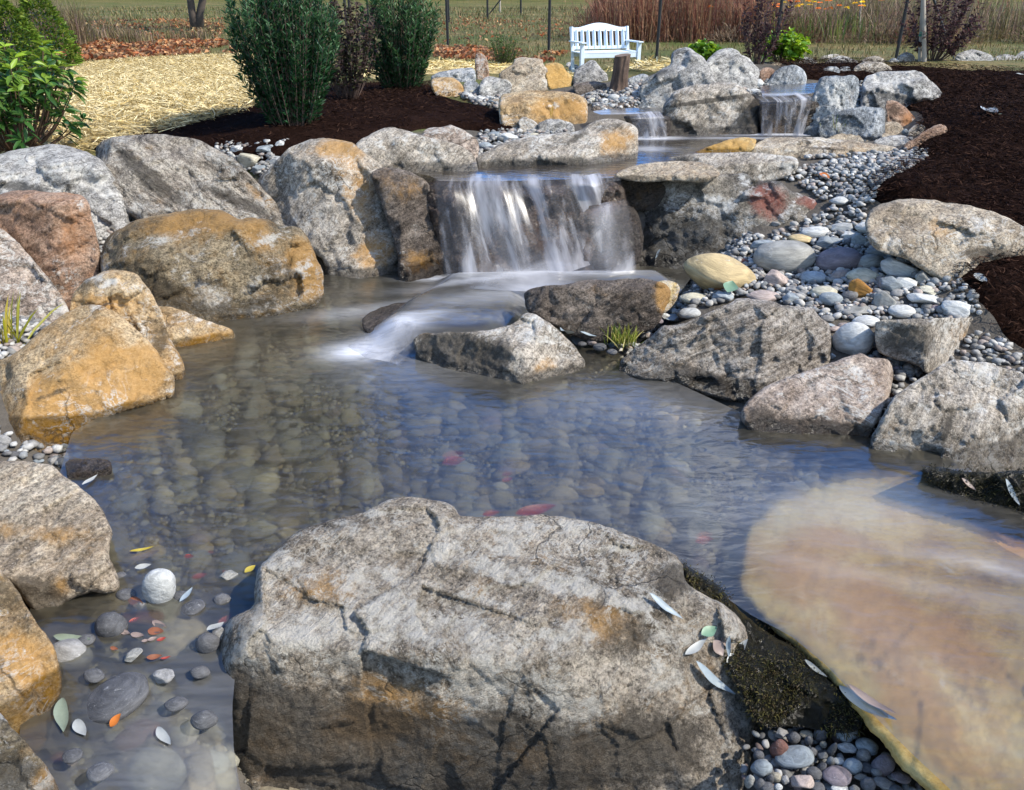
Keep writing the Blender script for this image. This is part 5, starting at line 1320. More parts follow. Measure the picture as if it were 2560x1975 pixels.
# ---------------------------------------------------------------- water
def water_mat(name, tint, murk, murk_col, rough=0.06, bump=0.25, scale=9.0, ior=0.07, blur=0.40):
    t = NT(name)
    tc = t.n('TexCoord').outputs['Object']
    at = t.n('Attribute', attribute_name='foam').outputs['Fac']
    n1 = t.noise(t.map(tc, (1, 2.2, 1), (0, 0, 0.25)), scale, 3, 0.5, 0.6)
    n2 = t.noise(t.map(tc, (1.4, 5, 1), (0, 0, -0.3)), 5.0, 6, 0.62, 1.2)
    nb = t.bump(n1, bump, 0.02)
    tr0 = t.n('BsdfTransparent')
    th = t.n('Attribute', attribute_name='thin').outputs['Fac']
    tint = t.mix(t.math('MULTIPLY', th, 0.9), tint, (0.97, 0.97, 0.95))
    t.put(tr0.inputs['Color'], tint)
    rf = t.n('BsdfRefraction')
    t.put(rf.inputs['Color'], tint)
    rf.inputs['Roughness'].default_value = 0.34
    rf.inputs['IOR'].default_value = 1.12
    tr = t.n('MixShader')
    tr.inputs[0].default_value = blur
    t.put(tr.inputs[1], tr0)
    t.put(tr.inputs[2], rf)
    mk = t.n('BsdfDiffuse')
    t.put(mk.inputs['Color'], murk_col)
    body = t.n('MixShader')
    mkf = t.math('MULTIPLY', t.ss(n2, 0.3, 0.7, 0.6, 1.4), t.math('MULTIPLY', murk, t.math('SUBTRACT', 1.0, t.math('MULTIPLY', th, 0.85))), clamp=True)
    t.put(body.inputs[0], mkf)
    t.put(body.inputs[1], tr)
    t.put(body.inputs[2], mk)
    gl = t.n('BsdfGlossy')
    gl.inputs['Roughness'].default_value = rough
    t.put(gl.inputs['Normal'], nb)
    ge = t.n('NewGeometry')
    dt = t.n('VectorMath', operation='DOT_PRODUCT')
    t.put(dt.inputs[0], nb)
    t.put(dt.inputs[1], ge.outputs['Incoming'])
    c1 = t.math('SUBTRACT', 1.0, t.math('ABSOLUTE', dt.outputs['Value']), clamp=True)
    fr = t.math('ADD', ior, t.math('MULTIPLY', t.math('POWER', c1, 4.0), 0.95), clamp=True)
    ms = t.n('MixShader')
    t.put(ms.inputs[0], fr)
    t.put(ms.inputs[1], body)
    t.put(ms.inputs[2], gl)
    fo = t.n('BsdfDiffuse')
    t.put(fo.inputs['Color'], (0.66, 0.68, 0.72))
    fm = t.n('MixShader')
    ff = t.math('MULTIPLY', at, t.ss(n2, 0.2, 0.75, 0.5, 1.05), clamp=True)
    t.put(fm.inputs[0], ff)
    t.put(fm.inputs[1], ms)
    t.put(fm.inputs[2], fo)
    return t.done(fm)
PONDW = water_mat('pond_water', (0.86, 0.86, 0.78), 0.17, (0.165, 0.15, 0.115), rough=0.12)
POOLW = water_mat('pool_water', (0.78, 0.74, 0.66), 0.2, (0.19, 0.165, 0.14), rough=0.12)

def foam_at(X, Y, Z, blobs):
    """silky tumbling water and paler patches of open pond: soft white lobes on the surface"""
    f = np.zeros(len(X))
    for (px, py, z, rx, ry, ang, st) in blobs:
        c = at_z(px, py, z)
        a = R(ang)
        dx, dy = X - c[0], Y - c[1]
        u, v = (dx * math.cos(a) + dy * math.sin(a)) / rx, (-dx * math.sin(a) + dy * math.cos(a)) / ry
        f += np.exp(-(u * u + v * v)) * st
    return f
UP = at_z(np.array([1105, 1660, 1700, 1640, 1330, 1318, 1290, 1200, 1100, 1015, 950, 925, 955, 1000, 1090]), np.array([668, 660, 690, 706, 735, 785, 815, 836, 838, 836, 820, 795, 768, 735, 690]), .08)[:, :2]
SHORE = zp([(1760, 650), (1640, 665), (1400, 670), (1130, 674), (900, 680), (780, 690), (720, 720), (540, 780), (480, 830), (400, 900), (340, 990), (180, 1080), (150, 1180),
            (120, 1260), (100, 1400), (80, 1500), (60, 1600), (40, 1800), (20, 2000), (20, 2300), (640, 2300), (600, 1980), (578, 1850), (576, 1750), (590, 1640), (700, 1480), (1000, 1380), (1500, 1400), (1690, 1420), (1780, 1470), (1880, 1540), (1975, 1590), (2060, 1660), (2130, 1735),
            (2210, 1820), (2290, 1900), (2360, 1965), (2440, 2040), (2500, 2300), (2900, 2300), (2900, 1500), (2620, 1330), (2420, 1170), (2300, 1110), (2100, 1085), (1850, 1030), (1580, 905), (1500, 850), (1680, 760)], 0.0)
pts, pF, _ = triangulate(resample(SHORE[SHORE[:, 1] > .0], .03), .03, 4)
up = sst(-.05, .13, sdf(pts, UP))
zz = 0.0 + 0.085 * up + 0.006 * sst(1.9, 1.15, pts[:, 1]) * sst(0.2, 0.7, pts[:, 0]) - 0.05 * sst(1.75, 1.1, pts[:, 1]) * sst(-0.2, -0.5, pts[:, 0])
zz = zz + 0.006 * up * fbm(np.c_[pts * 6, pts[:, :1] * 0], 3, 4)
FO = foam_at(pts[:, 0], pts[:, 1], zz, [
    (1370, 668, .05, .30, .12, 0, .8), (1250, 690, .05, .45, .08, 12, .5), (1180, 715, .05, .42, .05, 20, .4), (1120, 676, .05, .20, .05, 0, .8), (1470, 690, .05, .35, .10, -5, .55), (1290, 740, .05, .30, .10, 20, .25),
    (1130, 770, .05, .32, .10, 10, .16), (1060, 800, .05, .18, .05, 10, .25), (1180, 810, .05, .25, .06, 10, .12), (925, 872, .0, .14, .09, 30, .5), (985, 828, .03, .18, .07, 20, .35), (880, 880, .0, .14, .10, 0, .55), (1010, 845, .0, .14, .10, 0, .4),
    (900, 780, .0, .30, .09, 15, .22), (1000, 930, .0, .35, .2, 0, .12), (2300, 1480, -.02, .5, .04, -20, .10), (2500, 1440, -.02, .12, .025, -25, .25), (2350, 1400, -.02, .35, .04, -12, .10),
    (2100, 1270, .0, .4, .15, 0, .14), (2300, 1700, -.03, .12, .55, 25, .06), (420, 1900, -.04, .22, .35, 0, .1), (1600, 1000, 0, .4, .2, 0, .10)])
pond = link('pond_water', make_mesh('pond_water', np.c_[pts, zz], pF, True, PONDW, attrs={'foam': np.clip(FO, 0, 1), 'thin': sst(-.05, .2, sdf(pts, zp([(1860, 1480), (1880, 1340), (1960, 1280), (2200, 1215), (2400, 1240), (2640, 1400), (2640, 2060), (2400, 2060)], -.05)))}))
tag(pond, kind='structure')

def sheet(name, poly, z, sp, blobs=(), mat=None, tilt=0.0):
    V2, F, b = triangulate(resample(poly, sp), sp, 3)
    Z = np.full(len(V2), z)
    f = foam_at(V2[:, 0], V2[:, 1], Z, blobs)
    return tag(link(name, make_mesh(name, np.c_[V2, Z], F, True, mat or POOLW, attrs={'foam': np.clip(f, 0, 1)})), kind='structure')
sheet('pool_water', zp([(1100, 452), (1075, 440), (1000, 425), (1190, 408), (1420, 400), (1570, 380), (1580, 345), (1590, 318), (1680, 318), (1870, 318), (2020, 318), (2030, 350), (1900, 365), (1880, 392), (1700, 398), (1560, 425), (1545, 438), (1530, 444), (1300, 452)], POOL2), POOL2, .04,
      [(1620, 345, POOL2, .22, .07, 0, 1.0), (1620, 372, POOL2, .16, .10, 0, .4), (1950, 336, POOL2, .42, .05, 0, 1.0), (1850, 345, POOL2, .3, .05, 0, .5), (1350, 455, POOL2, .7, .04, 0, .18), (1520, 448, POOL2, .3, .05, 20, .25)])
sheet('pool_water', zp([(1500, 288), (1480, 280), (1540, 272), (1650, 270), (1664, 282), (1580, 287)], POOL3), POOL3 + .005, .04, [(1610, 288, POOL3, .3, .08, 0, .6), (1500, 280, POOL3, .2, .1, 0, .3)])
sheet('pool_water', zp([(1906, 244), (1900, 216), (2050, 208), (2040, 232), (2028, 235), (1965, 241)], HEAD), HEAD + .005, .04, [(1980, 238, HEAD, .4, .1, 0, .4)])

def veil_mat():
    t = NT('silky_falling_water')
    at = t.n('Attribute', attribute_name='flow')
    sx = t.n('SeparateColor')
    t.put(sx.inputs[0], at.outputs['Color'])
    u, v, den = sx.outputs[0], sx.outputs[1], sx.outputs[2]
    cv = t.n('CombineXYZ', ins={0: t.math('MULTIPLY', u, 1.0), 1: t.math('MULTIPLY', v, 0.10), 2: 0.0})
    n1 = t.noise(cv.outputs[0], 17, 4, 0.55, 0.3)
    n2 = t.noise(cv.outputs[0], 7, 3, 0.5, 0.3)
    f = t.math('ADD', t.math('MULTIPLY', n1, 0.6), t.math('MULTIPLY', n2, 0.6))
    f = t.math('ADD', t.ss(f, 0.48, 0.86), t.math('MULTIPLY', t.math('SUBTRACT', den, 0.5), 0.5))
    f = t.math('ADD', f, 0.07)
    f = t.math('MULTIPLY', t.math('MAXIMUM', f, 0.07), t.ss(den, 0.0, 0.3), clamp=True)
    df = t.n('BsdfDiffuse')
    t.put(df.inputs['Color'], (0.66, 0.66, 0.69))
    tl = t.n('BsdfTranslucent')
    t.put(tl.inputs['Color'], (0.6, 0.6, 0.64))
    gl = t.n('BsdfGlossy')
    gl.inputs['Roughness'].default_value = 0.25
    a = t.n('MixShader')
    a.inputs[0].default_value = 0.35
    t.put(a.inputs[1], df)
    t.put(a.inputs[2], tl)
    b = t.n('MixShader')
    b.inputs[0].default_value = 0.06
    t.put(b.inputs[1], a)
    t.put(b.inputs[2], gl)
    tr = t.n('BsdfTransparent')
    tr.inputs['Color'].default_value = (0.93, 0.93, 0.94, 1)
    m = t.n('MixShader')
    t.put(m.inputs[0], f)
    t.put(m.inputs[1], tr)
    t.put(m.inputs[2], b)
    return t.done(m)
VEIL = veil_mat()

def fall(top, bot, zt, zb, back=0.22, bulge=0.08, nu=110, nv=46, dens=None, seed=0, uw=1.0, mist=False):
    """a curtain: from the pool, over the lip, down to the water below"""
    top, bot = np.array(top, float), np.array(bot, float)
    us = np.linspace(0, 1, nu)
    tp = np.stack([np.interp(us, np.linspace(0, 1, len(top)), top[:, k]) for k in (0, 1)], 1)
    bt = np.stack([np.interp(us, np.linspace(0, 1, len(bot)), bot[:, k]) for k in (0, 1)], 1)
    A = at_z(tp[:, 0], tp[:, 1], zt + .006)
    Bq = at_z(bt[:, 0], bt[:, 1], zb)
    wob = fbm(np.c_[us * 9 * uw, us * 0, us * 0], 3, seed) * .03
    V, fl = [], []
    for k in range(nv):
        v = k / (nv - 1)
        if v < 0.18:
            s = v / 0.18
            P = A + np.array([0, 1, 0]) * back * (1 - s)
            P[:, 2] += .004 * (1 - s) - 0.012 * s * s
        else:
            s = (v - 0.18) / 0.82
            h = s ** 0.9
            fw = s ** 0.55
            P = A.copy()
            P[:, 0] = A[:, 0] + (Bq[:, 0] - A[:, 0]) * h
            P[:, 2] = A[:, 2] - 0.012 + (Bq[:, 2] - A[:, 2] + .012) * h ** 1.15
            P[:, 1] = A[:, 1] - (bulge + wob) * fw + (Bq[:, 1] - A[:, 1]) * h
            P[:, 1] += fbm(np.c_[us * 14 * uw, us * 0 + s * .6, us * 0], 3, seed + 3) * .018 * fw
        V.append(P)
        d = np.ones(nu) * (0.55 if dens is None else np.interp(us, np.linspace(0, 1, len(dens)), dens))
        d = d * sst(0, .04, us) * sst(0, .04, 1 - us) * (0.4 + 0.6 * sst(0, .15, v)) + 0.22 * sst(.8, 1, v) * sst(0, .1, us) * sst(0, .1, 1 - us)
        if mist:
            d = d * sst(.1, .75, v)
        fl.append(np.stack([us * uw, us * 0 + v * 1.0, d], 1))
    V, fl = np.vstack(V), np.vstack(fl)
    I, J = np.meshgrid(np.arange(nu - 1), np.arange(nv - 1))
    q = (J * nu + I).ravel()
    o = link('waterfall', make_mesh('waterfall', V, np.stack([q, q + 1, q + nu + 1, q + nu], 1), True, VEIL, attrs={'flow': fl}))
    return tag(o, kind='structure')
fall([(1078, 456), (1130, 463), (1180, 455), (1250, 460), (1300, 452), (1370, 462), (1420, 454), (1480, 459), (1520, 448), (1558, 445)], [(1108, 676), (1200, 682), (1300, 684), (1400, 676), (1480, 650), (1530, 600), (1562, 560)], POOL2, .05, bulge=.07,
     dens=[.42, .3, .5, .15, .72, .75, .3, .2, .38, .18, .3, .75, .72, .3, .45, .2], seed=3)
fall([(1200, 655), (1290, 630), (1370, 612), (1450, 630), (1540, 655)], [(1160, 706), (1290, 712), (1370, 714), (1460, 706), (1580, 694)], .23, .09, back=.08, bulge=.1, dens=[0, .4, .95, 1.25, 1.0, .5, .25, 0], seed=13, uw=.1, nu=50, mist=True)
fall([(1450, 540), (1500, 522), (1580, 505)], [(1440, 690), (1510, 692), (1590, 680)], .41, .02, back=.1, bulge=.14, dens=[.0, .45, .8, .8, .45, .0], seed=9, uw=.16, nu=50)
fall([(945, 800), (990, 818), (1060, 836)], [(872, 858), (918, 884), (1010, 908)], .085, .0, back=.10, bulge=.03, dens=[0, .3, .6, .65, .4, .0], seed=19, uw=.2, nu=50)
fall([(1575, 293), (1620, 290), (1662, 288)], [(1588, 343), (1625, 344), (1668, 340)], POOL3, POOL2, back=.2, bulge=.05, dens=[.35, .7, .8, .55, .75, .4], seed=5, uw=.35, nu=50)
fall([(1902, 250), (1965, 248), (2036, 240)], [(1898, 336), (1950, 337), (2003, 335)], HEAD, POOL2, back=.25, bulge=.05, dens=[.75, .55, .2, .25, .5, .2, .45, .3], seed=6, uw=.6, nu=60)
# ---------------------------------------------------------------- plants
bpy.context.view_layer.update()
_dg = bpy.context.evaluated_depsgraph_get()

def surf(px, py):
    d = ray(px, py)
    ok, loc, nor, idx, ob, mx = S.ray_cast(_dg, Vector(CAM), Vector(d).normalized())
    return (np.array(loc), np.array(nor), ob) if ok else (hit(px, py), np.array([0, 0, 1.0]), None)

def leaf_mat(name, rough=0.42, trans=0.25):
    t = NT(name)
    at = t.n('Attribute', attribute_name='tint')
    p = t.principled(Base_Color=at.outputs['Color'], Roughness=rough)
    p.inputs['Specular IOR Level'].default_value = 0.28
    tr = t.n('BsdfTranslucent')
    hs = t.n('HueSaturation')
    t.put(hs.inputs['Color'], at.outputs['Color'])
    hs.inputs['Value'].default_value = 1.7
    hs.inputs['Hue'].default_value = 0.48
    t.put(tr.inputs['Color'], hs.outputs[0])
    ms = t.n('MixShader')
    ms.inputs[0].default_value = trans
    t.put(ms.inputs[1], p)
    t.put(ms.inputs[2], tr)
    return t.done(ms)
LEAF = leaf_mat('plant_leaf', 0.42)
DRY = leaf_mat('dry_plant_leaf', 0.7, 0.2)
BARK = simple('dark_bark', (0.07, 0.055, 0.045), 0.9, 0.4, 18, 0.8)
TWIG = simple('brown_twig', (0.10, 0.065, 0.05), 0.8, 0.3, 30)

def leaves_mesh(name, C, D, L, W_, tint, seed=0, droop=0.25, fold=0.25, mat=None, parent=None, loc=None, up=None):
    """leaf blades with a folded midrib: C base, D direction, L length, W width"""
    n = len(C)
    q = np.random.default_rng(seed)
    D = D / np.maximum(np.linalg.norm(D, axis=1), 1e-9)[:, None]
    r = q.normal(size=(n, 3)) * .55 + (np.array([0, 0, 1.0]) if up is None else up)
    Sd = np.cross(D, r)
    Sd /= np.maximum(np.linalg.norm(Sd, axis=1), 1e-9)[:, None]
    N = np.cross(Sd, D)
    L = np.broadcast_to(L, n)[:, None]
    W_ = np.broadcast_to(W_, n)[:, None] / 2
    def pt(f, s, h):
        return C + D * L * f + Sd * W_ * s + N * (h * W_ * fold * 2) - np.array([0, 0, 1]) * L * droop * f * f
    P = [pt(0, 0, 0), pt(.35, -1, 1), pt(.35, 0, 0), pt(.35, 1, 1), pt(.72, -.75, .8), pt(.72, 0, 0), pt(.72, .75, .8), pt(1, 0, 0)]
    V = np.stack(P, 1).reshape(-1, 3)
    b = np.arange(n)[:, None] * 8
    F = np.concatenate([b + list(x) for x in ((0, 2, 1), (0, 3, 2), (1, 2, 5), (1, 5, 4), (2, 3, 6), (2, 6, 5), (4, 5, 7), (5, 6, 7))])
    tt = np.repeat(tint, 8, 0)
    if loc is not None:
        V = V - loc
    return link(name, make_mesh(name, V, F, True, mat or LEAF, attrs={'tint': np.clip(tt, 0, 1)}), parent)

def mixcol(q, n, cols, var=.25):
    c = np.array(cols)[q.integers(0, len(cols), n)]
    return c * q.uniform(1 - var, 1 + var, (n, 1))

def bush(name, label, base, H, Rx, stems, per, LL, WW, cols, seed, tipcols=None, spread=0.08, open_=0.0, leafmat=None, cat='bush', lean=(0, 0), up=0.75, low=0.12, twigrad=0.004, shape=0.62):
    q = np.random.default_rng(seed)
    e = empty(name, tuple(base), label, cat)
    tw = MB()
    Cs, Ds, hs = [], [], []
    for i in range(stems):
        a = q.uniform(0, 2 * math.pi)
        rr = math.sqrt(q.uniform(0, 1))
        top = H * (1 - 0.36 * rr ** 2.2) * q.uniform(.8, 1.03)
        if i % 4 == 0:
            top *= q.uniform(.45, .85)
            rr = q.uniform(.7, 1)
        ex, ey = math.cos(a) * rr * Rx, math.sin(a) * rr * Rx
        p0 = np.array([math.cos(a) * spread * rr, math.sin(a) * spread * rr, 0])
        p2 = np.array([ex + lean[0], ey + lean[1], top])
        p1 = np.array([ex * shape * 1.1, ey * shape * 1.1, top * q.uniform(.35, .5)])
        ts = np.linspace(0, 1, 7)
        cur = [(1 - t) ** 2 * p0 + 2 * t * (1 - t) * p1 + t * t * p2 for t in ts]
        tw.tube(cur, np.linspace(twigrad, twigrad * .35, 7), 4, False)
        m = int(per * q.uniform(.8, 1.2))
        t = q.uniform(low, 1, m) ** (0.8)
        t = np.clip(t, low, 1)
        c = ((1 - t) ** 2)[:, None] * p0 + (2 * t * (1 - t))[:, None] * p1 + (t * t)[:, None] * p2
        tang = (2 * (1 - t))[:, None] * (p1 - p0) + (2 * t)[:, None] * (p2 - p1)
        tang /= np.linalg.norm(tang, axis=1)[:, None]
        rad = q.normal(size=(m, 3))
        rad -= (rad * tang).sum(1)[:, None] * tang
        rad /= np.linalg.norm(rad, axis=1)[:, None]
        Cs.append(c)
        Ds.append(tang * up + rad * (1.05 - up * .35))
        hs.append(t)
    C, D, h = np.vstack(Cs), np.vstack(Ds), np.concatenate(hs)
    n = len(C)
    col = mixcol(q, n, cols)
    if tipcols is not None:
        k = sst(.72, 1.0, h) * q.uniform(.3, 1, n)
        col = col * (1 - k[:, None]) + mixcol(q, n, tipcols) * k[:, None]
    leaves_mesh('foliage', C, D, q.uniform(.7, 1.25, n) * LL, q.uniform(.8, 1.2, n) * WW, col, seed, mat=leafmat, parent=e, droop=.12)
    tw.build('stems', TWIG, e, smooth=True)
    return e
b1 = hit(736, 314)
b3 = hit(1008, 230)
b2 = hit(872, 254)
GRN = [(.010, .042, .015), (.016, .06, .02), (.026, .08, .028), (.007, .03, .011), (.038, .10, .038)]
bush('evergreen_bush', 'large dark green evergreen bush with narrow upright leaves on the left mulch bed', b1, 1.20, .385, 190, 82, .054, .0125, GRN, 1, tipcols=[(.05, .125, .05), (.07, .15, .06)], spread=.14, up=.85, low=.02)
bush('evergreen_bush', 'smaller dark green evergreen bush farther back beside the purple leaved bush', b3, 1.12, .40, 160, 70, .058, .013, GRN, 2, tipcols=[(.06, .14, .045), (.08, .17, .05)], spread=.14, up=.85, low=.02)
bush('purple_bush', 'dark purple brown bush standing between the two evergreen bushes', b2, .95, .33, 70, 30, .042, .026, [(.035, .022, .025), (.05, .032, .028), (.03, .03, .018), (.075, .05, .035), (.06, .07, .025)], 3, spread=.07, up=.5, leafmat=DRY, low=.25)
bush('lime_plant', 'bright lime green leafy plant behind the pale boulders at the mulch crest', hit(1955, 158), .30, .24, 50, 18, .06, .045, [(.17, .30, .015), (.25, .38, .02), (.10, .22, .012)], 4, spread=.05, up=.4, cat='plant', low=.3)
bush('lime_plant', 'small lime green plant peeping over the massive grey boulder', hit(1755, 158), .20, .16, 40, 16, .055, .04, [(.15, .28, .015), (.22, .35, .02), (.09, .2, .012)], 5, spread=.05, up=.4, cat='plant', low=.3)
bush('purple_bush', 'sparse purple leaved shrub with wispy branches behind the lime plant', hit(1893, 160), .72, .24, 34, 22, .05, .02, [(.05, .022, .026), (.075, .035, .035), (.035, .02, .022), (.10, .06, .05)], 6, spread=.06, up=.55, leafmat=DRY, low=.1, lean=(.04, 0))
bush('purple_bush', 'wide dark purple shrub tied between the two pale stakes on the mulch crest', hit(2330, 150), .74, .42, 60, 26, .055, .022, [(.045, .02, .024), (.07, .032, .034), (.03, .018, .02), (.10, .05, .045)], 7, spread=.1, up=.5, leafmat=DRY, low=.12)
bush('round_shrub', 'small round green shrub behind the cracked tan boulder near the bench', hit(1262, 166), .58, .30, 90, 30, .035, .011, [(.05, .11, .02), (.035, .08, .02), (.08, .15, .03)], 8, spread=.08, up=.75)
# glossy laurel with whorled leaves
def laurel(name, label, base, H, Rx, n, seed):
    q = np.random.default_rng(seed)
    e = empty(name, tuple(base), label, 'bush')
    tw = MB()
    C, D, U, T_ = [], [], [], []
    for i in range(n):
        a = q.uniform(0, 6.283)
        rr = math.sqrt(q.uniform(0.02, 1))
        top = H * (1 - .45 * rr ** 2) * q.uniform(.35, 1.02)
        p0 = np.array([math.cos(a), math.sin(a), 0]) * .05
        p2 = np.array([math.cos(a) * Rx * rr, math.sin(a) * Rx * rr, top])
        p1 = np.array([p2[0] * .75, p2[1] * .75, top * .4])
        ts = np.linspace(0, 1, 6)
        tw.tube([(1 - t) ** 2 * p0 + 2 * t * (1 - t) * p1 + t * t * p2 for t in ts], np.linspace(.008, .003, 6), 4, False)
        ax = p2 - p1
        ax /= np.linalg.norm(ax)
        for w, (m, el, off) in enumerate(((6, .55, 0), (6, .1, -.035), (4, -.15, -.08))):
            for k in range(m):
                b = q.uniform(0, 6.283)
                r = np.cross(ax, [math.cos(b), math.sin(b), .3])
                r /= np.linalg.norm(r)
                C.append(p2 + ax * off * q.uniform(.6, 1.4))
                D.append(r + ax * (el + q.normal(0, .15)))
                hh = top / H
                yl = (q.random() < .7) * sst(.3, .8, hh) * (1 if w == 0 else .35)
                base_c = np.array((.03, .085, .018)) * q.uniform(.6, 1.5)
                T_.append(base_c * (1 - yl) + np.array((.24, .36, .03)) * yl)
    C, D, T_ = np.array(C), np.array(D), np.array(T_)
    leaves_mesh('foliage', C, D, q.uniform(.075, .115, len(C)), q.uniform(.026, .036, len(C)), T_, seed, parent=e, droop=.2)
    tw.build('stems', simple('laurel_stem', (.12, .07, .045), .7), e, smooth=True)
laurel('laurel_shrub', 'glossy green laurel shrub with yellow green tips at the left edge', hit(45, 388), .86, .50, 105, 21)

def conifer(name, label, base, H, Rx, seed):
    q = np.random.default_rng(seed)
    e = empty(name, tuple(base), label, 'shrub')
    n = 3400
    h = q.uniform(0, 1, n) ** 1.25
    a = q.uniform(0, 6.283, n)
    lump = 1 + .16 * vn(np.c_[np.cos(a) * 2.5, np.sin(a) * 2.5, h * 6] + seed, seed)
    r = Rx * (1 - h ** 1.6) ** .75 * lump * q.uniform(.8, 1.0, n)
    C = np.stack([np.cos(a) * r, np.sin(a) * r, h * H], 1)
    D = np.stack([np.cos(a), np.sin(a), q.uniform(.2, 1.2, n)], 1) + q.normal(0, .35, (n, 3))
    leaves_mesh('foliage', C, D, q.uniform(.06, .12, n), .03, mixcol(q, n, [(.08, .15, .016), (.12, .20, .022), (.05, .10, .012), (.17, .22, .035)], .45), seed, parent=e)
    t = MB()
    t.tube([(0, 0, -.05), (0, 0, H * .7)], [.04, .015], 8)
    t.build('trunk', BARK, e)
conifer('dwarf_conifer', 'dwarf mossy green conifer behind the laurel at the left edge', at_z(48, 175, .32), 1.0, .52, 31)
conifer('dwarf_conifer', 'second dwarf conifer a little farther right beside the dry grass', at_z(126, 160, .32), 1.2, .5, 32)

# tree with two trunks; its crown is above the picture and mirrors in the pond
def tree(name, label, base, H, Rx, seed, nl=5200, trunks=((0, 0), (.9, .2)), cols=((.05, .06, .018), (.09, .075, .02), (.035, .045, .015), (.12, .07, .02)), rt=.12, crown0=.3):
    q = np.random.default_rng(seed)
    e = empty(name, tuple(base), label, 'tree')
    t = MB()
    tips = []
    for (lx, ly) in trunks:
        pts = [np.array([lx * .05, ly * .05, -.1]), np.array([lx * .25 + q.normal(0, .03), ly * .2, .5]), np.array([lx * .7, ly * .6, 1.6]), np.array([lx * 1.3, ly, H * .45]), np.array([lx * 1.7, ly * 1.3, H * .8])]
        t.tube(pts, [rt * 1.5, rt, rt * .85, rt * .6, rt * .2], 9)
        for k in range(9):
            f = q.uniform(.35, .85)
            p = pts[3] * f + pts[2] * (1 - f) if k % 2 else pts[3] * (1 - f) + pts[4] * f
            a = q.uniform(0, 6.28)
            tip = p + np.array([math.cos(a) * Rx * .7, math.sin(a) * Rx * .7, q.uniform(.1, .3) * H])
            t.tube([p, (p + tip) / 2 + q.normal(0, .12, 3), tip], [rt * .4, rt * .25, .015], 5, False)
            tips.append(tip)
    t.build('trunk', BARK, e, smooth=True)
    cc = np.array(tips)
    ci = q.integers(0, len(cc), nl)
    P = cc[ci] + q.normal(0, 1, (nl, 3)) * np.array([Rx * .26, Rx * .26, H * .09])
    P = P[P[:, 2] > H * crown0]
    n = len(P)
    leaves_mesh('crown', P, q.normal(size=(n, 3)), q.uniform(.25, .45, n), q.uniform(.16, .3, n), mixcol(q, n, cols, .4), seed, parent=e, mat=DRY)
tree('lawn_tree', 'small two trunked tree on the lawn behind the straw with its crown above the photo', hit(490, 74), 17.0, 5.5, 41, nl=9000, crown0=.24)

# tall grasses beyond the fence, woods at the end of the field
def blades(name, cx, cy, n, size, H, cols, seed, w=.012, lean=.25, heads=None, kind='stuff', cluster=0, base=None):
    q = np.random.default_rng(seed)
    if cluster:
        k = q.uniform(-1, 1, (cluster, 2))
        ck = q.integers(0, cluster, n)
        o = k[ck] + q.normal(0, .09, (n, 2))
        hk = q.uniform(.45, 1.15, cluster)[ck]
    else:
        o = q.uniform(-1, 1, (n, 2))
    x, y = cx + o[:, 0] * size[0], cy + o[:, 1] * size[1]
    z = g(x, y) if base is None else np.full(n, base)
    h = q.uniform(*H, n) * (hk if cluster else 1) * (1 + .25 * vn(np.c_[x * .8, y * .8, x * 0] + seed, seed))
    a = q.uniform(0, 6.28, n)
    ln = np.abs(q.normal(0, lean, n)) * h
    d = np.stack([np.cos(a), np.sin(a)], 1)
    s = np.stack([-np.sin(a), np.cos(a), a * 0], 1) * w / 2
    b0 = np.c_[x, y, z - .02]
    m = b0 + np.c_[d * (ln * .35)[:, None], h * .6]
    tp = b0 + np.c_[d * ln[:, None], h * (1 - .12 * lean)]
    V = np.stack([b0 - s, b0 + s, m + s * .8, m - s * .8, tp], 1).reshape(-1, 3)
    b = np.arange(n)[:, None] * 5
    F = np.concatenate([b + [0, 1, 2], b + [0, 2, 3], b + [3, 2, 4]])
    t = mixcol(q, n, cols, .35)
    o = link(name, make_mesh(name, V, F, True, DRY, attrs={'tint': np.clip(np.repeat(t, 5, 0), 0, 1)}))
    return tag(o, kind=kind)
RED = [(.21, .09, .055), (.27, .13, .075), (.31, .18, .10), (.16, .065, .045), (.24, .16, .085)]
TAN = [(.21, .15, .09), (.28, .20, .13), (.17, .12, .075), (.25, .165, .13), (.14, .125, .05)]
OLV = [(.13, .12, .045), (.19, .155, .065), (.09, .095, .032), (.23, .18, .09)]
blades('tall_red_grass', 4.6, 24.0, 2600, (2.2, 1.6), (1.1, 2.4), RED, 51, w=.018, cluster=80, lean=.6)
blades('tall_red_grass', 4.4, 33.0, 2500, (1.5, 2.0), (.6, 1.2), RED + TAN, 52, w=.025, cluster=40)
blades('dry_tan_grass', 8.2, 24.5, 4000, (2.6, 2.4), (.5, 1.3), TAN, 53, w=.02, lean=.5, cluster=46)
blades('dry_tan_grass', 13.5, 25.0, 4500, (4.0, 3.0), (.6, 1.5), OLV + TAN, 54, w=.022, lean=.4, cluster=70)
blades('dry_tan_grass', 11.5, 34.0, 2500, (7.5, 3.0), (.6, 1.5), OLV + RED[:2] + TAN[:1], 55, w=.03, lean=.3, cluster=120)
blades('dry_tan_grass', -10.9, 19.6, 2600, (1.0, 1.2), (.6, 1.3), TAN + OLV, 56, w=.014, lean=.5, cluster=20)
blades('dry_tan_grass', -10.0, 22.5, 1500, (2.0, 1.0), (.3, .6), TAN + OLV, 57, w=.016, lean=.5, cluster=25)
blades('meadow_grass', 0, 25, 24000, (16, 9), (.05, .16), OLV + [(.10, .11, .03), (.2, .14, .06)], 58, w=.02, lean=.7)
blades('meadow_grass', 0, 45, 14000, (26, 12), (.08, .26), OLV + [(.10, .11, .03), (.2, .14, .06)], 59, w=.035, lean=.7)
q = np.random.default_rng(61)
n = 9000
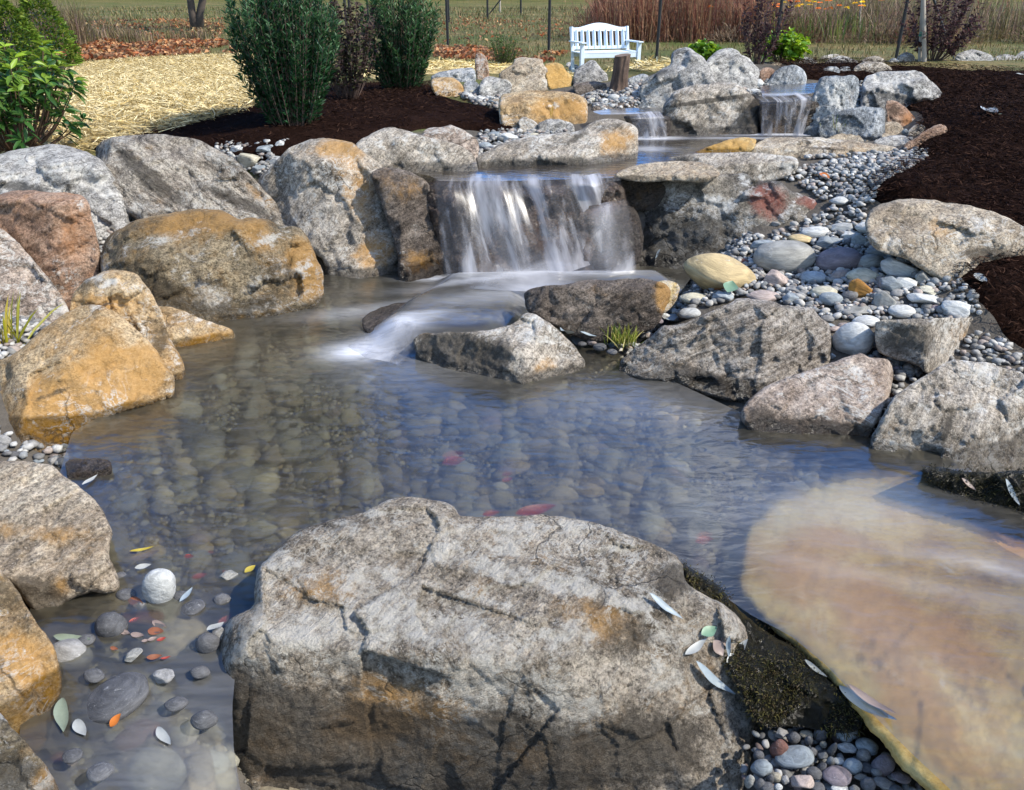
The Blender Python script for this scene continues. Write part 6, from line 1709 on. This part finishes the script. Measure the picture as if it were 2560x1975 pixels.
P = np.stack([q.uniform(-75, 75, n), q.uniform(88, 104, n), q.uniform(0, 1, n) ** 1.3 * 13], 1)
P = P[vn(np.c_[P[:, 0] * .12, P[:, 1] * .2, P[:, 2] * .25], 9) > -.35]
leaves_mesh('far_woods', P, q.normal(size=(len(P), 3)), 2.2, 1.6, mixcol(q, len(P), [(.03, .032, .014), (.05, .04, .018), (.022, .022, .012), (.07, .045, .02)], .4), 5, mat=DRY)['kind'] = 'stuff'

def brush(name, n, cx, cy, sx, sy, R_, cols, seed):
    q = np.random.default_rng(seed)
    C, L_, T_ = [], [], []
    for i in range(n):
        x, y = cx + q.uniform(-1, 1) * sx, cy + q.uniform(-1, 1) * sy
        r, m = q.uniform(*R_), 170
        o = q.normal(size=(m, 3))
        o /= np.linalg.norm(o, axis=1)[:, None]
        o *= q.uniform(.5, 1, (m, 1))
        o[:, 2] = np.abs(o[:, 2])
        hh = q.uniform(.5, 1.1)
        C.append(np.array([x, y, float(g(x, y))]) + o * np.array([r, r, r * hh]))
        c = np.array(cols[q.integers(0, len(cols))])
        T_.append(c * q.uniform(.45, 1.5, (m, 1)))
        L_.append(o + np.array([0, 0, .9]))
    C, L_, T_ = np.vstack(C), np.vstack(L_), np.vstack(T_)
    tag(leaves_mesh(name, C, L_ + q.normal(0, .4, L_.shape), q.uniform(.08, .26, len(C)), .018, T_, seed, mat=DRY, droop=.3), kind='stuff')
brush('autumn_brush', 46, 8.3, 24.0, 3.0, 2.6, (.35, .8), TAN + RED[2:4] + OLV[:2], 62)
brush('autumn_brush', 100, 14.0, 25.5, 4.5, 4.0, (.4, .9), OLV + TAN[:3] + [(.09, .10, .03)], 63)
brush('autumn_brush', 75, 4.6, 25.2, 2.5, 2.2, (.5, 1.35), RED + [(.10, .07, .04)], 64)
brush('autumn_brush', 70, 12.0, 35.0, 8.0, 3.0, (.5, 1.2), OLV + TAN + [(.08, .085, .03)], 65)
# fallen leaves
def litter(name, pix, n, seed, cols, size=(.05, .11), world=None):
    Pq = np.array(lim(pix, 40, .27))
    q = np.random.default_rng(seed)
    lo, hi = Pq.min(0), Pq.max(0)
    p = q.uniform(lo, hi, (n * 4, 2))
    p = p[inside(p, Pq)]
    keepv = vn(np.c_[p * 1.1, p[:, :1] * 0], seed) + .5 * vn(np.c_[p * 3, p[:, :1] * 0], seed + 1)
    p = p[keepv > -.15][:n]
    n = len(p)
    C = np.c_[p, g(p[:, 0], p[:, 1]) + q.uniform(.0, .05, n)]
    a = q.uniform(0, 6.28, n)
    D = np.stack([np.cos(a), np.sin(a), q.normal(.1, .3, n)], 1)
    L = q.uniform(*size, n)
    tag(leaves_mesh(name, C, D, L, L * .75, mixcol(q, n, cols, .3), seed, mat=DRY, droop=-.25, fold=.5), kind='stuff')
ORG = [(.36, .15, .05), (.30, .10, .035), (.44, .24, .11), (.22, .11, .06), (.34, .19, .10), (.26, .17, .09)]
litter('fallen_leaves', [(130, 150), (165, 110), (300, 95), (420, 92), (560, 105), (600, 135), (520, 140), (360, 148), (215, 160)], 5200, 71, ORG, (.06, .13))
litter('fallen_leaves', [(1080, 150), (1090, 118), (1300, 128), (1430, 138), (1500, 150), (1430, 165), (1200, 152)], 900, 72, ORG, (.06, .12))
litter('fallen_leaves', [(150, 110), (200, 20), (560, 30), (560, 95), (300, 92)], 1500, 73, ORG + [(.45, .32, .16)], (.06, .12))
litter('fallen_leaves', [(1040, 110), (1000, 40), (1400, 40), (1420, 110)], 400, 74, ORG + [(.45, .32, .16)], (.06, .12))

# moss on the wet ledge
def fuzz(name, ob, n, L, W_, cols, seed, part=None, filt=None):
    me = ob.data
    me.calc_loop_triangles()
    q = np.random.default_rng(seed)
    Vv = np.array([v.co[:] for v in me.vertices])
    Nn = np.array([v.normal[:] for v in me.vertices])
    W0 = Vv + np.array(ob.location)
    pv = CAM - W0
    okm = ((Nn * pv).sum(1) > 0)
    if filt is not None:
        okm &= filt(W0)
    ii = np.where(okm)[0]
    k = ii[q.integers(0, len(ii), n)]
    C = W0[k] + q.normal(0, .006, (n, 3))
    D = Nn[k] + q.normal(0, .55, (n, 3))
    o = leaves_mesh(name, C, D, q.uniform(*L, n), W_, mixcol(q, n, cols, .45), seed, mat=DRY, droop=.3)
    return tag(o, kind='stuff')
MOSS = [(.05, .045, .01), (.085, .07, .015), (.02, .022, .006), (.085, .075, .015), (.05, .032, .012)]
_ml = [o for o in COL.objects if o.name.startswith('mossy_ledge')]
fuzz('moss', _ml[0], 4200, (.004, .014), .0025, MOSS + [(.07, .055, .03)], 81, filt=lambda w: fbm(w * 14, 3, 5) > -.12)
fuzz('moss', _ml[1], 1500, (.008, .022), .003, [(.02, .022, .006), (.035, .03, .01), (.01, .011, .004)], 82)  # darker tints carry the same painted shade as the bank

# small grass clumps and blades
def clump(name, label, base, n, H, spread, cols, seed, w=.004, lean=.5, cat='grass clump'):
    q = np.random.default_rng(seed)
    C = np.array(base) + np.c_[q.normal(0, spread, (n, 2)), np.zeros(n)]
    a = q.uniform(0, 6.28, n)
    l = np.abs(q.normal(0, lean, n))
    D = np.stack([np.cos(a) * l, np.sin(a) * l, np.ones(n)], 1)
    o = leaves_mesh(name, C, D, q.uniform(*H, n), w, mixcol(q, n, cols), seed, droop=.25, loc=np.array(base))
    o.location = tuple(base)
    return tag(o, label, cat)
bpt = at_z(1552, 860, .03)
clump('grass_clump', 'small yellow green grass clump below the dark ledge', bpt, 130, (.07, .16), .035, [(.20, .25, .03), (.32, .33, .06), (.10, .16, .02), (.4, .36, .12)], 91, w=.005)
clump('iris_clump', 'yellowing iris blades at the left edge behind the golden wedge', at_z(18, 905, .06), 16, (.22, .42), .03, [(.32, .30, .02), (.22, .24, .03), (.42, .34, .05)], 92, w=.013, lean=.3)
clump('iris_clump', 'few long yellow blades lying over the shoulder of the golden wedge', at_z(40, 880, .09), 7, (.25, .40), .01, [(.42, .36, .02), (.30, .30, .03)], 93, w=.011, lean=.9)
clump('grass_clump', 'single thin yellow stems in front of the long ochre boulder', at_z(1378, 296, .63), 5, (.10, .17), .008, [(.45, .33, .05)], 94, w=.006, lean=.1)
clump('grass_clump', 'fine dry stems beside the angular grey block at the upper pool', at_z(2085, 335, .54), 9, (.10, .22), .03, [(.35, .27, .12), (.2, .24, .06)], 95, w=.004, lean=.4)
FLW = clump('flower_stems', 'green stems of the orange and yellow flowers beyond the fence', (7.6, 22.5, .25), 160, (.6, 1.2), .75, [(.08, .13, .03), (.14, .17, .04)], 96, w=.02, lean=.25, cat='flowers')
for k_ in ('label', 'category'):
    del FLW[k_]
FLW['kind'] = 'stuff'
q = np.random.default_rng(97)
nf = 90
fb = np.array((7.6, 22.5, .25))
Cf = np.c_[q.normal(0, .75, nf), q.normal(0, .6, nf), q.uniform(.75, 1.35, nf)]
for nm, sl, cl_ in (('yellow_flowers', slice(0, 45), [(.8, .6, .02), (.75, .5, .02)]), ('orange_flowers', slice(45, 90), [(.75, .22, .02), (.8, .3, .03)])):
    cc = np.repeat(Cf[sl], 7, 0) + fb
    a = np.tile(np.arange(7) * .9, len(cc) // 7)
    tag(leaves_mesh(nm, cc, np.stack([np.cos(a), np.sin(a), a * 0 + .25], 1), .085, .06, mixcol(q, len(cc), cl_, .15), 98, mat=LEAF), kind='stuff')
# ---------------------------------------------------------------- bench, stump, fences, stakes
WHITE = simple('white_painted_wood', (0.60, 0.68, 0.75), 0.55, 0.08, 12)
def bench():
    base = at_z(1512, 181, .25)
    w, dp, hs = 1.06, .46, .40
    yaw = R(17)
    e = empty('garden_bench', tuple(base), 'white slatted garden bench with an arched back beyond the rocks', 'bench')
    e.rotation_euler = (0, 0, yaw)
    kk = base[1] / ray(1512, 181)[1] / FPX
    sc = 158 * kk / w
    e.scale = (sc, sc, sc * .80)
    for i in range(5):
        m = MB()
        m.box((0, -dp / 2 + .05 + i * .09, hs), (w - .02, .075, .022))
        m.build('seat_slat', WHITE, e, bevel=.004)
    for sx in (-1, 1):
        m = MB()
        m.box((sx * (w / 2 - .03), -dp / 2 + .03, .29), (.062, .062, .58))
        m.build('leg', WHITE, e, bevel=.006)
        m = MB()
        x = sx * (w / 2 - .03)
        m.tube([(x, dp / 2 - .02, 0), (x, dp / 2, hs), (x, dp / 2 + .10, .86)], .036, 4)
        m.build('leg', WHITE, e, bevel=.004)
        m = MB()
        m.box((sx * (w / 2 - .03), .02, .59), (.085, dp + .14, .026))
        m.build('armrest', WHITE, e, bevel=.008)
    m = MB()
    m.box((0, -dp / 2 + .03, hs - .055), (w - .12, .03, .085))
    m.box((0, dp / 2 - .02, hs - .055), (w - .12, .03, .085))
    m.build('seat_rail', WHITE, e, bevel=.004)
    by = lambda z: dp / 2 + .10 * (z - hs) / (.86 - hs)
    for i in range(9):
        x = -w / 2 + .11 + i * (w - .22) / 8
        m = MB()
        m.tube([(x, by(.47), .46), (x, by(.79), .80)], [.034, .034], 4)
        o = m.build('back_slat', WHITE, e)
    m = MB()
    m.box((0, by(.47), .465), (w - .1, .035, .06))
    m.build('back_rail', WHITE, e, bevel=.004)
    # arched crest rail
    m = MB()
    n = 24
    V, F = [], []
    for k in range(n + 1):
        u = k / n * 2 - 1
        x = u * (w / 2 - .045)
        top = .845 + .085 * max(0, math.cos(u * math.pi * .62)) ** 1.5
        for z, yo in ((.775, -.018), (top, -.018), (top, .018), (.775, .018)):
            V.append((x, by(z) + yo, z))
    for k in range(n):
        b = k * 4
        for a in range(4):
            F.append((b + a, b + (a + 1) % 4, b + 4 + (a + 1) % 4, b + 4 + a))
    F += [(0, 1, 2, 3), tuple(n * 4 + i for i in (3, 2, 1, 0))]
    m.add(V, F)
    m.build('crest_rail', WHITE, e)
bench()

def stump():
    b = at_z(1541, 240, .69)
    k = (b[1] / ray(1541, 240)[1]) / FPX
    H = 94 * k / math.cos(R(6.6))
    e = empty('tree_stump', tuple(b), 'dark brown upright tree stump among cobbles at the upper pool', 'tree stump')
    nu, nv = 64, 26
    V = []
    for j in range(nv):
        v = j / (nv - 1)
        for i in range(nu):
            a = 2 * math.pi * i / nu
            r = (18.5 * k) * (1 + .62 * (1 - v) ** 3.2 * (1 + .35 * math.cos(a * 3 + 1)) + .03 * math.sin(a * 7 + v * 3) + .035 * math.cos(a * 11))
            r *= 1 + .05 * float(vn(np.array([[math.cos(a) * 2, math.sin(a) * 2, v * 2.0]]), 5)[0])
            V.append((math.cos(a) * r + .10 * H * v, math.sin(a) * r, v * H * (1 + .03 * math.cos(a - .5)) - .03 * (1 - v)))
    F = [(j * nu + i, j * nu + (i + 1) % nu, (j + 1) * nu + (i + 1) % nu, (j + 1) * nu + i) for j in range(nv - 1) for i in range(nu)]
    m = MB()
    m.add(V, F)
    t = NT('stump_bark')
    tc = t.n('TexCoord').outputs['Object']
    n1 = t.noise(t.map(tc, (1, 1, .13)), 46, 7, .7, .6)
    n2 = t.noise(tc, 7, 5, .6)
    c = t.ramp(t.math('ADD', t.math('MULTIPLY', n1, .6), t.math('MULTIPLY', n2, .4)), [(.36, (.025, .016, .012)), (.5, (.095, .06, .042)), (.64, (.22, .15, .11))])
    m.build('bark', t.done(t.principled(Base_Color=c, Roughness=.85, Normal=t.bump(n1, .9, .02))), e, smooth=True)
    m = MB()
    top = V[-nu:]
    m.add(top + [(.10 * H, 0, H * .99)], [(i, (i + 1) % nu, nu) for i in range(nu)])
    t = NT('stump_cut')
    tc = t.n('TexCoord').outputs['Object']
    w = t.n('TexWave', wave_type='RINGS', rings_direction='Z')
    t.put(w.inputs['Vector'], t.map(tc, (1, 1, 0), (0, 0, 0), (-.10 * H, 0, 0)))
    w.inputs['Scale'].default_value = 28
    w.inputs['Distortion'].default_value = 2.5
    c = t.mix(w.outputs['Fac'], (.10, .065, .045), (.21, .145, .10))
    m.build('cut_top', t.done(t.principled(Base_Color=c, Roughness=.9)), e)
stump()

IRON = simple('black_fence_metal', (0.012, 0.012, 0.013), 0.55, .2)
WIRE = simple('thin_fence_wire', (0.03, 0.03, 0.03), 0.5, .2)
STAKE = simple('pale_stake_wood', (0.34, 0.30, 0.25), 0.8, .25, 25)
def fence(label, pts, h, rad, mesh=True, brace=()):
    b = np.array([at_z(x, y, z) for x, y, z in pts])
    e = empty('wire_fence', tuple(b[0]), label, 'fence')
    for p in b:
        o = p - b[0]
        m = MB()
        m.tube([(o[0], o[1], -.2), (o[0], o[1], h)], rad, 8)
        m.build('fence_post', IRON, e)
    for (i, dx) in brace:
        o = b[i] - b[0]
        m = MB()
        m.tube([(o[0], o[1], h * .82), (o[0] + dx, o[1] - .1, 0.0)], rad * .7, 6)
        m.build('brace', IRON, e)
    if mesh:
        m = MB()
        for i in range(len(b) - 1):
            p, q2 = b[i] - b[0], b[i + 1] - b[0]
            L = np.linalg.norm(q2 - p)
            nn = int(L / .16)
            for k in range(nn):
                a = p + (q2 - p) * (k / nn)
                m.add([(a[0] - .0011, a[1], a[2]), (a[0] + .0011, a[1], a[2]), (a[0] + .0011, a[1], a[2] + h), (a[0] - .0011, a[1], a[2] + h)], [(0, 1, 2, 3)])
            for k in range(int(h / .14) + 1):
                z = k * .14 + .02
                m.add([(p[0], p[1], p[2] + z), (q2[0], q2[1], q2[2] + z), (q2[0], q2[1], q2[2] + z + .0022), (p[0], p[1], p[2] + z + .0022)], [(0, 1, 2, 3)])
        m.build('wire_mesh', WIRE, e)
fence('tall black post and wire deer fence crossing behind the bench', [(870, 108, .25), (1120, 120, .25), (1372, 133, .25), (1641, 149, .25), (1935, 146, .25), (2240, 146, .25), (2640, 140, .25)], 2.3, .032, True, ((5, 1.1),))
fence('far row of thin black fence posts out in the field', [(700, 70, .25), (790, 66, .25), (877, 64, .25), (921, 52, .25), (1122, 56, .25), (1219, 48, .25), (1302, 38, .25), (1500, 34, .25)], 2.2, .045, False, ((1, 1.2), (6, -1.6)))
def stake(label, x0, y0, x1, y1, r, z=None, tie=None, top=None):
    p = hit(x0, y0) if z is None else at_z(x0, y0, z)
    t = p[1] / ray(x0, y0)[1]
    q2 = at_y(x1, y1, p[1]) - p
    e = empty('garden_stake', tuple(p), label, 'stake')
    m = MB()
    m.tube([(0, 0, -.1), tuple(q2)], [r, r * .9], 8)
    m.build('pole', STAKE, e)
    if tie:
        m = MB()
        c = at_y(tie[0], tie[1], p[1]) - p
        for k in range(3):
            ring = [(c[0] + math.cos(a) * r * 1.5, math.sin(a) * r * 1.5, c[2] + (k - 1) * r * .7) for a in np.linspace(0, 2 * math.pi, 13)]
            m.tube(ring, r * .3, 5, False)
        m.build('tie', simple('green_tie_tape', (.03, .22, .15), .5), e)
    return e
stake('pale wooden stake with a green tie, left of the pair at the purple shrub', 2304, 152, 2311, -60, .022, tie=(2307, 85))
stake('pale wooden stake without tie, right of the pair at the purple shrub', 2317, 153, 2308, -60, .022)
stake('thin pale stake standing in the tan grass beyond the fence', 2149, 98, 2154, -40, .03, z=.25)
stake('thin grey stake in the olive grass near the right edge', 2415, 62, 2420, -40, .04, z=.25)
stake('pale stake far out in the field above the round shrub', 1250, 32, 1250, -30, .05, z=.25)
stake('short pale stake behind the flowers', 1977, 66, 1980, -40, .035, z=.25)

# ---------------------------------------------------------------- single fallen leaves
def lmat(name, col):
    t = NT(name)
    tc = t.n('TexCoord').outputs['Object']
    n = t.noise(tc, 60, 5, .7)
    c = t.mix(n, tuple(x * .65 for x in col), tuple(min(.9, x * 1.25) for x in col))
    p = t.principled(Base_Color=c, Roughness=.5)
    return t.done(p)
LM = {k: lmat(k + '_leaf', c) for k, c in {'silver': (.23, .275, .30), 'white': (.31, .32, .305), 'brown': (.22, .165, .14), 'orange': (.48, .14, .015), 'red': (.26, .032, .018), 'green': (.14, .24, .15), 'rust': (.20, .07, .03), 'yellow': (.33, .26, .03), 'pale': (.19, .225, .165)}.items()}
def leaf(label, x0, y0, x1, y1, wr, mat, curl=.15, lift=.006, broad=False, z=None):
    a = surf(x0, y0)[0] if z is None else at_z(x0, y0, z)
    b = surf(x1, y1)[0] if z is None else at_z(x1, y1, z)
    if np.linalg.norm(a - b) > .35:
        b = at_z(x1, y1, a[2])
    up = np.array([0, -.25, .97])
    ax = b - a
    L = np.linalg.norm(ax)
    ax = ax / L
    sd_ = np.cross(ax, up)
    sd_ /= np.linalg.norm(sd_)
    nn = np.cross(sd_, ax)
    q = np.random.default_rng(int(x0 * 7 + y0))
    V, F = [], []
    m = 14
    for i in range(m + 1):
        f = i / m
        w = L * wr * (math.sin(math.pi * f ** (.8 if not broad else .6)) ** .9) * (1 + (.25 * math.sin(f * 17) if broad else 0)) * .5 + L * .004
        s = math.sin(f * 5 + q.uniform(0, .2)) * L * .03
        hgt = lift + L * curl * (f - .5) ** 2 + L * .02 * math.sin(f * 7)
        c = a + ax * L * f + sd_ * s + nn * hgt
        V += [c - sd_ * w + nn * w * .5, c, c + sd_ * w + nn * w * .4]
    for i in range(m):
        b0 = i * 3
        F += [(b0, b0 + 1, b0 + 4, b0 + 3), (b0 + 1, b0 + 2, b0 + 5, b0 + 4)]
    V = np.array(V)
    o = link('fallen_leaf', make_mesh('fallen_leaf', V - a, np.array(F), True, LM[mat]), None, tuple(a))
    return tag(o, label, 'leaf', 'loose fallen leaves')
for args in (
        ('silvery willow leaf lying alone on the right shoulder of the huge boulder', 1613, 1489, 1693, 1556, .17, 'silver', .15, .02),
        ('long silvery leaf curling down toward the mossy ledge', 1730, 1655, 1825, 1742, .17, 'silver', .3),
        ('pale narrow leaf left of the brown leaves on the huge boulder', 1712, 1640, 1768, 1602, .28, 'white'),
        ('grey curled leaf right of the brown leaves at the moss', 1815, 1662, 1870, 1606, .3, 'white', .4),
        ('small silver leaf standing against the brown leaves', 1822, 1586, 1818, 1640, .2, 'silver'),
        ('pale green broad leaf on the wet edge of the huge boulder', 1752, 1592, 1792, 1574, .6, 'green', .3),
        ('brown oval leaf under the pale green leaf', 1780, 1600, 1802, 1640, .7, 'brown'),
        ('second brown leaf overlapping the oval one', 1798, 1596, 1824, 1622, .6, 'brown'),
        ('white leaf at the upper edge of the tan slab', 2009, 1652, 2064, 1698, .2, 'white'),
        ('largest silver willow leaf hanging over the slab edge above the pebbles', 2101, 1730, 2240, 1822, .17, 'silver', .25),
        ('dark dried leaf beside the largest silver leaf', 2120, 1720, 2235, 1795, .16, 'brown', .3),
        ('silvery leaf on the black mossy bank at the right edge', 2509, 1198, 2543, 1268, .2, 'silver'),
        ('pinkish brown leaf left of the silver one on the black bank', 2401, 1198, 2436, 1230, .3, 'brown'),
        ('thin white leaf stuck on the veined boulder by the falls', 1652, 624, 1638, 648, .18, 'silver'),
        ('silver leaf beside the grass clump at the left', 1401, 834, 1430, 838, .3, 'silver'), ('upright pale leaf below the dark ledge', 1437, 842, 1446, 872, .3, 'silver'),
        ('long silver leaf touching the dark ledge foot', 1449, 832, 1490, 845, .18, 'silver'), ('silver leaf in front of the grass clump', 1537, 858, 1534, 893, .25, 'silver'),
        ('pale leaf at the right of the grass clump', 1595, 838, 1582, 870, .25, 'silver'), ('silver leaf by the blue cobble at the dark ledge end', 1668, 795, 1690, 812, .3, 'silver'),
        ('orange leaf lying on the gravel below the long flat slab', 2050, 436, 2072, 450, .5, 'orange'), ('green leaf leaning on the big yellow cobble', 1818, 736, 1832, 708, .75, 'green', .3), ('orange leaf at the foot of the big yellow cobble', 1785, 726, 1818, 722, .4, 'orange'),
        ('white curled leaf on the lower mulch by the broad boulder', 2438, 690, 2462, 714, .5, 'white', .4), ('pale leaf on the open right mulch', 2464, 277, 2482, 288, .4, 'white'), ('white leaf at the right edge of the mulch near the crest', 2538, 186, 2562, 189, .3, 'white'),
        ('small pale leaf right of the one on the open mulch', 2495, 288, 2506, 287, .4, 'pale'),
        ('long pale leaves caught behind the grey outlet stone', 138, 1594, 230, 1606, .2, 'pale'), ('broad pale green leaf plastered under the tall ochre boulder', 160, 1750, 160, 1838, .3, 'pale'), ('small white leaf under the largest outlet stone', 193, 1803, 216, 1845, .4, 'white'),
        ('white leaf tip beside the flat red stone in the outlet', 397, 1822, 428, 1868, .3, 'white'), ('orange leaf on top of the flat red stone in the outlet', 280, 1818, 308, 1786, .6, 'orange'), ('bright red leaf floating by the pale egg shaped stone', 480, 1446, 518, 1437, .45, 'red', .15, 0, False, -.012),
        ('white leaf behind the pale egg shaped stone', 338, 1424, 380, 1416, .4, 'white'), ('tan blade floating above the egg shaped stone', 326, 1382, 386, 1372, .15, 'yellow'), ('dark brown leaf floating at the flat topped boulder', 325, 1402, 400, 1380, .35, 'brown', .15, 0, False, -.015),
        ('silver leaf wedged beside the egg shaped stone', 450, 1510, 484, 1474, .25, 'silver'), ('red leaf tucked at the left side of the huge boulder', 545, 1562, 580, 1538, .4, 'red', .15, 0, False, -.012), ('white leaf tip touching the left side of the huge boulder', 515, 1584, 560, 1564, .3, 'white'),
        ('bright red orange leaf floating behind the huge boulder', 1288, 1287, 1392, 1268, .3, 'red', .1, 0, False, -.018), ('smaller red leaf floating left of the bright red orange one', 1206, 1289, 1250, 1282, .4, 'red', .1, 0, False, -.018), ('yellow leaf at the left rim of the huge boulder', 612, 1436, 640, 1418, .5, 'yellow'),
        ('white leaf with a stalk at the waterline of the dark slab stone', 206, 1217, 246, 1192, .25, 'white')):
    leaf(*args)
_q = np.random.default_rng(5)
for i in range(26):
    x, y = _q.uniform(255, 560), _q.uniform(1375, 1660)
    if (x - 400) ** 2 / 60 ** 2 + (y - 1471) ** 2 / 55 ** 2 < 1 or (x > 470 and y > 1560):
        continue
    a = _q.uniform(-.7, .7)
    l = _q.uniform(18, 42)
    mt = ('brown', 'red', 'brown', 'rust', 'rust')[i % 5]
    leaf({'brown': 'sodden brown leaf in the litter around the egg shaped stone', 'red': 'sodden dark red leaf in the litter around the egg shaped stone', 'rust': 'rusty leaf in the litter around the egg shaped stone', 'silver': 'thin silver leaf in the litter around the egg shaped stone'}[mt],
         x, y, x + l * math.cos(a), y + l * math.sin(a) * .7, _q.uniform(.25, .5), mt, .3, .002, False, -.006)
for args in (('dull red leaf sunk on the pond bed in the blue water', 1105, 1160, 1165, 1150, .5, 'red', .1, .0, False, -.10), ('dull red leaf sunk near the drowned slab', 1738, 1356, 1782, 1348, .5, 'red', .1, .0, False, -.08), ('orange scrap sunk at the middle of the pond bed', 1255, 1205, 1282, 1196, .5, 'red', .1, 0, False, -.1),
             ('white leaf sunk beside the dull red one', 1080, 1162, 1102, 1170, .4, 'white', .1, 0, False, -.1)):
    leaf(*args)
